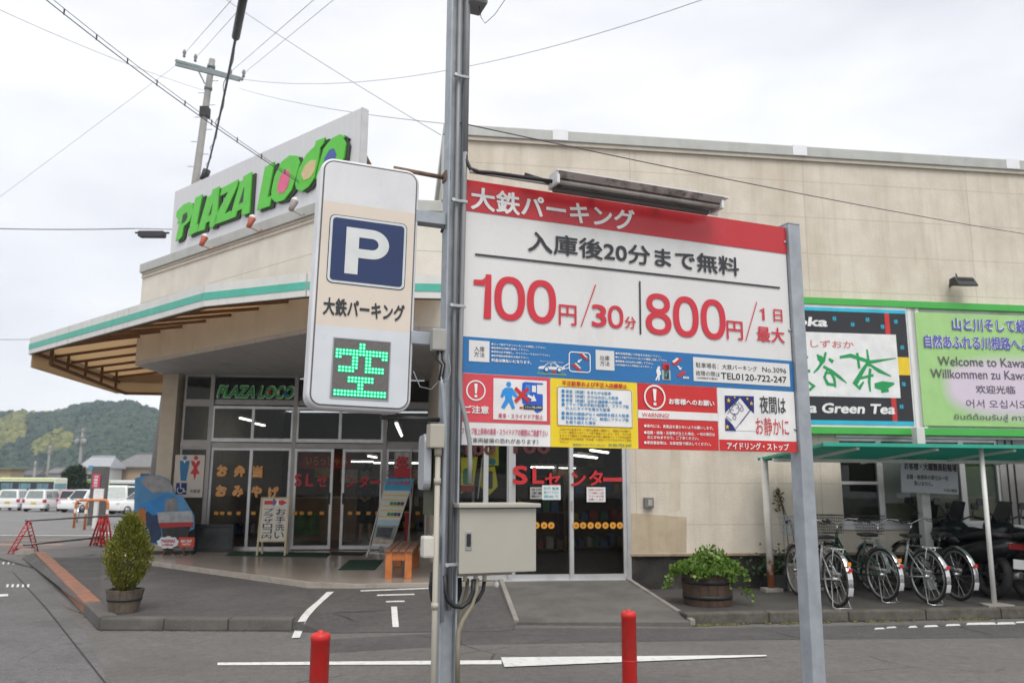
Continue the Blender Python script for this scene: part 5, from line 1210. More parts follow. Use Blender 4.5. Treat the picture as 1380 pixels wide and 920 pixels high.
# ------------------------------------------------------------------ cycle shelter
shg = translucent('shelter_sheet', (.010, .13, .09), (.008, .13, .09), .3)
shr = M('shelter_edge', (.02, .36, .25), .45, var=.1, dirt=.3, dz=1)
whp = M('pole_white', (.66, .655, .63), .45, var=.05, dirt=.2, dcol=(.35, .30, .25), dz=.3)
rpost = M('pole_rusty', (.60, .57, .52), .55, var=.08, rust=(.1, 1.25))
b0 = gz(1040, 796, .12); inv = FW.inverted()
lp = inv @ b0; l0x, l0y = lp.x, lp.y
fpost = inv @ gz(1340.5, 816, .12)
rx0, rx1 = l0x-.06, l0x+9
yb, yf = -.28, fpost.y-.12
zf = on(FW, 1200, 599, yf)[1]; zr = on(FW, 1200, 619, yb)[1]
print('shelter', l0x, l0y, fpost, yf, zf, zr)
SHL = thing('bicycle_shelter', FW @ Vector((rx0+3, -1, .115)), 'low bicycle shelter with a translucent green roof on white poles', 'shelter')
p = B(FW)
n = 80
vs = []; 
for y_, z_ in ((yf, zf), (yb, zr)):
    for k in range(n*2+1): vs.append((rx0+(rx1-rx0)*k/(2*n), y_, z_+(.016 if k % 2 else 0)))
p.add(vs, [(k, k+1, 2*n+1+k+1, 2*n+1+k) for k in range(2*n)]); part('roof_sheet', p, shg, SHL)
p = B(FW); p.beam((rx0, yf, zf-.005), (rx1, yf, zf-.005), .05, .045); p.beam((rx0, yb, zr-.01), (rx1, yb, zr-.01), .05, .04); p.beam((rx0+.02, yf, zf-.01), (rx0+.02, yb, zr-.015), .04, .035)
part('roof_edge', p, shr, SHL)
p = B(FW)
for k in range(9): 
    x_ = rx0+.5+k*1.08; p.beam((x_, yf+.05, zf-.05), (x_, yb-.05, zr-.055), .04, .03)
part('rafter', p, whp, SHL)
p = B(FW); p.beam((rx0, -.75, (zf+zr)/2-.10), (rx1, -.75, (zf+zr)/2-.10), .045, .05); part('purlin', p, whp, SHL)
p = B(FW); p.tube([(l0x, l0y, .12), (l0x-.02, l0y, zr+.0)], .05, 14); part('post', p, rpost, SHL)
p = B(FW); p.box(l0x-.13, l0x+.13, l0y-.1, l0y+.1, .11, .165); part('post_footing', p, conc, SHL, .01)
tl = on(FW, 1325, 606, fpost.y)
for dx in (0, 4.2):
    p = B(FW); p.tube([(fpost.x+dx, fpost.y, .12), (tl[0]+dx, fpost.y+.04, zf-.02)], .03, 12); part('post', p, whp, SHL)
    p = B(FW); p.slab([(fpost.x+dx-.18, fpost.y-.13), (fpost.x+dx+.2, fpost.y-.1), (fpost.x+dx+.16, fpost.y+.12), (fpost.x+dx-.12, fpost.y+.12)], .11, .145); part('post_footing', p, conc, SHL, .008)
x_, _ = on(FW, 1246, 680, -.35)
for dx in (0, 4.1): p = B(FW); p.box(x_+dx-.065, x_+dx+.065, -.40, -.27, .11, zg0+.1); part('post', p, whp, SHL, .006)
# cycle-park notice hanging under the shelter
ny = -.62
nx0, nz1 = on(FW, 1212, 618, ny); nx1, nz0 = on(FW, 1292, 663, ny)
NT = thing('parking_notice', FW @ Vector(((nx0+nx1)/2, ny, nz0)), 'grey notice with black lettering hanging below the green shelter roof', 'notice')
nm_ = FW @ Matrix.Translation((nx0, ny, nz0)) @ Matrix.Rotation(R(2.0), 4, 'Y'); ww = nx1-nx0; hh_ = nz1-nz0
p = B(nm_); p.box(0, ww, 0, .012, 0, hh_); part('panel', p, M('notice_grey', (.42, .43, .46), .5, var=.06), NT)
b = B(nm_)
b.text('お客様・大鐵職員駐輪場', ww*.06, ww*.985, hh_*.68, hh_*.92, -.003, .03); b.text('盗難・破損等の責任は一切', ww*.09, ww*.82, hh_*.40, hh_*.55, -.003, .015); b.text('負いません。', ww*.22, ww*.55, hh_*.21, hh_*.36, -.003, .015); b.text('大井川鐵道', ww*.73, ww*.97, hh_*.06, hh_*.16, -.003, .01)
part('lettering', b, inkk, NT)
p = B(nm_); p.tube([(.1, .01, hh_), (.1, .01, hh_+.12)], .004, 5); p.tube([(ww-.1, .01, hh_), (ww-.1, .01, hh_+.12)], .004, 5); part('hanging_wire', p, steel_l, NT)

# ------------------------------------------------------------------ bicycles
tyre = M('tyre', (.022, .021, .021), .75); chrome = M('chrome', (.62, .62, .62), .22, metal=.9, var=.06); chr2 = M('dull_chrome', (.42, .42, .42), .35, metal=.8)
seatm = M('saddle_black', (.018, .018, .02), .45); refl = M('reflector_red', (.60, .02, .02), .2); refo = M('reflector_amber', (.75, .25, .02), .25); grip = M('grip_black', (.02, .02, .022), .6)
wire = M('basket_wire', (.16, .16, .165), .4, metal=.5)
def circ(cy, cz, r, n=36, a0=0, a1=360, x=0): return [(x, cy+r*math.cos(R(a0+(a1-a0)*k/n)), cz+r*math.sin(R(a0+(a1-a0)*k/n))) for k in range(n+(0 if a1-a0 == 360 else 1))]
def make_bike(label, fcol, basket=True, rack=True, bcol=None, amber=True, fname='bike_paint', stand=True, black_bars=True, chainguard=True):
    o = thing('bicycle', (0, 0, 0), label, 'bicycle', 'bicycles parked under the green shelter')
    fm = M(fname, fcol, .3, metal=.3, var=.05)
    rr_, fy = .335, 1.08
    for cy in (0, fy):
        b = B(); b.tube(circ(cy, rr_, rr_-.019, 40), .019, 8, closed=True); wv = part('wheel', b, tyre, o)
        b = B(); b.tube(circ(cy, rr_, rr_-.045, 40), .012, 6, closed=True); part('rim', b, chr2, wv)
        b = B()
        for k in range(16):
            a = 2*math.pi*k/16; sx_ = .025*(-1)**k
            b.tube([(sx_, cy+.02*math.cos(a+1.2), rr_+.02*math.sin(a+1.2)), (0, cy+(rr_-.05)*math.cos(a), rr_+(rr_-.05)*math.sin(a))], .0022, 3, cap=False)
        part('spokes', b, chrome, wv)
        b = B(); b.cyl((-.05, cy, rr_), (.05, cy, rr_), .022, n=10); part('hub', b, chrome, wv)
        b = B(); P_ = circ(cy, rr_, rr_+.022, 18, 15 if cy == 0 else 40, 195 if cy == 0 else 185)
        if cy == 0: P_ = circ(cy, rr_, rr_+.022, 20, 40, 208)
        for i in range(len(P_)-1):
            (x0, y0, z0), (x1, y1, z1) = P_[i], P_[i+1]
            b.add([(-.03, y0, z0-.008), (0, y0, z0+.006), (.03, y0, z0-.008), (.03, y1, z1-.008), (0, y1, z1+.006), (-.03, y1, z1-.008)], [(0, 1, 4, 5), (1, 2, 3, 4)], 0, True)
        part('mudguard', b, chrome if cy == 0 else fm, o)
    bb = (0, .44, .29); st = (0, .29, .78); hd1 = (0, .90, .82); hd0 = (0, .93, .66)
    b = B()
    b.tube([bb, (0, .30, .75)], .015, 8); b.tube([hd0, (0, .84, .52), (0, .66, .36), bb], .017, 8); b.tube([(0, .91, .76), (0, .78, .60), (0, .60, .46), (0, .40, .42)], .014, 8)
    b.tube([hd0, hd1], .02, 8)
    for s in (-1, 1):
        b.tube([(s*.02, .42, .29), (s*.055, .0, rr_)], .009, 6); b.tube([(s*.02, .33, .66), (s*.055, .0, rr_)], .007, 6)
        b.tube([(s*.03, .935, .66), (s*.055, 1.02, .45), (s*.055, fy, rr_)], .011, 6)
    b.tube([(-.04, .935, .665), (.04, .935, .665)], .016, 6)
    part('frame', b, fm, o)
    b = B(); b.tube([(0, .30, .72), st], .012, 8); b.tube([hd1, (0, .875, .93)], .012, 8); part('seat_post', b, chrome, o)
    b = B(); b.tube([(-.30, .66, .985), (-.25, .74, 1.0), (-.17, .88, 1.01), (-.06, .90, .955), (0, .875, .935), (.06, .90, .955), (.17, .88, 1.01), (.25, .74, 1.0), (.30, .66, .985)], .011, 8); hb = part('handlebar', b, chrome, o)
    for s in (-1, 1):
        part('grip', B().tube([(s*.245, .75, 1.0), (s*.305, .655, .985)], .017, 8), grip, hb)
        part('brake_lever', B().tube([(s*.21, .83, .985), (s*.235, .76, .97), (s*.27, .69, .955)], .006, 5), grip if black_bars else chrome, hb)
    b = B(); b.add([(-.11, .17, .80), (-.10, .15, .84), (0, .14, .86), (.10, .15, .84), (.11, .17, .80), (-.085, .28, .80), (-.08, .28, .845), (0, .28, .855), (.08, .28, .845), (.085, .28, .80), (-.025, .44, .81), (-.022, .44, .835), (0, .45, .84), (.022, .44, .835), (.025, .44, .81)],
          [(i+5*j, i+1+5*j, i+6+5*j, i+5+5*j) for j in range(2) for i in range(4)]+[(4, 3, 2, 1, 0), (10, 11, 12, 13, 14), (0, 5, 9, 4), (5, 10, 14, 9)], 0, True); part('saddle', b, seatm, o, .008)
    b = B()
    for s in (-.04, .04): b.tube([(s, .22, .80), (s, .24, .765), (s, .34, .78)], .008, 5)
    part('saddle_spring', b, chr2, o)
    if rack:
        b = B()
        for s in (-.065, -.02, .02, .065): b.tube([(s, .22, .705), (s, -.20, .70)], .005, 5)
        for y_ in (.2, 0, -.2): b.tube([(-.07, y_, .703), (.07, y_, .703)], .005, 5)
        for s in (-1, 1): b.tube([(s*.065, -.1, .70), (s*.06, 0, rr_)], .005, 5)
        part('rack', b, chrome, o)
    b = B(); b.box(-.022, .022, -.372, -.355, .45, .495); part('reflector', b, refl, o, .008)
    if amber: b = B(); b.box(-.025, .025, -.345, -.330, .52, .565); part('amber_sticker', b, refo, o, .004)
    b = B(); P_ = circ(0, rr_, rr_+.026, 6, 190, 206)
    for i in range(6):
        (x0, y0, z0), (x1, y1, z1) = P_[i], P_[i+1]; b.add([(-.032, y0, z0-.004), (0, y0-.006, z0), (.032, y0, z0-.004), (.032, y1, z1-.004), (0, y1-.006, z1), (-.032, y1, z1-.004)], [(0, 1, 4, 5), (1, 2, 3, 4)], 0, True)
    part('mudguard_flap', b, M('flap_white', (.60, .60, .62), .35), o)
    if basket:
        bm_ = M('basket_%s' % label[:9].replace(' ', '_'), bcol or (.05, .05, .05), .45, metal=.2); b = B()
        c0 = (.97, .80); 
        for k in range(7):
            t = k/6; z_ = .80+.25*t; hx, y0, y1 = .14+.03*t, .95-.01*t, 1.16+.06*t
            b.tube([(-hx, y0, z_), (hx, y0, z_), (hx, y1, z_), (-hx, y1, z_)], .005 if k == 6 else .0025, 4, closed=True)
        for k in range(9):
            s = -1+2*k/8
            for e0, e1 in (((s*.14, .95, .80), (s*.17, .94, 1.05)), ((s*.14, 1.16, .80), (s*.17, 1.22, 1.05)), ((s*.14, .95, .80), (s*.14, 1.16, .80))): b.tube([e0, e1], .0022, 3, cap=False)
        for k in range(1, 6):
            t = k/6
            for s in (-1, 1): b.tube([(s*.14, .95+.21*t, .80), (s*.17, .94+.28*t, 1.05)], .0022, 3, cap=False)
        part('basket', b, bm_, o)
    if chainguard: b = B(); b.tube([(.06, .0, .385), (.06, .2, .39), (.06, .46, .375)], [.02, .03, .035], 8); part('chain_guard', b, chr2, o)
    b = B(); b.lathe([(.0, -.004), (.085, -.004), (.085, .004), (0, .004)], (.05, .44, .29), 18, ax='X'); part('chainring', b, chr2, o)
    for s in (-1, 1):
        b = B(); b.tube([(s*.07, .44, .29), (s*.085, .44+s*.12, .29-s*.11)], .009, 6); cr_ = part('crank', b, chrome, o)
        b = B(); b.box(min(s*.09, s*.17), max(s*.09, s*.17), .41+s*.12, .47+s*.12, .28-s*.11, .30-s*.11); part('pedal', b, grip, cr_, .004)
    if stand:
        b = B(); b.tube([(-.06, 0, rr_-.02), (-.11, -.10, .02), (-.10, -.16, .008), (.10, -.16, .008), (.11, -.10, .02), (.06, 0, rr_-.02)], .008, 6); part('kickstand', b, chrome, o)
    return o
def put(o, px, py, yaw, roll=0):
    p = gz(px, py, .117); o.location = p; o.rotation_euler = (0, R(roll), R(yaw)); return o
put(make_bike('silver bicycle with a wire basket, half hidden behind the steel post of the price board', (.50, .51, .53), True, True, (.30, .36, .42), fname='bike_silver'), 1129, 818, 6)
put(make_bike('bicycle with a dark green frame and a grey basket, second from the steel post', (.035, .075, .06), True, False, None, True, 'bike_dark_green', True), 1192, 810, 14)
put(make_bike('bicycle with a silver and teal frame and a black wire basket, mid row', (.42, .47, .46), True, True, (.05, .05, .05), False, 'bike_teal_silver'), 1253, 813, 14)
b4 = put(make_bike('black bicycle without basket parked next to the dark motorcycles', (.02, .02, .022), False, False, None, False, 'bike_black', False), 1293, 809, 9)

# ------------------------------------------------------------------ motorcycles
mb = M('moto_black', (.012, .012, .014), .25, var=.2); ms = M('moto_seat', (.015, .014, .014), .65); mg = M('moto_engine', (.06, .06, .065), .4, metal=.6)
def make_moto(label):
    o = thing('motorcycle', (0, 0, 0), label, 'motorcycle', 'motorcycles parked beside the bicycles')
    for cy, r_ in ((0, .31), (1.42, .31)):
        b = B(); b.tube(circ(cy, r_, r_-.06, 32), .06, 10, closed=True); w_ = part('wheel', b, tyre, o)
        b = B(); b.tube(circ(cy, r_, r_-.11, 28), .018, 8, closed=True)
        for k in range(6): a = k*math.pi/3; b.tube([(0, cy, r_), (0, cy+(r_-.11)*math.cos(a), r_+(r_-.11)*math.sin(a))], .014, 6)
        b.cyl((-.07, cy, r_), (.07, cy, r_), .05, n=12); part('rim', b, mg, w_)
    def lo(secs): 
        b = B(); n = 12; vs = []
        for y_, zc, hw_, hz in secs:
            for k in range(n): a = 2*math.pi*k/n; c_, s_ = math.cos(a), math.sin(a); vs.append((hw_*math.copysign(abs(c_)**.7, c_), y_, zc+hz*math.copysign(abs(s_)**.7, s_)))
        N = len(secs)
        b.add(vs, [(i*n+k, i*n+(k+1) % n, (i+1)*n+(k+1) % n, (i+1)*n+k) for i in range(N-1) for k in range(n)]+[tuple(reversed(range(n))), tuple(range((N-1)*n, N*n))], 0, True); return b
    part('rear_cowl', lo([(-.38, .70, .06, .05), (-.25, .68, .15, .11), (.1, .60, .19, .16), (.45, .52, .19, .14), (.6, .50, .14, .1)]), mb, o)
    part('seat', lo([(-.22, .82, .11, .03), (-.05, .84, .15, .05), (.22, .80, .15, .05), (.45, .76, .12, .05), (.62, .77, .07, .03)]), ms, o)
    part('fuel_tank', lo([(.5, .70, .08, .06), (.65, .76, .14, .12), (.9, .78, .15, .13), (1.08, .76, .09, .09)]), mb, o)
    part('front_cowl', lo([(1.02, .80, .12, .12), (1.18, .84, .21, .17), (1.34, .84, .18, .15), (1.46, .80, .09, .08)]), mb, o)
    part('engine', lo([(.42, .40, .16, .14), (.6, .40, .20, .19), (.9, .42, .20, .2), (1.05, .42, .12, .14)]), mg, o)
    b = B(); b.tube(circ(1.42, .31, .345, 14, 25, 165), .05, 8); part('front_mudguard', b, mb, o)
    b = B()
    for s in (-1, 1): b.tube([(s*.10, 1.42, .31), (s*.10, 1.22, .84)], .024, 8)
    part('fork', b, mg, o)
    b = B(); b.tube([(-.37, 1.02, 1.04), (-.22, 1.12, 1.06), (-.08, 1.18, .98), (.08, 1.18, .98), (.22, 1.12, 1.06), (.37, 1.02, 1.04)], .013, 8); h_ = part('handlebar', b, mg, o)
    for s in (-1, 1):
        part('grip', B().tube([(s*.27, 1.09, 1.057), (s*.38, 1.01, 1.04)], .02, 8), grip, h_)
        b = B(); b.tube([(s*.27, 1.12, 1.06), (s*.34, 1.16, 1.20)], .007, 6); m_ = part('mirror', b, grip, h_)
        b = B(); b.prism(rrect(s*.36-.07, s*.36+.07, 1.17, 1.27, .035), 1.15, 1.17); part('mirror_glass', b, mb, m_)
    b = B(); b.add([(-.16, 1.20, .98), (.16, 1.20, .98), (.12, 1.10, 1.26), (-.12, 1.10, 1.26)], [(0, 1, 2, 3)]); part('windscreen', b, M('screen_smoke', (.03, .03, .03), .1), o)
    b = B(); b.prism(rrect(-.24, .24, .78, 1.10, .06), -.52, -.20); part('top_case', b, mb, o, .05)
    b = B(); b.box(-.12, .12, -.40, -.37, .66, .74); part('tail_light', b, M('tail_dark_red', (.14, .01, .01), .2), o, .01)
    b = B(); b.box(-.09, .09, -.43, -.42, .42, .54); part('licence_plate', b, M('plate_white', (.5, .5, .5), .4), o)
    b = B(); b.tube([(.2, .55, .30), (.22, .2, .28), (.22, -.25, .34)], [.03, .045, .05], 10); part('exhaust', b, chr2, o)
    b = B(); b.tube([(0, .42, .3), (0, .02, .31)], .035, 8); part('swing_arm', b, mg, o)
    return o
m1 = make_moto('black motorcycle with its handlebar and mirrors beside the slim white shelter pole')
pp = gz(1338, 806, .117); m1.location = pp; m1.rotation_euler = (0, R(6), R(14))
m2 = copy_tree(m1); m2['label'] = 'second black motorcycle with a round top case at the right edge of the row'
pp = gz(1392, 810, .117); m2.location = pp; m2.rotation_euler = (0, R(6), R(20))
m3 = copy_tree(m1); m3['label'] = 'third black motorcycle farthest right, cut by the edge of the photo'
pp = gz(1450, 812, .117); m3.location = pp; m3.rotation_euler = (0, R(5), R(12))
for c in list(m1.children):
    if c.name.startswith('top_case'): bpy.data.objects.remove(c)

# ------------------------------------------------------------------ planters
wood_d = M('barrel_wood', (.07, .04, .027), .8, var=.45, scale=5, bump=.4, dirt=.6, dcol=(.025, .02, .016), dz=.3, dscale=5)
wood_g = M('barrel_wood_grey', (.125, .10, .075), .85, var=.35, scale=6, bump=.4, dirt=.6, dcol=(.05, .04, .03), dz=.3, dscale=7)
hoop = M('barrel_hoop', (.018, .017, .017), .6); soil = M('soil', (.03, .022, .015), .95, var=.4, bump=.8)
def barrel(px, py, z, rb, rt, h, hoops, m_, label, group='half barrels used as planters'):
    p = gz(px, py, z); d0 = Vector((p.x, p.y, 0)).normalized()*rb; p = Vector((p.x+d0.x, p.y+d0.y, z))
    o = thing('barrel_planter', p, label, 'planter', group)
    m0 = Matrix.Translation(p); n = 18; b = B(m0)
    for k in range(n):
        a0 = 2*math.pi*(k+.02)/n; a1 = 2*math.pi*(k+.98)/n
        j = random.uniform(-.006, .006)
        def pt(a, r_, z_): return (r_*math.cos(a), r_*math.sin(a), z_)
        for u in range(3):
            c0 = a0+(a1-a0)*u/3; c1 = a0+(a1-a0)*(u+1)/3
            b.add([pt(c0, rb, 0), pt(c1, rb, 0), pt(c1, rt+j, h+j), pt(c0, rt+j, h+j), pt(c0, rb-.03, 0), pt(c1, rb-.03, 0), pt(c1, rt-.03, h+j), pt(c0, rt-.03, h+j)], [(0, 1, 2, 3), (3, 2, 6, 7), (5, 4, 7, 6)])
    part('staves', b, m_, o)
    for z0, hh in hoops:
        f_ = lambda z_: rb+(rt-rb)*z_/h
        b = B(m0); b.lathe([(f_(z0)+.002, z0), (f_(z0)+.007, z0), (f_(z0+hh)+.007, z0+hh), (f_(z0+hh)+.002, z0+hh)], n=36); part('hoop', b, hoop, o)
    b = B(m0); b.lathe([(0, h-.05), (rt-.02, h-.06)], n=24); part('soil', b, soil, o)
    return o, p
bo2, bp = barrel(954, 818, .117, .295, .315, .38, ((.08, .05), (.26, .055)), wood_d, 'dark half barrel planter on the pavement filled with leafy green plants')
GL = thing('leafy_plant', bp+Vector((0, 0, .33)), 'bright green leafy plant spilling over the dark half barrel by the wall', 'plant')
b = B(); pts = []
for k in range(3600):
    a = random.uniform(0, 2*math.pi); r_ = math.sqrt(random.random())*.44
    top = .10+.17*math.exp(-((r_*math.cos(a)-.05)**2+(r_*math.sin(a))**2)/.05)+.06*math.sin(a*3+r_*9)
    z_ = .41+random.uniform(-.05, 1)**1.0*max(.03, top*(1-(r_/.56)**2))-max(0, r_-.38)*random.uniform(.2, .9)
    pts.append((bp.x+r_*math.cos(a), bp.y+r_*math.sin(a)*.85, bp.z+z_))
for (dx, dy, n_, L_) in ((.42, -.12, 50, .32), (-.44, -.1, 34, .18), (.2, -.36, 22, .16), (-.14, -.38, 14, .08)):
    for k in range(n_): t = random.random(); pts.append((bp.x+dx+random.gauss(0, .03)+t*.07*math.copysign(1, dx), bp.y+dy+random.gauss(0, .03), bp.z+.40-t*L_))
leafcloud(b, pts, .056, .5, 1.25)
part('foliage', b, leafmat('leaf_bright', (.075, .15, .018), (.17, .29, .045), (.36, .42, .14)), GL)
b = B()
for k in range(14):
    a = k*.45; b.tube([(bp.x, bp.y, bp.z+.3), (bp.x+.15*math.cos(a), bp.y+.15*math.sin(a), bp.z+.45), (bp.x+.34*math.cos(a), bp.y+.3*math.sin(a), bp.z+.5)], .005, 4)
part('stem', b, M('stem_green', (.08, .12, .03), .7), GL)
bo1, cp = barrel(166, 826.5, .135, .15, .205, .25, ((.13, .025),), wood_g, 'weathered grey half barrel planter on the corner of the kerbed island')
TR = thing('conifer', cp+Vector((0, 0, .22)), 'small cone shaped golden green conifer growing in the grey half barrel', 'shrub')
b = B(Matrix.Translation(cp)); b.tube([(0, 0, .2), (.01, 0, .45), (0, 0, .85)], [.03, .025, .01], 8)
for k in range(16): a = k*2.4; z_ = .28+k*.03; b.tube([(0, 0, z_), (.13*math.cos(a), .13*math.sin(a), z_+.1), (.16*math.cos(a), .16*math.sin(a), z_+.22)], [.009, .006, .003], 5)
part('trunk', b, M('bark', (.07, .05, .035), .9), TR)
b = B(); H0, H1 = .25, 1.03
def crad(t): return .235*(min(1, (t+.02)/.36)**.55)*(1-max(0, (t-.36)/.64)**1.9)+.012
for k in range(760):
    t = random.random()**.85; a = random.uniform(0, 2*math.pi); r_ = crad(t)*random.uniform(.55, 1.03)
    z_ = H0+(H1-H0)*t
    c = Vector((cp.x+r_*math.cos(a), cp.y+r_*math.sin(a), cp.z+z_))
    out_ = Vector((math.cos(a)*.5, math.sin(a)*.5, 1.0)).normalized(); tang = Vector((-math.sin(a), math.cos(a), 0)); tw = random.uniform(-.9, .9)
    side = (tang*math.cos(tw)+Vector((math.cos(a), math.sin(a), 0))*math.sin(tw)).normalized()
    for j in range(15):
        u = random.uniform(-.5, .6); v = random.uniform(-.5, .5)*(1-abs(u))
        p = c+out_*u*.11+side*v*.07+Vector((random.gauss(0, .008), random.gauss(0, .008), random.gauss(0, .008)))
        d = (out_+side*v*1.5+Vector((random.gauss(0, .25), random.gauss(0, .25), random.gauss(0, .2)))).normalized(); n_ = d.cross(Vector((random.gauss(0, 1), random.gauss(0, 1), random.gauss(0, 1)))).normalized()
        l = random.uniform(.022, .042); w_ = l*.22
        b.add([p, p+d*l*.5+n_*w_, p+d*l, p+d*l*.5-n_*w_], [(0, 1, 2, 3)])
part('foliage', b, leafmat('conifer_leaf', (.085, .115, .016), (.27, .27, .035), (.38, .33, .06)), TR)
# dark flower box and withered climber behind the steel post
fbp = gz(1068, 797, .117)
FBX = thing('plant_box', (fbp.x, fbp.y+.25, .117), 'dark plant box with dull green plants beside the rusty shelter post', 'planter')
m0 = Matrix.Translation((fbp.x, fbp.y+.25, .117)) @ Matrix.Rotation(.136, 4, 'Z')
p = B(m0); p.box(-.30, .38, -.12, .12, 0, .22); part('box', p, M('box_dark', (.025, .03, .028), .6), FBX, .015)
b = B(); pts = [(fbp.x+random.gauss(-.02, .24), fbp.y+.25+random.gauss(0, .09), .117+.22+abs(random.gauss(0, .14))) for _ in range(420)]
leafcloud(b, pts, .07, .3, 1.5); part('foliage', b, leafmat('leaf_dull', (.025, .055, .02), (.07, .12, .05)), FBX)
WPT = thing('window_box', FW @ Vector((on(FW, 1070, 760, -.25)[0], -.25, .117)), 'pale stone trough standing against the dark plinth behind the steel post', 'planter')
x_ = on(FW, 1072, 760, -.25)[0]; p = B(FW); p.box(x_-.18, x_+.35, -.4, -.12, .117, .46); part('trough', p, M('trough_stone', (.28, .25, .22), .8, var=.15), WPT, .012); p = B(FW); p.box(x_-.2, x_+.37, -.42, -.1, .46, .49); part('rim', p, M('trough_rim', (.42, .38, .34), .8), WPT, .006)
vx, vz0 = on(FW, 1056, 742, -.08); _, vz1 = on(FW, 1052, 660, -.08)
VN = thing('withered_climber', FW @ Vector((vx, -.08, .3)), 'withered brown climbing plant against the beige wall left of the steel post', 'plant')
b = B(FW); b.tube([(vx+.08, -.1, .4), (vx+.07, -.07, 1.0), (vx+.03, -.06, 1.25), (vx-.04, -.06, vz1)], [.006, .007, .012, .004], 6); b.tube([(vx+.2, -.1, .4), (vx+.15, -.07, 1.0), (vx+.08, -.06, 1.15), (vx, -.06, 1.4)], .006, 5); b.tube([(vx+.0, -.1, .4), (vx+.02, -.07, .9), (vx+.04, -.06, 1.2)], .003, 5); part('stem', b, M('stem_brown', (.09, .065, .03), .9), VN)
b = B(); pts = [FW @ Vector((vx-.03+random.gauss(0, .03), -.06+random.gauss(0, .02), vz1-.0-abs(random.gauss(0, .14)))) for _ in range(90)]; leafcloud(b, pts, .05, .2, 2.2); part('dry_leaves', b, leafmat('leaf_dry', (.08, .07, .025), (.16, .11, .05)), VN)

# ================================================================== things at the shop entrance
def fy(px, py, y): return on(FF, px, py, y)
def fbase(x, y, z=.25): return FF @ Vector((x, y, z))
# toilet sign on the glass
x0, z1 = fy(236.5, 612.5, -.06); x1, z0 = fy(272.5, 670, -.06)
TSN = thing('toilet_sign', fbase((x0+x1)/2, -.06, z0), 'pale toilet sign with a blue man, a red woman and a wheelchair symbol', 'sign')
p = B(FF); p.box(x0, x1, -.06, -.045, z0, z1); part('panel', p, M('toilet_board', (.62, .56, .49), .5, var=.03), TSN, .003)
tblue = M('toilet_blue', (.02, .17, .36), .45); tred = M('toilet_red', (.55, .02, .03), .45)
def fig(cx, cz, s, m_, woman):
    b = B(FF); b.disc(cx, cz+.43*s, .085*s, -.063, 16)
    if woman: b.flat([(cx-.19*s, cz+.31*s), (cx+.19*s, cz+.31*s), (cx+.16*s, cz+.18*s), (cx+.06*s, cz+.02*s), (cx+.2*s, cz-.22*s), (cx+.07*s, cz-.22*s), (cx, cz-.5*s), (cx-.07*s, cz-.22*s), (cx-.2*s, cz-.22*s), (cx-.06*s, cz+.02*s), (cx-.16*s, cz+.18*s)], -.063)
    else: b.flat([(cx-.2*s, cz+.31*s), (cx+.2*s, cz+.31*s), (cx+.17*s, cz+.0*s), (cx+.11*s, cz-.5*s), (cx-.11*s, cz-.5*s), (cx-.17*s, cz+.0*s)], -.063)
    b2 = B(FF); b2.flat([(cx-.06*s, cz+.32*s), (cx+.06*s, cz+.32*s), (cx, cz+.2*s)], -.066); o = part('figure', b, m_, TSN); part('collar', b2, wh, o)
ww, hh_ = x1-x0, z1-z0
fig(x0+ww*.33, z0+hh_*.68, hh_*.58, tblue, False); fig(x0+ww*.70, z0+hh_*.68, hh_*.58, tred, True)
b = B(FF); b.box(x0+ww*.1, x0+ww*.46, -.063, -.061, z0+hh_*.07, z0+hh_*.34); wc = part('wheelchair_field', b, M('wc_blue', (.015, .035, .16), .45), TSN)
b = B(FF); qx, qz, qs = x0+ww*.28, z0+hh_*.205, hh_*.12
b.disc(qx-qs*.2, qz+qs*.85, qs*.17, -.066, 10); b.ribbon([(qx-qs*.2, qz+qs*.6), (qx-qs*.1, qz), (qx+qs*.45, qz), (qx+qs*.65, qz-qs*.6), (qx+qs*.95, qz-qs*.55)], qs*.2, -.066); b.ribbon([(qx-qs*.15+qs*.6*math.cos(R(a)), qz-qs*.3+qs*.6*math.sin(R(a))) for a in range(120, 380, 20)], qs*.15, -.0665); part('wheelchair_symbol', b, wh, wc)
b = B(FF); b.text('化粧室', x0+ww*.58, x0+ww*.92, z0+hh_*.11, z0+hh_*.19, -.063, .02); part('lettering', b, inkk, TSN)
# black framed board on the floor
x0, z1 = fy(264, 706, -.35); x1, z0 = fy(314, 738, -.35)
BX = thing('framed_board', fbase((x0+x1)/2, -.35), 'black framed display board standing on the tiled floor below the lettered window', 'display board')
p = B(FF); 
for a, b_, c, d in ((x0, x1, .25, .30), (x0, x1, z1-.05, z1), (x0, x0+.05, .30, z1-.05), (x1-.05, x1, .30, z1-.05)): p.box(a, b_, -.40, -.30, c, d)
part('frame', p, M('frame_black', (.02, .02, .022), .35), BX, .006)
p = B(FF); p.box(x0+.05, x1-.05, -.36, -.32, .30, z1-.05); part('face', p, M('face_dark', (.035, .04, .04), .25, var=.3), BX)
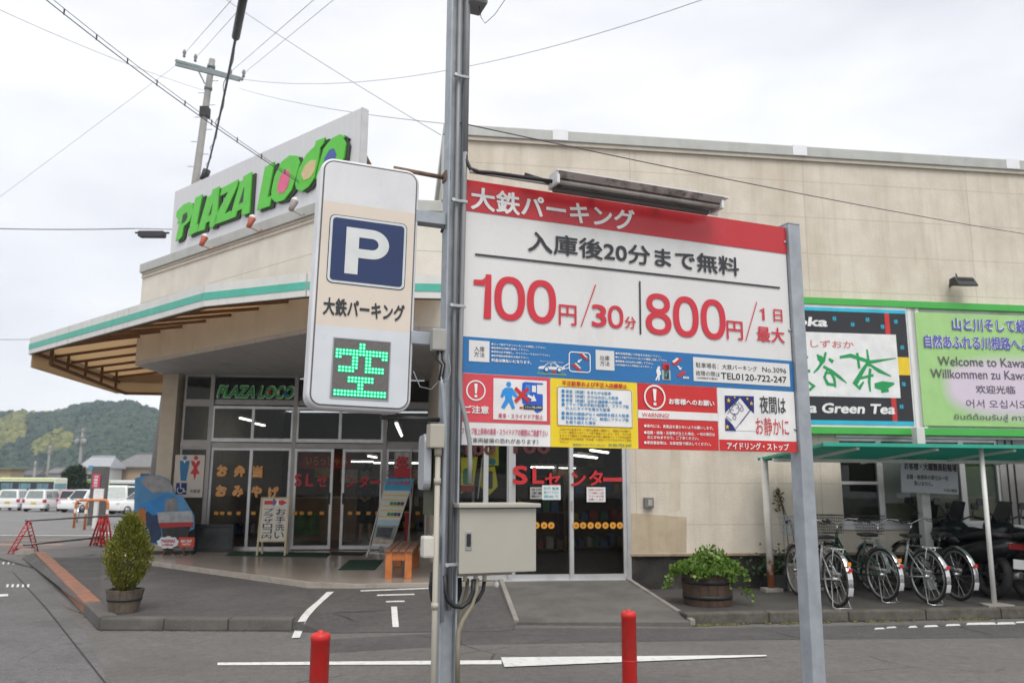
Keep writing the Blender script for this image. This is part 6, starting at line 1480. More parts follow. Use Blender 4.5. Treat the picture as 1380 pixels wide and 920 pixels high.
# standee: plain railway scene board without any figure
yS2 = -.85
def ss(pts, y=yS2): return pq(FF, pts, y)
SB = thing('cutout_board', fbase(fy(222, 730, yS2)[0], yS2), 'painted cut-out board in sky blue and grey standing left of the toilet sign', 'display board')
outl = [(182, 644), (196, 640), (213, 640), (226, 645), (232, 654), (236, 666), (246, 668), (253, 680), (262, 694), (262, 712), (254, 716), (250, 733), (197, 733), (186, 728), (180, 706)]
b = B(FF); b.prism(ss(outl), yS2, yS2+.03); part('board', b, M('board_sky', (.07, .24, .45), .5, var=.2, scale=2.5), SB)
def sp_(nm, pts, m_, dy): b = B(FF); b.flat(ss(pts), yS2-dy); part(nm, b, m_, SB)
sp_('painted_cloud', [(190, 648), (197, 641), (213, 641), (226, 646), (232, 655), (233, 664), (220, 662), (206, 664), (196, 656)], M('cloud_paint', (.28, .28, .28), .6, var=.25, scale=9), .003)
sp_('painted_area', [(181, 706), (205, 682), (216, 690), (218, 731), (197, 731), (187, 727)], M('area_navy', (.012, .035, .09), .5, var=.4, scale=5), .003)
sp_('painted_area', [(188, 680), (226, 664), (236, 668), (232, 690), (206, 694)], M('area_blue', (.02, .20, .50), .5, var=.2, scale=4), .004)
sp_('painted_area', [(181, 690), (196, 682), (197, 704), (190, 726), (185, 724)], M('area_orange', (.38, .13, .03), .5, var=.3), .004)
sp_('painted_area', [(212, 690), (258, 688), (262, 704), (214, 705)], M('area_pale_grey', (.36, .38, .40), .5, var=.3, scale=7), .005)
sp_('painted_area', [(214, 704), (261, 703), (259, 710), (216, 711)], M('area_red', (.36, .025, .025), .5), .006)
sp_('painted_area', [(218, 711), (257, 709), (250, 731), (220, 731)], M('area_black', (.03, .03, .032), .6, var=.5, scale=9), .006)
sp_('painted_area', [(223, 672), (238, 670), (240, 688), (222, 690)], M('area_grey', (.20, .21, .22), .5, var=.25, scale=9), .006)
p = B(FF); xx = fy(205, 733, yS2)[0]; p.box(xx-.3, xx+.75, yS2-.1, yS2+.2, .25, .29); part('foot', p, M('foot_dark', (.03, .028, .026), .6), SB)
for px0, px1, py0, py1, t1, t2, bg, ink, lb, cl in ((212.5, 240, 722.5, 738.5, 'THOMAS', '& FRIENDS', M('tag_cloud', (.62, .68, .72), .5), M('tag_red', (.5, .03, .03), .5), 'small white cloud shaped sign with red letters leaning in front of the cut-out board', True),
                                                    (241, 261.5, 723.5, 737, 'DAY OUT', 'WITH', M('tag_redbg', (.52, .06, .03), .5), wh, 'small red rectangular sign with white letters beside the black framed board', False)):
    x0, z1 = fy(px0, py0, -1.15); x1, z0 = fy(px1, py1, -1.15)
    o = thing('floor_sign', fbase((x0+x1)/2, -1.15), lb, 'sign', 'small signs in front of the cut-out board')
    b = B(FF)
    if cl:
        cxx, czz = (x0+x1)/2, (z0+z1)/2; b.prism([(cxx+(x1-x0)/2*(1+.07*math.sin(t*9))*math.cos(t), czz+(z1-z0)/2*(1+.09*math.sin(t*9))*math.sin(t)) for t in [k*2*math.pi/54 for k in range(54)]], -1.15, -1.13)
    else: b.prism(rrect(x0, x1, z0, z1, .02), -1.15, -1.13)
    part('panel', b, bg, o)
    b = B(FF); w_, h_ = x1-x0, z1-z0; b.text(t1, x0+w_*.16, x1-w_*.16, z0+h_*.48, z0+h_*.76, -1.154, .05); b.text(t2, x0+w_*.24, x1-w_*.24, z0+h_*.2, z0+h_*.4, -1.154, .03); part('lettering', b, ink, o)
    p = B(FF); p.box(x0+w_*.2, x0+w_*.3, -1.13, -.98, .25, .27); p.box(x1-w_*.3, x1-w_*.2, -1.13, -.98, .25, .27); p.beam((x0+w_*.25, -1.0, .26), (x0+w_*.25, -1.13, z0+h_*.7), .03); part('stand', p, M('stand_wood', (.22, .13, .07), .7), o)
# wooden A-board
ya = -1.35
a0, a1, a2, a3 = fy(350, 668, ya), fy(390.5, 669.5, ya), fy(384, 729, ya), fy(345, 726, ya)
ax0, ax1, az0, az1 = (a0[0]+a3[0])/2, (a1[0]+a2[0])/2, (a2[1]+a3[1])/2, (a0[1]+a1[1])/2
AB = thing('sandwich_board', fbase((ax0+ax1)/2, ya), 'white sandwich board with a red arrow and black vertical writing on cream wooden legs', 'sign')
crm = M('cream_wood', (.52, .45, .30), .6, var=.12)
AM = Matrix.Translation((0, 0, 0)); tilt = FF @ Matrix.Translation((ax0, ya, .25)) @ Matrix.Rotation(R(-9), 4, 'X')
aw_, ah = ax1-ax0, az1-.25
p = B(tilt)
for x_ in (.0, aw_-.035): p.box(x_, x_+.035, 0, .03, 0, ah)
p.box(.035, aw_-.035, .002, .028, ah-.03, ah); p.box(.035, aw_-.035, .002, .028, az0-.25-.03, az0-.25)
part('frame', p, crm, AB, .004)
p = B(FF @ Matrix.Translation((ax0, ya+.34+.0, .25)) @ Matrix.Rotation(R(9), 4, 'X'))
for x_ in (.02, aw_-.055): p.box(x_, x_+.035, 0, .03, 0, ah-.02)
part('back_leg', p, crm, AB, .004)
p = B(tilt); p.box(.03, aw_-.03, .008, .018, az0-.25-.005, ah-.02); part('panel', p, M('aboard_white', (.62, .60, .53), .5, var=.04), AB)
b = B(tilt); y_ = .004; hz = ah-.10; b.flat([(.07, hz-.035), (aw_*.70, hz-.035), (aw_*.70, hz-.06), (aw_-.05, hz), (aw_*.70, hz+.06), (aw_*.70, hz+.035), (.07, hz+.035)], y_); part('arrow', b, tred, AB)
b = B(tilt); b.disc(aw_*.45, hz+.05, .02, y_-.003, 10); b.flat([(aw_*.41, hz+.03), (aw_*.49, hz+.03), (aw_*.47, hz-.06), (aw_*.43, hz-.06)], y_-.003); part('figure', b, tblue, AB)
b = B(tilt); b.disc(aw_*.58, hz+.05, .02, y_-.003, 10); b.flat([(aw_*.55, hz+.03), (aw_*.61, hz+.03), (aw_*.64, hz-.06), (aw_*.52, hz-.06)], y_-.003); part('figure', b, wh, AB)
b = B(tilt); top = hz-.10; bot = az0-.25+.02
for col_, t, xx in ((0, 'お手洗い', aw_*.56), (1, 'プラザロコ内', aw_*.14)):
    n = len(t)
    for k, ch in enumerate(t): zt = top-(top-bot)*(k+.06)/n; zb_ = top-(top-bot)*(k+.92)/n; b.text(ch, xx, xx+aw_*.33, zb_, zt, .003, .012)
part('lettering', b, inkk, AB)
# timetable stand, leaning back
yt_ = -1.7
q0, q1, q2, q3 = fy(521, 645, yt_+.25), fy(558, 645.5, yt_+.25), fy(528, 737, yt_), fy(501.5, 734.5, yt_)
TT = thing('timetable_stand', fbase(q3[0]+.3, yt_), 'leaning poster stand with a blue headed timetable and a locomotive photo', 'poster stand')
c00 = Vector((q3[0], yt_-.1, q3[1])); c10 = Vector((q2[0], yt_-.1, (q2[1]+q3[1])/2)); c01 = Vector((q0[0], yt_+.25, q0[1])); c11 = Vector((q1[0], yt_+.25, q0[1]))
nrm = (c10-c00).cross(c01-c00).normalized()
if nrm.y > 0: nrm = -nrm
def tp(u, v, d=0): return c00.lerp(c10, u).lerp(c01.lerp(c11, u), v)+nrm*d
def tpatch(nm, u0, u1, v0, v1, d, m_): b = B(FF); b.add([tp(u0, v0, d), tp(u1, v0, d), tp(u1, v1, d), tp(u0, v1, d), tp(u0, v0, -.001), tp(u1, v0, -.001), tp(u1, v1, -.001), tp(u0, v1, -.001)], [(0, 1, 2, 3), (4, 7, 6, 5), (0, 4, 5, 1), (1, 5, 6, 2), (2, 6, 7, 3), (3, 7, 4, 0)]); return part(nm, b, m_, TT)
tpatch('panel', 0, 1, 0, 1, .012, M('poster_white', (.60, .62, .62), .4, var=.03))
tpatch('heading', 0, 1, .82, 1, .015, M('poster_blue', (.05, .35, .58), .4)); tpatch('photo', .02, .98, .03, .34, .015, M('poster_photo', (.20, .25, .22), .4, var=.6, scale=4)); tpatch('photo_sky', .02, .98, .30, .38, .018, M('poster_sky', (.38, .52, .60), .4)); tpatch('photo_engine', .1, .8, .13, .27, .019, M('poster_dark', (.04, .045, .05), .5, var=.6, scale=8)); tpatch('photo_meadow', .02, .98, .03, .10, .019, M('poster_pink', (.42, .35, .28), .5, var=.3, scale=12))
for v in (.42, .51, .58, .67, .74): tpatch('yellow_line', .04, .96, v, v+.018, .016, M('poster_yellow', (.70, .52, .05), .4))
for k, m_ in enumerate((M('slot_green', (.03, .25, .10), .4), M('slot_green', (.03, .25, .10), .4), M('slot_navy', (.03, .05, .12), .4), M('slot_navy', (.03, .05, .12), .4))):
    tpatch('time_slot', .36+k*.145, .36+k*.145+.13, .60, .65, .017, m_); tpatch('time_slot', .36+k*.145, .36+k*.145+.13, .44, .49, .017, m_)
b = B(FF); mt = text_geo('のりもの時刻表', .03); 
vs = [tp(.08+.84*(x-mt[2])/(mt[3]-mt[2]), .90+.07*(y-mt[4])/(mt[5]-mt[4]), .018) for x, y in mt[0]]; b.add(vs, mt[1]); part('lettering', b, tred, TT)
p = B(FF)
for u in (.0, 1): p.tube([tp(u, .0, -.01), tp(u, 0, -.01)+Vector((-.06, -.1, -(c00.z-.25)*.5)), (tp(u, 0).x-.08, yt_-.16, .27)], .012, 6); p.tube([tp(u, .95, -.02), (tp(u, .95).x-.1, yt_+.75, .26)], .012, 6); p.tube([(tp(u, 0).x-.08, yt_-.16, .27), tp(u, 1, -.02)], .010, 6)
p.tube([tp(0, .0, -.01)+Vector((-.03, -.05, -.12)), tp(1, 0, -.01)+Vector((-.03, -.05, -.12))], .010, 6); part('stand', p, whp, TT)
# orange wooden bench
ow = M('bench_wood', (.52, .17, .045), .5, var=.25, scale=6, dirt=.2, dcol=(.15, .05, .02)); owd = M('bench_slat', (.20, .10, .065), .45, var=.2, scale=6)
e0 = gz(518.5, 779.5, .25); e1 = gz(555, 779, .25)
BN = thing('bench', ((e0.x+e1.x)/2, e0.y, .25), 'orange wooden bench with dark slats on the tiled floor near the tall pole', 'bench')
bwid = e1.x-e0.x; bh = .40; BM = frame(e0.x, e0.y, .05, .25); Lb = 1.65
for y_ in (0, Lb-.09):
    for x_ in (0, bwid-.10): p = B(BM); p.box(x_, x_+.10, y_, y_+.09, 0, bh-.035); part('leg', p, ow, BN, .006)
    p = B(BM); p.box(.10, bwid-.10, y_+.01, y_+.08, bh-.15, bh-.04); part('end_rail', p, ow, BN, .006)
for x_ in (.02, bwid-.08): p = B(BM); p.box(x_, x_+.05, .09, Lb-.09, bh-.14, bh-.04); part('side_rail', p, ow, BN, .004)
for k in range(4): w_ = (bwid+.04)/4; p = B(BM); p.box(-.02+k*w_+.006, -.02+(k+1)*w_-.006, -.03, Lb+.03, bh-.035, bh); part('seat_slat', p, owd, BN, .005)
# door mats
def mat_(px, m_, label):
    P_ = [gz(x, y, .258) for x, y in px]; b = B(); b.slab([tuple(q[:2]) for q in P_], .251, .262)
    single('door_mat', b, m_, (sum(q.x for q in P_)/4, sum(q.y for q in P_)/4, .251), label, 'mat')
gm = M('mat_green', (.012, .05, .03), .9, var=.2, bump=.6, bscale=120)
mat_([(303, 748), (440, 750), (446, 744.5), (312, 742.5)], gm, 'long dark green door mat along the sliding doors')
mat_([(456, 767), (505, 767), (516, 754), (471, 754)], gm, 'small dark green mat in front of the bench')
mat_([(446, 747), (488, 747.5), (494, 743.5), (447, 743)], M('mat_black', (.015, .015, .016), .9), 'black rubber mat at the gap of the sliding doors')
# ------------------------------------------------------------------ inside the store
tubem = emit('tube_light', (1, .98, .92), 3.5)
def clamp_(px, py, z, ang, L_, lab):
    p_ = gy(px, py, z); o = thing('ceiling_light', p_, lab, 'lamp', 'fluorescent lights inside the store'); m0 = Matrix.Translation(p_) @ Matrix.Rotation(ang, 4, 'Z')
    b = B(m0); b.box(-L_/2, L_/2, -.05, .05, .0, .05); part('fitting', b, white, o)
    b = B(m0); b.box(-L_/2, L_/2, -.018, .018, -.03, .0); part('tube', b, tubem, o)
for px, py, z, a, L_, lab in ((331, 564, 19.0, 1.571, .8, 'lit fluorescent tube behind the left pane above the entrance'), (350, 571, 20.2, 1.571, .8, 'lit fluorescent tube behind the right pane of the left upper window'), (538, 579, 20.0, 1.68, 5.0, 'long lit fluorescent tube above the timetable stand'),
                              (502, 614.5, 20.5, 1.571, 1.2, 'short lit fluorescent tube inside the right sliding door'), (490, 621, 23.5, 0, 2.6, 'long faint row of tubes deep inside the store'), (555, 623, 23.5, 0, 2.2, 'row of tubes deep in the store behind the red flag'),
                              (738, 628.5, 17, .1, .7, 'lit tube seen through the left door with red letters'), (766, 629, 17, .1, .3, 'short lit tube beside the middle door frame'), (790, 614, 15.5, 1.2, 1.5, 'slanting lit tube behind the right door'), (808, 607, 15.0, 1.2, 1.2, 'short slanting lit tube high behind the right door')):
    clamp_(px, py, z, a, L_, lab)
shw = M('shelf_wood', (.16, .085, .04), .6, var=.2); 
def shelf(px, py, w_, h_, d_, ang, lab, cols):
    p_ = gz(px, py, .252); o = thing('display_shelf', p_, lab, 'shelf', 'display shelves inside the store'); m0 = Matrix.Translation(p_) @ Matrix.Rotation(ang, 4, 'Z')
    b = B(m0); b.box(-w_/2, -w_/2+.04, 0, d_, 0, h_); b.box(w_/2-.04, w_/2, 0, d_, 0, h_); b.box(-w_/2+.04, w_/2-.04, d_-.03, d_, 0, h_); part('carcass', b, shw, o)
    n = max(2, int(h_/.38))
    for k in range(n):
        z_ = .08+k*(h_-.1)/(n-1) if n > 1 else .1
        b = B(m0); b.box(-w_/2+.04, w_/2-.04, .02, d_-.03, z_-.02, z_); part('shelf_board', b, shw, o)
        if k < n-1:
            x_ = -w_/2+.08
            while x_ < w_/2-.15:
                bw_ = random.uniform(.08, .18); b = B(m0); b.box(x_, x_+bw_, .06, d_-.08, z_, z_+random.uniform(.12, .26)); c_ = random.choice(cols); part('goods', b, M('goods_%s' % '_'.join(str(int(v*100)) for v in c_), c_, .5), o); x_ += bw_+random.uniform(.02, .08)
pal = [(.35, .05, .04), (.4, .28, .06), (.06, .18, .10), (.45, .40, .33), (.05, .12, .25), (.22, .12, .06)]
shelf(320, 722, 1.6, 1.1, .5, .1, 'low display shelf of goods behind the orange lettering', pal)
shelf(415, 723, 1.2, 1.0, .5, .05, 'low display shelf of goods inside the left sliding door', pal)
shelf(560, 715, 2.4, 1.3, .6, -.1, 'display shelf of goods deep behind the timetable stand', pal)
shelf(715, 745, 1.4, 1.5, .5, .14, 'display shelf of goods behind the left door with red letters', pal)
shelf(800, 742, 1.5, 1.7, .5, .14, 'tall display shelf of goods behind the right door with red letters', pal)
CT = gz(438, 728, .252); CTR = thing('shop_counter', CT, 'brown wooden shop counter seen through the gap of the sliding doors', 'counter')
m0 = Matrix.Translation(CT); b = B(m0); b.box(-.9, .7, 0, .6, 0, .95); part('body', b, M('counter_wood', (.22, .12, .06), .5, var=.15), CTR); b = B(m0); b.box(-.95, .75, -.04, .64, .95, .99); part('top', b, M('counter_top', (.3, .2, .12), .4), CTR)
b = B(m0); b.box(-.8, -.15, -.012, 0, .12, .62); part('poster', b, M('counter_poster', (.08, .16, .05), .5, var=.5, scale=6), CTR)
# banners and flags
def hang(name, fr, px0, px1, py0, py1, y, m_, lab, cat, t=None, ink=None, group=None):
    x0, z1 = on(fr, px0, py0, y); x1, z0 = on(fr, px1, py1, y); o = thing(name, fr @ Vector(((x0+x1)/2, y, z0)), lab, cat, group)
    b = B(fr); N = 10; vs = [(x0+(x1-x0)*k/N, y+.015*math.sin(k*1.3), z) for z in (z0, z1) for k in range(N+1)]; b.add(vs, [(k, k+1, N+2+k, N+1+k) for k in range(N)]); part('cloth', b, m_, o, smooth=True)
    if t: b = B(fr); b.text(t, x0+(x1-x0)*.08, x1-(x1-x0)*.08, z0+(z1-z0)*.2, z1-(z1-z0)*.15, y-.03, .03); part('lettering', b, ink, o)
    return o, x0, x1, z0, z1
hang('shop_banner', FF, 408, 473, 612, 631, .9, M('banner_red', (.42, .04, .03), .7, var=.1), 'red and orange banner hanging inside the sliding doors', 'banner', 'いらっしゃい', M('banner_orange', (.65, .28, .03), .6))
o, x0, x1, z0, z1 = hang('shop_flag', FF, 531.5, 553, 609, 643, -.25, M('flag_white', (.48, .47, .46), .7), 'white and red flag standing beside the timetable stand', 'flag', '祭', tred)
b = B(FF); b.box(x0, x1, -.275, -.27, z0, z0+(z1-z0)*.36); part('red_end', b, tred, o); b = B(FF); b.tube([(x1+.01, -.25, .25), (x1+.01, -.25, z1+.1)], .012, 6); part('pole', b, whp, o); b = B(FF); b.box(x1-.09, x1+.0, -.245, -.24, .45, 1.0); part('lower_cloth', b, M('flag_dark_red', (.28, .02, .03), .7), o)
yel = M('pennant_yellow', (.55, .50, .03), .6, var=.06)
for k, (P_, lab) in enumerate((([(621, 616), (644, 615), (637, 661), (629, 659), (621, 665)], 'yellow pennant with a green patch behind the glass, left of the cable bend'), ([(648, 630), (667, 628), (671, 655), (659, 667), (647, 655)], 'yellow pointed pennant with a dark patch behind the glass'), ([(655, 598), (672, 598), (672, 627), (655, 627)], 'small yellow card with two blue patches behind the glass'))):
    q = pq(FW, P_, .12); o = thing('pennant', FW @ Vector((q[0][0], .12, q[-1][1])), lab, 'pennant', 'yellow pennants behind the glass')
    b = B(FW); b.prism(q, .12, .125); part('cloth', b, yel, o)
    cxx = sum(a[0] for a in q)/len(q); czz = sum(a[1] for a in q)/len(q)
    b = B(FW); 
    if k == 0: b.flat(rrect(cxx-.07, cxx+.07, czz-.1, czz+.13, .04), .117); part('patch', b, M('patch_green', (.04, .20, .08), .6), o); b = B(FW); b.flat([(cxx-.1, czz-.2), (cxx+.08, czz-.2), (cxx+.08, czz-.11), (cxx-.1, czz-.11)], .117); part('patch', b, M('patch_red', (.3, .02, .02), .6), o)
    elif k == 1: b.flat(rrect(cxx-.06, cxx+.06, czz-.12, czz+.13, .03), .117); part('patch', b, M('patch_dark', (.06, .06, .05), .6), o)
    else:
        for dz in (-.1, .12): b = B(FW); b.disc(cxx, czz+dz, .05, .117, 14); part('patch', b, M('patch_teal', (.03, .22, .30), .6), o)
    if k == 0: b = B(FW); xx, zt = on(FW, 651, 612, .11); _, zb_ = on(FW, 646, 672, .11); b.tube([(xx, .11, zt), (xx-.07, .11, zb_)], .01, 6); part('stick', b, whp, o)
# person standing inside the right sliding door
pb = gz(492, 733, .252); pb = Vector((pb.x, max(pb.y, 17.6), .252))
def person():
    o = thing('person', pb, 'person in black clothing standing inside the right sliding door of the shop', 'person')
    J = {'pel': (0, 0, .92, .13), 'wai': (0, 0, 1.06, .115), 'che': (0, -.01, 1.26, .135), 'neck0': (0, 0, 1.40, .06), 'neck': (0, -.01, 1.46, .05), 'hd0': (0, -.02, 1.53, .075), 'hd1': (0, -.02, 1.60, .085), 'hd2': (0, -.01, 1.67, .06)}
    for s, n in ((-1, 'l'), (1, 'r')):
        J.update({n+'sh': (s*.17, 0, 1.36, .055), n+'el': (s*.22, .0, 1.10, .04), n+'wr': (s*.10, -.2, 1.0, .028), n+'pa': (s*.05, -.24, .98, .026), n+'hip': (s*.09, 0, .86, .085), n+'kn': (s*.095, -.02, .48, .055), n+'an': (s*.10, .01, .09, .04), n+'to': (s*.11, -.14, .035, .035)})
        for k in range(4): J[n+'f%d' % k] = (s*(.03-.018*k*.3), -.28-.004*(k % 2), .995-.022*k, .009); J[n+'g%d' % k] = (s*(-.005), -.305+.004*k, .985-.022*k, .008)
        J[n+'th'] = (s*.035, -.26, 1.02, .010)
    Eg = [('pel', 'wai'), ('wai', 'che'), ('che', 'neck0'), ('neck0', 'neck'), ('neck', 'hd0'), ('hd0', 'hd1'), ('hd1', 'hd2')]
    for n in 'lr':
        Eg += [('che', n+'sh'), (n+'sh', n+'el'), (n+'el', n+'wr'), (n+'wr', n+'pa'), ('pel', n+'hip'), (n+'hip', n+'kn'), (n+'kn', n+'an'), (n+'an', n+'to'), (n+'pa', n+'th')]
        for k in range(4): Eg += [(n+'pa', n+'f%d' % k), (n+'f%d' % k, n+'g%d' % k)]
    def skin(name, keys, m_, grow=0):
        me = bpy.data.meshes.new(name); idx = {k: i for i, k in enumerate(keys)}
        me.from_pydata([J[k][:3] for k in keys], [(idx[a], idx[b_]) for a, b_ in Eg if a in idx and b_ in idx], [])
        ob = bpy.data.objects.new(name, me); COL.objects.link(ob); ob.parent = o
        ob.modifiers.new('skin', 'SKIN'); ob.modifiers.new('sub', 'SUBSURF').levels = 1; ob.modifiers['sub'].render_levels = 1
        for k in keys: r_ = J[k][3]+grow; me.skin_vertices[0].data[idx[k]].radius = (r_, r_)
        me.skin_vertices[0].data[0].use_root = True; me.materials.append(m_); return ob
    skin('body', list(J), M('skin_tone', (.42, .25, .17), .6))
    skin('jacket', ['pel', 'wai', 'che', 'neck0', 'lsh', 'lel', 'lwr', 'rsh', 'rel', 'rwr'], M('cloth_black', (.015, .015, .017), .85), .018)
    b = B(Matrix.Translation(pb)); b.lathe([(.15, .98), (.19, .86), (.21, .5), (.20, .46)], n=20); part('skirt', b, M('cloth_black', (.015, .015, .017), .85), o)
    b = B(Matrix.Translation(pb)); b.ball((0, .015, 1.635), .108, 0, 14, 10, (1, 1, 1.1)); b.tube([(0, .05, 1.62), (0, .07, 1.45)], [.09, .06], 10); part('hair', b, M('hair_black', (.012, .010, .009), .5), o)
    for s in (-1, 1): b = B(Matrix.Translation(pb)); b.ball((s*.032, -.098, 1.60), .009, 0, 8, 5); part('eye', b, M('eye_dark', (.02, .015, .012), .3), o)
    b = B(Matrix.Translation(pb)); b.ball((0, -.112, 1.572), .014, 0, 8, 5); part('nose', b, M('skin_tone', (.42, .25, .17), .6), o)
    b = B(Matrix.Translation(pb)); b.box(-.024, .024, -.098, -.092, 1.538, 1.546); part('mouth', b, M('lip', (.3, .09, .08), .5), o)
person()

# ================================================================== red barricades and pipes at the car park entrance
br = M('barricade_red', (.50, .022, .025), .4, var=.1, dirt=.2, dz=1); pipe = M('pipe_steel', (.13, .135, .14), .35, metal=.7)
def barricade(pl, pr_, ptop, label, yaw_depth):
    L_ = gz(*pl, 0); R_ = gz(*pr_, 0); mid = (L_+R_)/2; tp_ = ray(*ptop); top = O+tp_*(mid.y/tp_.y)
    o = thing('barricade', mid, label, 'barricade', 'red A-shaped barricades'); lw = M('barricade_red', (.5, .02, .02), .4)
    for q in (L_, R_):
        d = (top-q); N = 7; b = B()
        for s in (-.045, .045): 
            off = Vector((s, yaw_depth*s, 0)); b.tube([q+off, q+off+d*.84, top+Vector((off.x*.6, off.y, 0))+Vector((0, 0, .0))], .013 if yaw_depth < 1 else .024, 6)
        for k in range(N if yaw_depth < 1 else 3): a = q+d*(k+.5)/N*.86; b.tube([a+Vector((-.045, -yaw_depth*.045, 0)), a+Vector((.045, yaw_depth*.045, .03))], .010, 5)
        part('leg', b, br, o)
    b = B(); a, c = L_.lerp(top, .14), R_.lerp(top, .14); b.tube([a, c], .022, 6); part('cross_bar', b, br, o)
    b = B(); a, c = L_.lerp(top, .56), R_.lerp(top, .56); b.tube([a, c], .014, 6); part('cross_bar', b, br, o)
    b = B(); b.tube([top+Vector((-.07, 0, -.02)), top+Vector((0, 0, .035)), top+Vector((.07, 0, -.02))], .022, 8); part('saddle', b, br, o)
    return L_, R_, top
l1 = barricade((13.5, 746), (48.5, 743), (38.5, 704), 'red A-shaped barricade at the left end of the two steel pipes', .3)
l2 = barricade((125.5, 735), (141, 737), (138, 698), 'red barricade seen narrow behind the potted conifer', 1.6)
q3 = barricade((131, 734), (146, 735.5), (141.5, 697.5), 'second red barricade close beside the other behind the potted conifer', 1.8)
a = l1[2]+Vector((0, 0, .05)); c = l2[2]+Vector((0, 0, .05)); e = gy(240, 690, 21.0)
single('barrier_pipe', B().tube([a-(c-a)*.04, c, Vector((e.x, e.y, c.z))], .024, 10), pipe, a, 'upper steel pipe resting across the tops of the red barricades', 'pipe', 'steel pipes across the barricades')
a2 = gy(32, 734, a.y-.1); c2 = gy(136, 723.5, c.y)
single('barrier_pipe', B().tube([a2, c2], .024, 10), pipe, a2, 'lower steel pipe running from the left barricade to the cross bar of the others', 'pipe', 'steel pipes across the barricades')
k0 = gz(35, 747, 0); b = B(Matrix.Translation((k0.x, k0.y, 0)) @ Matrix.Rotation(.2, 4, 'Z')); b.add([(-.2, -.12, 0), (.22, -.12, 0), (.22, .14, 0), (-.2, .14, 0), (-.13, -.07, .13), (.16, -.07, .13), (.16, .09, .13), (-.13, .09, .13)], [(0, 3, 2, 1), (4, 5, 6, 7), (0, 1, 5, 4), (1, 2, 6, 5), (2, 3, 7, 6), (3, 0, 4, 7)])
single('concrete_block', b, conc, (k0.x, k0.y, 0), 'low concrete block weighing down the foot of the left red barricade', 'block', bev=.015)
# kiosk pillar, hoops and a bicycle further back
Yk = 33.0; zk = gh(Yk)
def ax(px, Y): return gy(px, 646, Y).x
def az(px, py, Y): return gy(px, py, Y).z
KS = thing('sign_pillar', (ax(127, Yk), Yk, zk), 'tall dark grey sign pillar with a rose coloured sign at the car park', 'sign pillar')
p = B(); p.box(ax(122.5, Yk), ax(139, Yk), Yk, Yk+.5, zk, az(130, 628, Yk)); part('body', p, M('pillar_grey', (.10, .095, .09), .5), KS, .02)
p = B(); p.slab([(ax(113.5, Yk), Yk+.9), (ax(122.4, Yk), Yk+.05), (ax(122.4, Yk), Yk+.4), (ax(114.5, Yk), Yk+1.2)], zk, [az(118, 628, Yk)-.1, az(118, 628, Yk), az(118, 628, Yk), az(118, 628, Yk)-.1]); part('side_face', p, M('pillar_dark', (.025, .028, .03), .3), KS)
p = B(); p.box(ax(118, Yk), ax(124, Yk), Yk-.03, Yk, az(120, 632, Yk), az(120, 627, Yk)); part('blue_cap', p, M('cap_blue', (.08, .28, .42), .4), KS)
p = B(); p.box(ax(125.3, Yk), ax(135.7, Yk), Yk-.05, Yk, az(130, 657.5, Yk), az(130, 638.5, Yk)); sgn = part('sign_face', p, M('rose_sign', (.52, .06, .12), .4), KS)
b = B()
for k, ch in enumerate('月極受付'): b.text(ch, ax(127.6, Yk), ax(133, Yk), az(130, 644+k*4-.3, Yk), az(130, 640.6+k*4, Yk), Yk-.06, .03)
part('lettering', b, wh, sgn)
Yh = 30.0
p = B(); p.box(ax(129.5, Yh), ax(134.8, Yh), Yh, Yh+.1, gh(Yh), az(130, 673, Yh)); q = B(); q.box(ax(128.6, Yh), ax(141.8, Yh), Yh-.05, Yh, az(130, 673, Yh), az(130, 658, Yh))
WB = thing('white_board', (ax(133, Yh), Yh, gh(Yh)), 'plain white notice board on a white post in front of the dark sign pillar', 'sign'); part('post', p, whp, WB); part('panel', q, wh, WB)
orp = M('hoop_orange', (.62, .19, .05), .4, var=.06)
for px0, px1, pt, Y_, lab in ((120, 148.5, 673.5, 29.0, 'orange hoop barrier in front of the dark sign pillar'), (105.5, 114, 674, 30.5, 'narrow orange hoop barrier left of the dark sign pillar')):
    zt = az(130, pt, Y_); x0, x1 = ax(px0, Y_), ax(px1, Y_); o = thing('hoop_barrier', ((x0+x1)/2, Y_, gh(Y_)), lab, 'barrier', 'orange hoop barriers at the sign pillar')
    r_ = .12; b = B(); b.tube([(x0, Y_, gh(Y_)), (x0, Y_, zt-r_), (x0+r_*.3, Y_, zt-r_*.3), (x0+r_, Y_, zt), (x1-r_, Y_+(1.0 if px0 < 110 else 0), zt), (x1-r_*.3, Y_+(1.1 if px0 < 110 else 0), zt-r_*.3), (x1, Y_+(1.1 if px0 < 110 else 0), zt-r_), (x1, Y_+(1.1 if px0 < 110 else 0), gh(Y_))], .045, 10); part('hoop', b, orp, o)
    b = B(); 
    for x_ in (x0, x1): b.lathe([(.046, .55), (.0465, .70)], (x_, Y_+(1.1 if px0 < 110 and x_ == x1 else 0), gh(Y_)), 12)
    part('white_band', b, wh, o)
fb5 = copy_tree(b4); fb5['label'] = 'small distant bicycle leaning by the orange hoop at the car park'; fb5['group'] = 'bicycles at the car park'; fb5.location = (ax(109, 36), 36, gh(36)); fb5.rotation_euler = (0, 0, R(28))
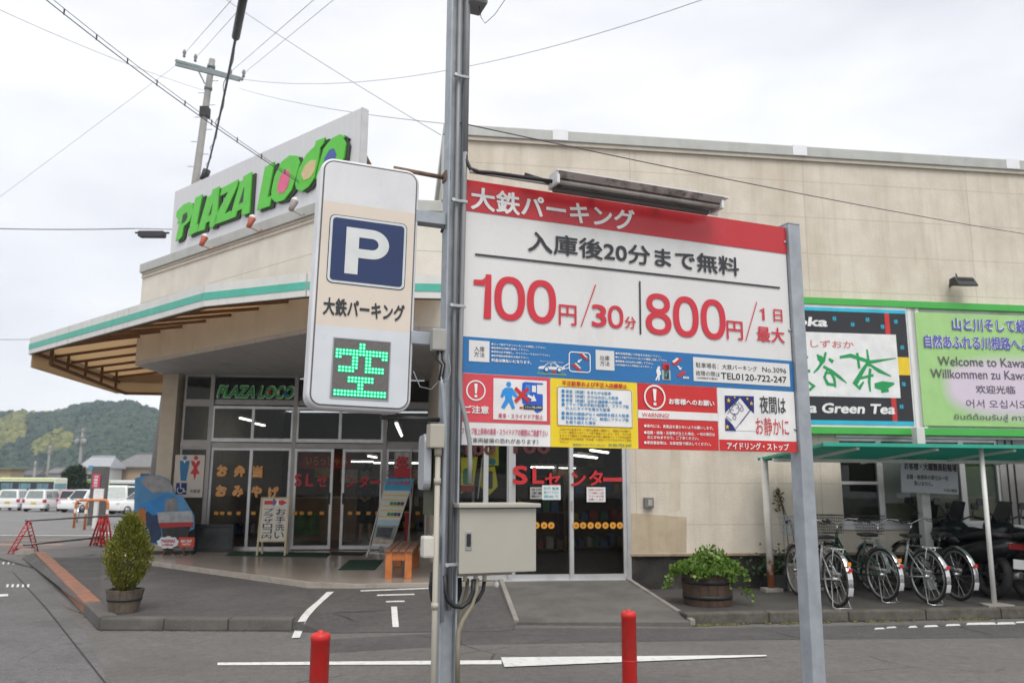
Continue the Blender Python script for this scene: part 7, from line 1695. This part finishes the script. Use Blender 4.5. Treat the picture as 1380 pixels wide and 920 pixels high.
# parked cars
glc = M('car_glass', (.03, .04, .045), .08, var=.1); glc2 = M('car_glass_pale', (.22, .26, .25), .1, var=.15); lampr = M('tail_red', (.42, .02, .05), .2); ply = M('plate_yellow', (.72, .48, .03), .4); alloy = M('wheel_alloy', (.35, .35, .36), .35, metal=.6)
def car(px, py_bot, Y_, yaw, label, paint, L_=3.4, Wd=1.48, Hh=1.5, hood=.75, rear_glass=None, van=False, plate=ply):
    z_ = gh(Y_)+.012; o = thing('parked_car', (ax(px, Y_), Y_, z_), label, 'car', 'cars parked across the car park')
    m0 = Matrix()
    hw_ = Wd/2; belt = .86 if not van else .95
    def P(b): return b
    def cpart(nm, b, m_, par=None, bev=0.0): 
        ob = make(nm, b, m_, Vector((0, 0, 0)), bev, 3, smooth=bool(bev)); ob.parent = par or o; return ob
    b = B(); b.add([(-hw_, -L_/2+.06, .22), (hw_, -L_/2+.06, .22), (hw_, L_/2, .24), (-hw_, L_/2, .24), (-hw_, -L_/2, .6), (hw_, -L_/2, .6), (hw_, L_/2, .62), (-hw_, L_/2, .62), (-hw_+.05, -L_/2+.04, belt), (hw_-.05, -L_/2+.04, belt), (hw_-.1, L_/2-.12, belt-.06), (-hw_+.1, L_/2-.12, belt-.06)],
                   [(0, 3, 2, 1), (0, 1, 5, 4), (1, 2, 6, 5), (2, 3, 7, 6), (3, 0, 4, 7), (4, 5, 9, 8), (5, 6, 10, 9), (6, 7, 11, 10), (7, 4, 8, 11), (8, 9, 10, 11)]); bd = cpart('body', b, paint, None, .07)
    y0, y1, t0, t1 = -L_/2+.05, L_/2-hood, -L_/2+.28, L_/2-hood-(.55 if not van else .25); cw_, tw_ = hw_-.06, hw_-.20
    bot = [(-cw_, y0), (cw_, y0), (cw_, y1), (-cw_, y1)]; top = [(-tw_, t0), (tw_, t0), (tw_, t1), (-tw_, t1)]
    b = B(); b.add([(x, y, belt-.02) for x, y in bot]+[(x, y, Hh) for x, y in top], [(0, 1, 5, 4), (1, 2, 6, 5), (2, 3, 7, 6), (3, 0, 4, 7), (4, 5, 6, 7)]); cpart('cabin', b, paint, None, .05)
    def win(i, j, u0, u1, v0, v1, m_, nm='window'):
        A, C = Vector((*bot[i], belt-.02)), Vector((*bot[j], belt-.02)); D, E2 = Vector((*top[i], Hh)), Vector((*top[j], Hh)); n_ = (C-A).cross(D-A).normalized()*.014
        f = lambda u, v: A.lerp(C, u).lerp(D.lerp(E2, u), v)+n_
        bb_ = B(); bb_.add([f(u0, v0), f(u1, v0), f(u1, v1), f(u0, v1)], [(0, 1, 2, 3)]); cpart(nm, bb_, m_)
    win(0, 1, .09, .91, .12, .86, rear_glass or glc2, 'rear_window'); win(2, 3, .08, .92, .1, .9, glc, 'windscreen')
    win(1, 2, .10, .48, .12, .84, glc2); win(1, 2, .52, .90, .12, .84, glc2); win(3, 0, .10, .48, .12, .84, glc2); win(3, 0, .52, .90, .12, .84, glc2)
    for s in (-1, 1):
        for y_ in (-L_/2+.55, L_/2-.6):
            b = B(); b.lathe([(0, -.09), (.23, -.09), (.28, -.06), (.28, .06), (.23, .09), (0, .09)], (s*(hw_-.08), y_, .28), 20, ax='X'); wv = cpart('wheel', b, tyre); b = B(); b.lathe([(0, -.1), (.17, -.1), (.17, .1), (0, .1)], (s*(hw_-.075), y_, .28), 16, ax='X'); cpart('rim', b, alloy, wv)
        b = B(); b.box(min(s*hw_*.78, s*(hw_+.004)), max(s*hw_*.78, s*(hw_+.004)), -L_/2-.012, -L_/2+.22, .62, .84 if not van else 1.2); cpart('tail_light', b, lampr, None, .02)
        b = B(); b.box(min(s*hw_*.62, s*(hw_-.02)), max(s*hw_*.62, s*(hw_-.02)), L_/2-.1, L_/2+.01, .60, .74); cpart('headlight', b, M('headlight', (.6, .62, .65), .1), None, .02)
        b = B(); b.box(min(s*(hw_-.02), s*(hw_+.14)), max(s*(hw_-.02), s*(hw_+.14)), y1-.35, y1-.25, belt, belt+.12); cpart('wing_mirror', b, paint, None, .02)
    b = B(); b.box(-.17, .17, -L_/2-.02, -L_/2-.005, .56, .68); cpart('licence_plate', b, plate)
    b = B(); b.box(-hw_+.03, hw_-.03, -L_/2-.025, -L_/2+.1, .24, .44); cpart('bumper', b, paint, None, .03)
    o.rotation_euler = (0, 0, yaw); return o
cw_ = M('car_white', (.72, .72, .71), .25, var=.02); cpk = M('car_pink', (.52, .33, .38), .3, var=.03)
car(24, 685, 60, .24, 'white hatchback at the far left of the car park row', cw_, L_=3.4)
car(64, 687, 58, .12, 'second white hatchback from the left, with tall pink tail lights', cw_, L_=3.6)
car(101, 688, 60, .30, 'pink and white hatchback with a dark rear window', cpk, rear_glass=glc)
car(194, 691, 52, 2.6, 'white saloon car partly behind the cut-out board', cw_, L_=4.2, Hh=1.32, Wd=1.6, hood=1.3)
car(119, 690, 56, 2.9, 'white car half hidden behind the dark sign pillar', cw_, L_=3.5)
# light truck with a cab seen from the front, and a van behind it
def truck(px, Y_, yaw, label):
    z_ = gh(Y_)+.012; o = thing('light_truck', (ax(px, Y_), Y_, z_), label, 'truck')
    def cpart(nm, b, m_, par=None, bev=0.0): ob = make(nm, b, m_, Vector((0, 0, 0)), bev, 3, smooth=bool(bev)); ob.parent = par or o; return ob
    b = B(); b.add([(-.74, -.0, .3), (.74, -.0, .3), (.74, 1.5, .3), (-.74, 1.5, .3), (-.74, -.06, .9), (.74, -.06, .9), (.74, 1.5, .9), (-.74, 1.5, .9), (-.64, .3, 1.75), (.64, .3, 1.75), (.64, 1.45, 1.75), (-.64, 1.45, 1.75)], [(0, 3, 2, 1), (0, 1, 5, 4), (1, 2, 6, 5), (2, 3, 7, 6), (3, 0, 4, 7), (4, 5, 9, 8), (5, 6, 10, 9), (6, 7, 11, 10), (7, 4, 8, 11), (8, 9, 10, 11)]); cpart('cab', b, cw_, None, .05)
    b = B(); b.add([(-.62, -.045, .96), (.62, -.045, .96), (.55, .26, 1.66), (-.55, .26, 1.66)], [(0, 1, 2, 3)]); cpart('windscreen', b, glc2)
    for s in (-1, 1):
        b = B(); b.add([(s*.745, .25, .98), (s*.745, 1.2, .98), (s*.675, 1.2, 1.62), (s*.67, .55, 1.62)], [(0, 1, 2, 3)]); cpart('side_window', b, glc)
        for y_ in (.45, 2.6): b = B(); b.lathe([(0, -.09), (.22, -.09), (.27, -.05), (.27, .05), (.22, .09), (0, .09)], (s*.64, y_, .27), 18, ax='X'); cpart('wheel', b, tyre)
        b = B(); b.box(min(s*.45, s*.70), max(s*.45, s*.70), -.075, -.05, .58, .74); cpart('headlight', b, M('headlight', (.6, .62, .65), .1))
    b = B(); b.box(-.17, .17, -.085, -.06, .4, .5); cpart('licence_plate', b, ply)
    b = B(); b.box(-.74, .74, 1.6, 3.3, .55, .62); b.box(-.74, -.7, 1.6, 3.3, .62, .95); b.box(.7, .74, 1.6, 3.3, .62, .95); b.box(-.7, .7, 3.26, 3.3, .62, .95); cpart('cargo_bed', b, cw_)
    o.rotation_euler = (0, 0, yaw)
truck(157, 53, .35, 'white light truck facing the camera right of the dark sign pillar')
car(192, 690, 57, 2.9, 'white van with dark side windows behind the light truck', cw_, L_=3.6, Hh=1.75, van=True, hood=.35)
# coaches
def coach(px, Y_, yaw, label, c1, c2, L_=9, stripe=True):
    z_ = gh(Y_); o = thing('coach', (ax(px, Y_), Y_, z_), label, 'bus', 'coaches parked behind the cars')
    def cpart(nm, b, m_, par=None, bev=0.0): ob = make(nm, b, m_, Vector((0, 0, 0)), bev, 3, smooth=bool(bev)); ob.parent = par or o; return ob
    Hh = 2.9
    b = B(); b.box(-L_/2, L_/2, -1.15, 1.15, .35, Hh); cpart('body', b, c1, None, .16)
    b = B(); b.box(-L_/2+.3, L_/2-.1, -1.162, -1.15, 1.55, 2.5); wv = cpart('window_band', b, glc)
    for k in range(1, 5): b = B(); b.box(-L_/2+.3+k*(L_-.4)/5-.03, -L_/2+.3+k*(L_-.4)/5+.03, -1.168, -1.162, 1.55, 2.5); cpart('window_bar', b, M('bar_dark', (.02, .02, .02), .4), wv)
    for k in range(4): b = B(); b.box(-L_/2+.6+k*2.0, -L_/2+1.9+k*2.0, -1.166, -1.162, 1.7, 2.3); cpart('pane', b, M('coach_pane', (.12, .22, .26), .08, var=.3, scale=1), wv)
    b = B(); b.box(-L_/2-.012, -L_/2, -1.0, 1.0, 1.4, 2.6); cpart('windscreen', b, glc)
    if stripe:
        b = B(); b.prism([(-L_/2+.2, .5), (L_/2-3.2, .5), (L_/2-1.8, 1.45), (-L_/2+.2, 1.45)], -1.158, -1.15); cpart('green_stripe', b, c2)
    b = B(); b.box(-L_/2+.1, L_/2-.1, -1.156, -1.15, 2.62, 2.78); cpart('roof_stripe', b, c2 if not stripe else M('coach_lime', (.52, .60, .14), .4))
    for x_ in (-L_/2+1.6, L_/2-2.0):
        for s in (-1, 1): b = B(); b.lathe([(0, -.12), (.38, -.12), (.45, -.06), (.45, .06), (.38, .12), (0, .12)], (x_, s*1.05, .45), 18, ax='Y'); cpart('wheel', b, tyre)
    o.rotation_euler = (0, 0, yaw)
clim = M('coach_cream', (.66, .68, .55), .3, var=.04); cgr = M('coach_green', (.10, .42, .18), .4, var=.1)
coach(44, 90, -.06, 'cream and green coach with a wide dark window band behind the white cars', clim, cgr, 6.6)
coach(-36, 96, -.42, 'yellow green coach cut by the left edge of the photo', M('coach_yellow', (.58, .62, .10), .35), cgr, 8)
coach(110, 98, -.45, 'lime coach partly hidden behind the sign pillar', M('coach_lime', (.52, .60, .14), .4), cgr, 7, False)
coach(90, 112, -.3, 'dark teal coach between the cream coach and the lime coach', M('coach_dark', (.035, .06, .065), .3), M('coach_dark2', (.05, .09, .10), .3), 4.5, False)
coach(172, 104, -.40, 'white coach with a plain long side behind the light truck', M('coach_white', (.72, .73, .74), .3), M('coach_white2', (.66, .68, .70), .35), 7, False)
coach(116, 130, -.4, 'small green coach roof standing behind the lime coach', M('coach_teal', (.06, .34, .22), .4), M('coach_teal', (.06, .34, .22), .4), 4, False)
# ================================================================== houses, trees and poles far left
roofm = M('roof_grey', (.17, .165, .165), .7, var=.12, scale=2, dirt=.2); rooft = M('roof_pale', (.33, .34, .36), .6, var=.1); tanw = M('house_tan', (.42, .32, .22), .8, var=.06); whw = M('house_white', (.55, .54, .52), .8, var=.06)
def house(px0, px1, py_ridge, py_eave, Y_, dep, label, wm, rm_, flat=False, yaw=0, hip=.12, wins=2):
    x0, x1 = ax(px0, Y_), ax(px1, Y_); zr_, ze = az(100, py_ridge, Y_), az(100, py_eave, Y_); g0 = gh(Y_)
    o = thing('house', ((x0+x1)/2, Y_+dep/2, g0), label, 'house'); w_ = (x1-x0)/2; d_ = dep/2
    def hp(nm, b, m_, par=None): ob = make(nm, b, m_, Vector((0, 0, 0))); ob.parent = par or o; return ob
    b = B(); b.box(-w_+.4, w_-.4, -d_+.5, d_-.5, 0, ze-g0); wl_ = hp('wall', b, wm)
    b = B()
    if flat: b.box(-w_, w_, -d_, d_, ze-g0, zr_-g0)
    else:
        h_ = w_*(1-2*hip); b.add([(-w_, -d_, ze-g0), (w_, -d_, ze-g0), (w_, d_, ze-g0), (-w_, d_, ze-g0), (-h_, 0, zr_-g0), (h_, 0, zr_-g0), (-w_, -d_, ze-g0-.15), (w_, -d_, ze-g0-.15), (w_, d_, ze-g0-.15), (-w_, d_, ze-g0-.15)], [(0, 1, 5, 4), (1, 2, 5), (2, 3, 4, 5), (3, 0, 4), (6, 9, 8, 7), (0, 6, 7, 1), (1, 7, 8, 2), (2, 8, 9, 3), (3, 9, 6, 0)])
        b.tube([(-h_, 0, zr_-g0+.03), (h_, 0, zr_-g0+.03)], .12, 6)
    hp('roof', b, rm_)
    for k in range(wins):
        xx = -w_+(k+1)*2*w_/(wins+1); b = B(); b.box(xx-.8, xx+.8, -d_+.44, -d_+.5, ze-g0-1.9, ze-g0-.8); f_ = hp('window', b, alumd); b = B(); b.box(xx-.72, xx+.72, -d_+.42, -d_+.44, ze-g0-1.82, ze-g0-.88); hp('pane', b, glc, f_)
    o.rotation_euler = (0, 0, yaw)
house(148, 240, 609.5, 628, 110, 10, 'house with a wide grey tiled roof and tan walls left of the store pillar', tanw, roofm, wins=1)
house(100, 142, 614, 629, 104, 6, 'white walled house with a pale grey roof left of the tan house', whw, rooft, yaw=.1, wins=1)
house(-60, 14, 631, 633, 105, 4, 'flat roofed tan building at the far left behind the coaches', M('hall_tan', (.50, .40, .24), .8), M('hall_edge', (.2, .17, .13), .7), True)
house(24, 50, 632.5, 640, 130, 5, 'low house with a dark roof behind the cream coach', whw, M('roof_dark', (.10, .10, .105), .7), wins=1)
house(58, 78, 630, 637, 125, 5, 'small white house with a grey roof beside the dark evergreen trees', whw, roofm, wins=1)
dk = leafmat('leaf_cypress', (.012, .028, .01), (.04, .075, .022)); bark = M('bark', (.07, .05, .035), .9)
for k, (px, pt, r_) in enumerate(((86, 639, .7), (91, 634, .8), (96, 630, .8), (101, 632, .8), (106, 629, .8), (111, 633, .8))):
    Y_ = 92+k*.6; X_ = ax(px, Y_); zt = az(px, pt, Y_); g0 = gh(Y_)
    o = thing('cypress_tree', (X_, Y_, g0), ('%s dark cypress in the short row between the coaches and the white walled house' % ('first', 'second', 'third', 'fourth', 'fifth', 'sixth')[k]), 'tree', 'dark cypress trees behind the coaches')
    b = B(); b.tube([(X_, Y_, g0), (X_, Y_, zt-.3)], [.12, .02], 6); part('trunk', b, bark, o)
    b = B(); pts = []
    for _ in range(700): t = random.random(); a = random.uniform(0, 6.28); q = r_*(1-t)**.7*random.uniform(.3, 1.05); pts.append((X_+q*math.cos(a), Y_+q*math.sin(a), g0+.5+(zt-g0-.5)*t))
    leafcloud(b, pts, .42, 1.4, 2.2); part('crown', b, dk, o)
concp = M('pole_concrete', (.27, .265, .25), .8, var=.1, dirt=.3, dz=.2, dcol=(.15, .14, .13)); galv = M('arm_galvanised', (.24, .28, .28), .5, metal=.3)
def far_pole(px, pt, Y_, r_, label, arms, wires=True):
    X_ = ax(px, Y_); zt = az(px, pt, Y_); g0 = gh(Y_); o = thing('utility_pole', (X_, Y_, g0), label, 'utility pole')
    part('pole', B().tube([(X_, Y_, g0), (X_, Y_, zt)], [r_*1.3, r_], 10), concp, o)
    for dz, w_ in arms:
        b = B(); b.beam((X_-w_, Y_-.15, zt-dz), (X_+w_, Y_-.15, zt-dz), .1); part('cross_arm', b, galv, o)
        for s in (-.9, -.45, .45, .9): part('insulator', B().lathe([(0, 0), (.07, .02), (.05, .1), (.07, .16), (0, .24)], (X_+s*w_, Y_-.15, zt-dz+.05), 8), M('insulator', (.2, .2, .21), .3), o)
    return o, X_, zt
o, X_, zt = far_pole(105.5, 577, 95, .16, 'distant utility pole with cross arms and a transformer in front of the hill', ((.3, .9), (1.0, .9), (1.9, .6)))
for s in (-.4, .4): part('transformer', B().lathe([(0, -.35), (.24, -.33), (.26, .3), (.2, .38), (0, .4)], (X_+s, 94.7, zt-1.6), 12), M('transformer_grey', (.3, .3, .31), .5), o)
far_pole(63, 600, 120, .15, 'thin distant utility pole above the dark roofed house', ((.4, .8), (1.1, .7)))
far_pole(45.5, 621, 100, .14, 'short pale pole above the cream coach', ((.5, .4),))
# ================================================================== near utility pole
YP = 24.0
pt_, pm_ = gy(286, 80.5, YP), gy(263.5, 245, YP); dd = (pm_-pt_); pbv = pt_+dd*((pt_.z+.6)/(pt_.z-pm_.z))
UP = thing('utility_pole', (pbv.x, pbv.y, gh(YP)), 'tall concrete utility pole with a double cross arm behind the rooftop sign', 'utility pole')
part('pole', B().tube([pbv, pt_], [.17, .095], 16), concp, UP)
def pol(t): return pt_+dd*t          # 0 at the top, 1 where the roof sign hides it
arm0, arm1 = gy(237, 82, YP+.1), gy(327, 107, YP-.2)
arm0b, arm1b = gy(237, 87, YP-.22), gy(323, 108, YP-.5)
for a, c in ((arm0, arm1), (arm0b, arm1b)): part('cross_arm', B().beam(a, c, .085, .085), galv, UP)
part('arm_brace', B().beam(gy(268, 97, YP-.1), gy(276, 113, YP-.1), .04), galv, UP)
for t in (.06, .24, .46): 
    q = pol(t); part('band', B().tube([q-dd.normalized()*.05, q+dd.normalized()*.05], .125, 14), galv, UP)
for k in range(8): 
    q = pol(.18+.1*k); s = -1 if k % 2 else 1; part('step_bolt', B().tube([q, q+Vector((s*.30, -.02, 0))], .011, 6), galv, UP)
part('clamp', B().box(-.13, .13, -.13, .13, -.16, .16, m=Matrix.Translation(pol(.44))), M('clamp_dark', (.03, .03, .03), .6), UP)
for px, py in ((249, 70), (264, 76), (311, 96), (329, 97)):
    q = gy(px-1, py+8, YP-.05); part('insulator', B().lathe([(0, 0), (.05, .03), (.035, .1), (.06, .16), (.04, .25), (0, .3)], q, 10), M('insulator', (.2, .2, .21), .3), UP)
# overhead cables, each a thing of its own
ck = M('cable_dark', (.09, .09, .10), .6); ckl = M('cable_grey', (.24, .24, .26), .6)
def cable(p, q, sag, r_, label, m_=ck, n=28): return single('overhead_cable', B().tube(catenary(p, q, sag, n), r_*.62, 5), m_, p, label, 'cable', 'overhead cables')
G = gy
pA, pB_ = G(-60, -100, 8.5), G(452, 276, 12.6)
c1a = catenary(pA, pB_, .16, 40)
single('overhead_cable', B().tube(c1a, .0075, 6), ck, pA, 'thicker lower strand of the twin cable crossing in front of the utility pole', 'cable', 'overhead cables')
single('overhead_cable', B().tube([p+Vector((0, 0, .085-.06*(i/40))) for i, p in enumerate(c1a)], .005, 6), ck, pA, 'thinner upper strand of the twin cable running from the top left to the light box', 'cable', 'overhead cables')
for k, i in enumerate(range(6, 40, 3)):
    b = B(Matrix.Translation(c1a[i])); b.box(-.006, .006, -.008, .008, -.012, .07); single('cable_clip', b, M('clip_dark', (.03, .03, .035), .5), c1a[i], 'small dark clip joining the two strands of the twin cable', 'clip', 'clips on the twin cable')
u0, u1 = G(335, -40, 11.0), G(277.5, 232, YP-.2)
tk = catenary(u0, u1, .35, 36)
single('overhead_cable', B().tube(tk, .024, 8), ck, u0, 'thick dark cable hanging steeply from the top edge past the cross arm', 'cable', 'overhead cables')
b = B(); b.tube([p+Vector((.05*math.sin(i*.9), 0, .10+.05*math.cos(i*.9))) for i, p in enumerate(tk)], .009, 5); single('overhead_cable', b, ckl, u0, 'thin wire spiralling around the thick steep cable', 'cable', 'overhead cables')
i0 = next(i for i, p in enumerate(tk) if proj(p)[1] > -12); i1 = next(i for i, p in enumerate(tk) if proj(p)[1] > 41)
b = B(); b.tube([tk[i0], tk[i0].lerp(tk[i1], .06), tk[i0].lerp(tk[i1], .94), tk[i1]], [.04, .07, .07, .035], 12); single('cable_closure', b, M('closure_black', (.035, .035, .037), .5), tk[i0], 'long black cable closure on the thick steep cable at the top edge', 'cable closure')
b = B(); b.tube([G(279, 229, YP-.25), G(274, 243, YP-.25)], .12, 10); single('cable_closure', b, M('closure_black', (.035, .035, .037), .5), G(277, 243, YP-.25), 'dark cable bundle end just above the rooftop sign beside the utility pole', 'cable closure')
pl_ = G(181, 312, 22); b = B(Matrix.Translation(G(205, 316, 22))); w_ = G(228, 316, 22).x-G(182, 316, 22).x; b.prism(rrect(-w_*.38, w_*.38, -.085, .085, .04), -.1, .1); b.cyl((-w_/2, 0, .05), (w_/2, 0, .05), .03, n=8); single('cable_closure', b, M('closure_black', (.035, .035, .037), .5), G(205, 316, 22), 'flat black cable closure hanging left of the rooftop sign', 'cable closure', bev=.01)
cable(G(-80, 305.5, 22), G(182, 308, 22), .05, .022, 'level cable from the left edge to the flat black closure'); cable(G(182, 308, 22.02), G(250, 309.5, 22), .0, .018, 'short cable end between the black closure and the rooftop sign')
cable(G(-80, 456.5, 30), G(60, 457, 30), .02, .02, 'thin level cable at the left edge beside the canopy tip', ckl)
cable(G(-60, 310, 30), G(236, 89, YP), .0, .009, 'thin wire rising from the left edge to the left tip of the cross arm', ckl)
cable(G(-80, -24, 15), G(275, 122, YP-.1), .15, .010, 'thin wire from the upper left corner to the pole below the cross arm', ckl)
cable(G(250, 71, YP), G(330, -20, 12), .0, .010, 'thin wire leaving the outer left insulator towards the top edge', ckl); cable(G(265, 77, YP), G(352, -20, 12), .0, .009, 'thin wire leaving the inner left insulator towards the top edge', ckl)
cable(G(311, 97, YP), G(446, -20, 12), .0, .010, 'thin wire leaving the inner right insulator towards the top edge', ckl); cable(G(330, 98, YP), G(480, -25, 12), .0, .009, 'thin wire leaving the outer right insulator towards the top edge', ckl)
cable(G(327, 107, YP-.2), G(985, -14, 13), .75, .011, 'long sagging wire from the cross arm behind the tall pole to the top right', ckl)
cable(G(296, -6, 14), G(594, 182, 11.7), .05, .009, 'thin straight wire falling from the top edge to the corner of the street wall', ckl)
cable(G(322, 119, YP-.3), G(602, 167, 11.75), .12, .010, 'thin wire from the utility pole to the corner of the street wall', ckl)
cable(FB @ Vector((up, -.02, on(FB, 622, 168)[1])), G(1460, 327, 9.5), .05, .006, 'thin dark wire slanting from the tall steel pole across the upper street wall', ck, 40)
# ================================================================== wooded hill
def lerp_list(L_, x):
    for (a, y0), (b_, y1) in zip(L_, L_[1:]):
        if x <= b_: return y0+(y1-y0)*(x-a)/(b_-a)
    return L_[-1][1]
sky_ = [(-700, 600), (-420, 575), (-160, 590), (-60, 566), (0, 560), (16, 567), (29, 561), (50, 561), (75, 557.5), (95, 552.5), (130, 546), (156, 551), (183, 549), (212, 555), (300, 575), (420, 600), (700, 615)]
Y1, Y0h = 720, 470
g = B(); NX, NY = 120, 26; hx = [(-700+1400*i/NX) for i in range(NX+1)]; vs = []
crown_pts = []
def hz_(px, t):
    top_ = az(px, lerp_list(sky_, px)+5, Y1); return gh(500)-1+(top_-gh(500)+1)*(math.sin(t*math.pi/2)**.9)+2.5*math.sin(px*.045+t*9)*t*(1-t)*4
for j in range(NY+1):
    t = j/NY*1.3; Y_ = Y0h+(Y1-Y0h)*t
    for px in hx: tt = min(t, 1)-max(0, t-1)*.6; vs.append((ax(px, Y1)*(.75+.25*t), Y_, hz_(px, tt)))
g.add(vs, [(j*(NX+1)+i, j*(NX+1)+i+1, (j+1)*(NX+1)+i+1, (j+1)*(NX+1)+i) for j in range(NY) for i in range(NX)], 0, True)
struct('hill', g, M('hill_ground', (.03, .05, .018), .9, var=.3, scale=.05))
ico = bmesh.new(); bmesh.ops.create_icosphere(ico, subdivisions=2, radius=1); iv = [v.co.copy() for v in ico.verts]; ifc = [tuple(v.index for v in f.verts) for f in ico.faces]; ico.free()
from mathutils import noise as mnoise
def forest(name, mats, sel):
    b = B()
    for px, t, r_, k in sel:
        X_, Y_, Z_ = ax(px, Y1)*(.75+.25*t), Y0h+(Y1-Y0h)*t, hz_(px, min(t, 1))
        off = Vector((random.random()*50, random.random()*50, random.random()*50)); c = Vector((X_, Y_, Z_+r_*.55)); st_ = 1.5 if k == 1 else 1.0
        b.add([c+Vector((v.x, v.y, v.z*st_))*r_*(1+.55*mnoise.noise(v*2.2+off)) for v in iv], ifc, k, False)
    return props(make(name, b, mats), kind='stuff')
sel = []
for _ in range(5200):
    t = random.uniform(.02, 1.03); px = random.uniform(-60, 300) if random.random() < .75 else random.uniform(-650, 650)
    nv = mnoise.noise(Vector((px*.017, t*3.2, 3.1))); k = 0
    bam = math.exp(-((px-45-30*(t-.45))/42)**2-((t-.42)/.22)**2)+.7*math.exp(-((px-130)/28)**2-((t-.22)/.10)**2)+.55*math.exp(-((px-75)/22)**2-((t-.72)/.07)**2)
    if bam+nv*.8 > .48: k = 2
    elif nv > .1: k = 1
    sel.append((px, t, random.uniform(1.7, 3.4)*(1.1 if k == 2 else 1), k))
fmats = [leafmat('forest_green', (.017, .045, .018), (.045, .088, .030)), leafmat('forest_dark', (.012, .036, .018), (.030, .068, .030)), leafmat('forest_bamboo', (.13, .16, .03), (.30, .28, .06))]
forest('forest', fmats, sel)
# ================================================================== air
hb = B(); hb.box(-1000, 1000, -80, 900, -6, 190)
hzm = bpy.data.materials.new('haze'); hzm.use_nodes = True; n = hzm.node_tree.nodes; n.remove(n['Principled BSDF'])
pv = n.new('ShaderNodeVolumePrincipled'); pv.inputs['Color'].default_value = (.72, .83, .97, 1); pv.inputs['Density'].default_value = .00034; pv.inputs['Anisotropy'].default_value = .2
hzm.node_tree.links.new(pv.outputs[0], n['Material Output'].inputs['Volume'])
props(make('haze', hb, hzm), kind='stuff')
SC.cycles.volume_bounces = 1
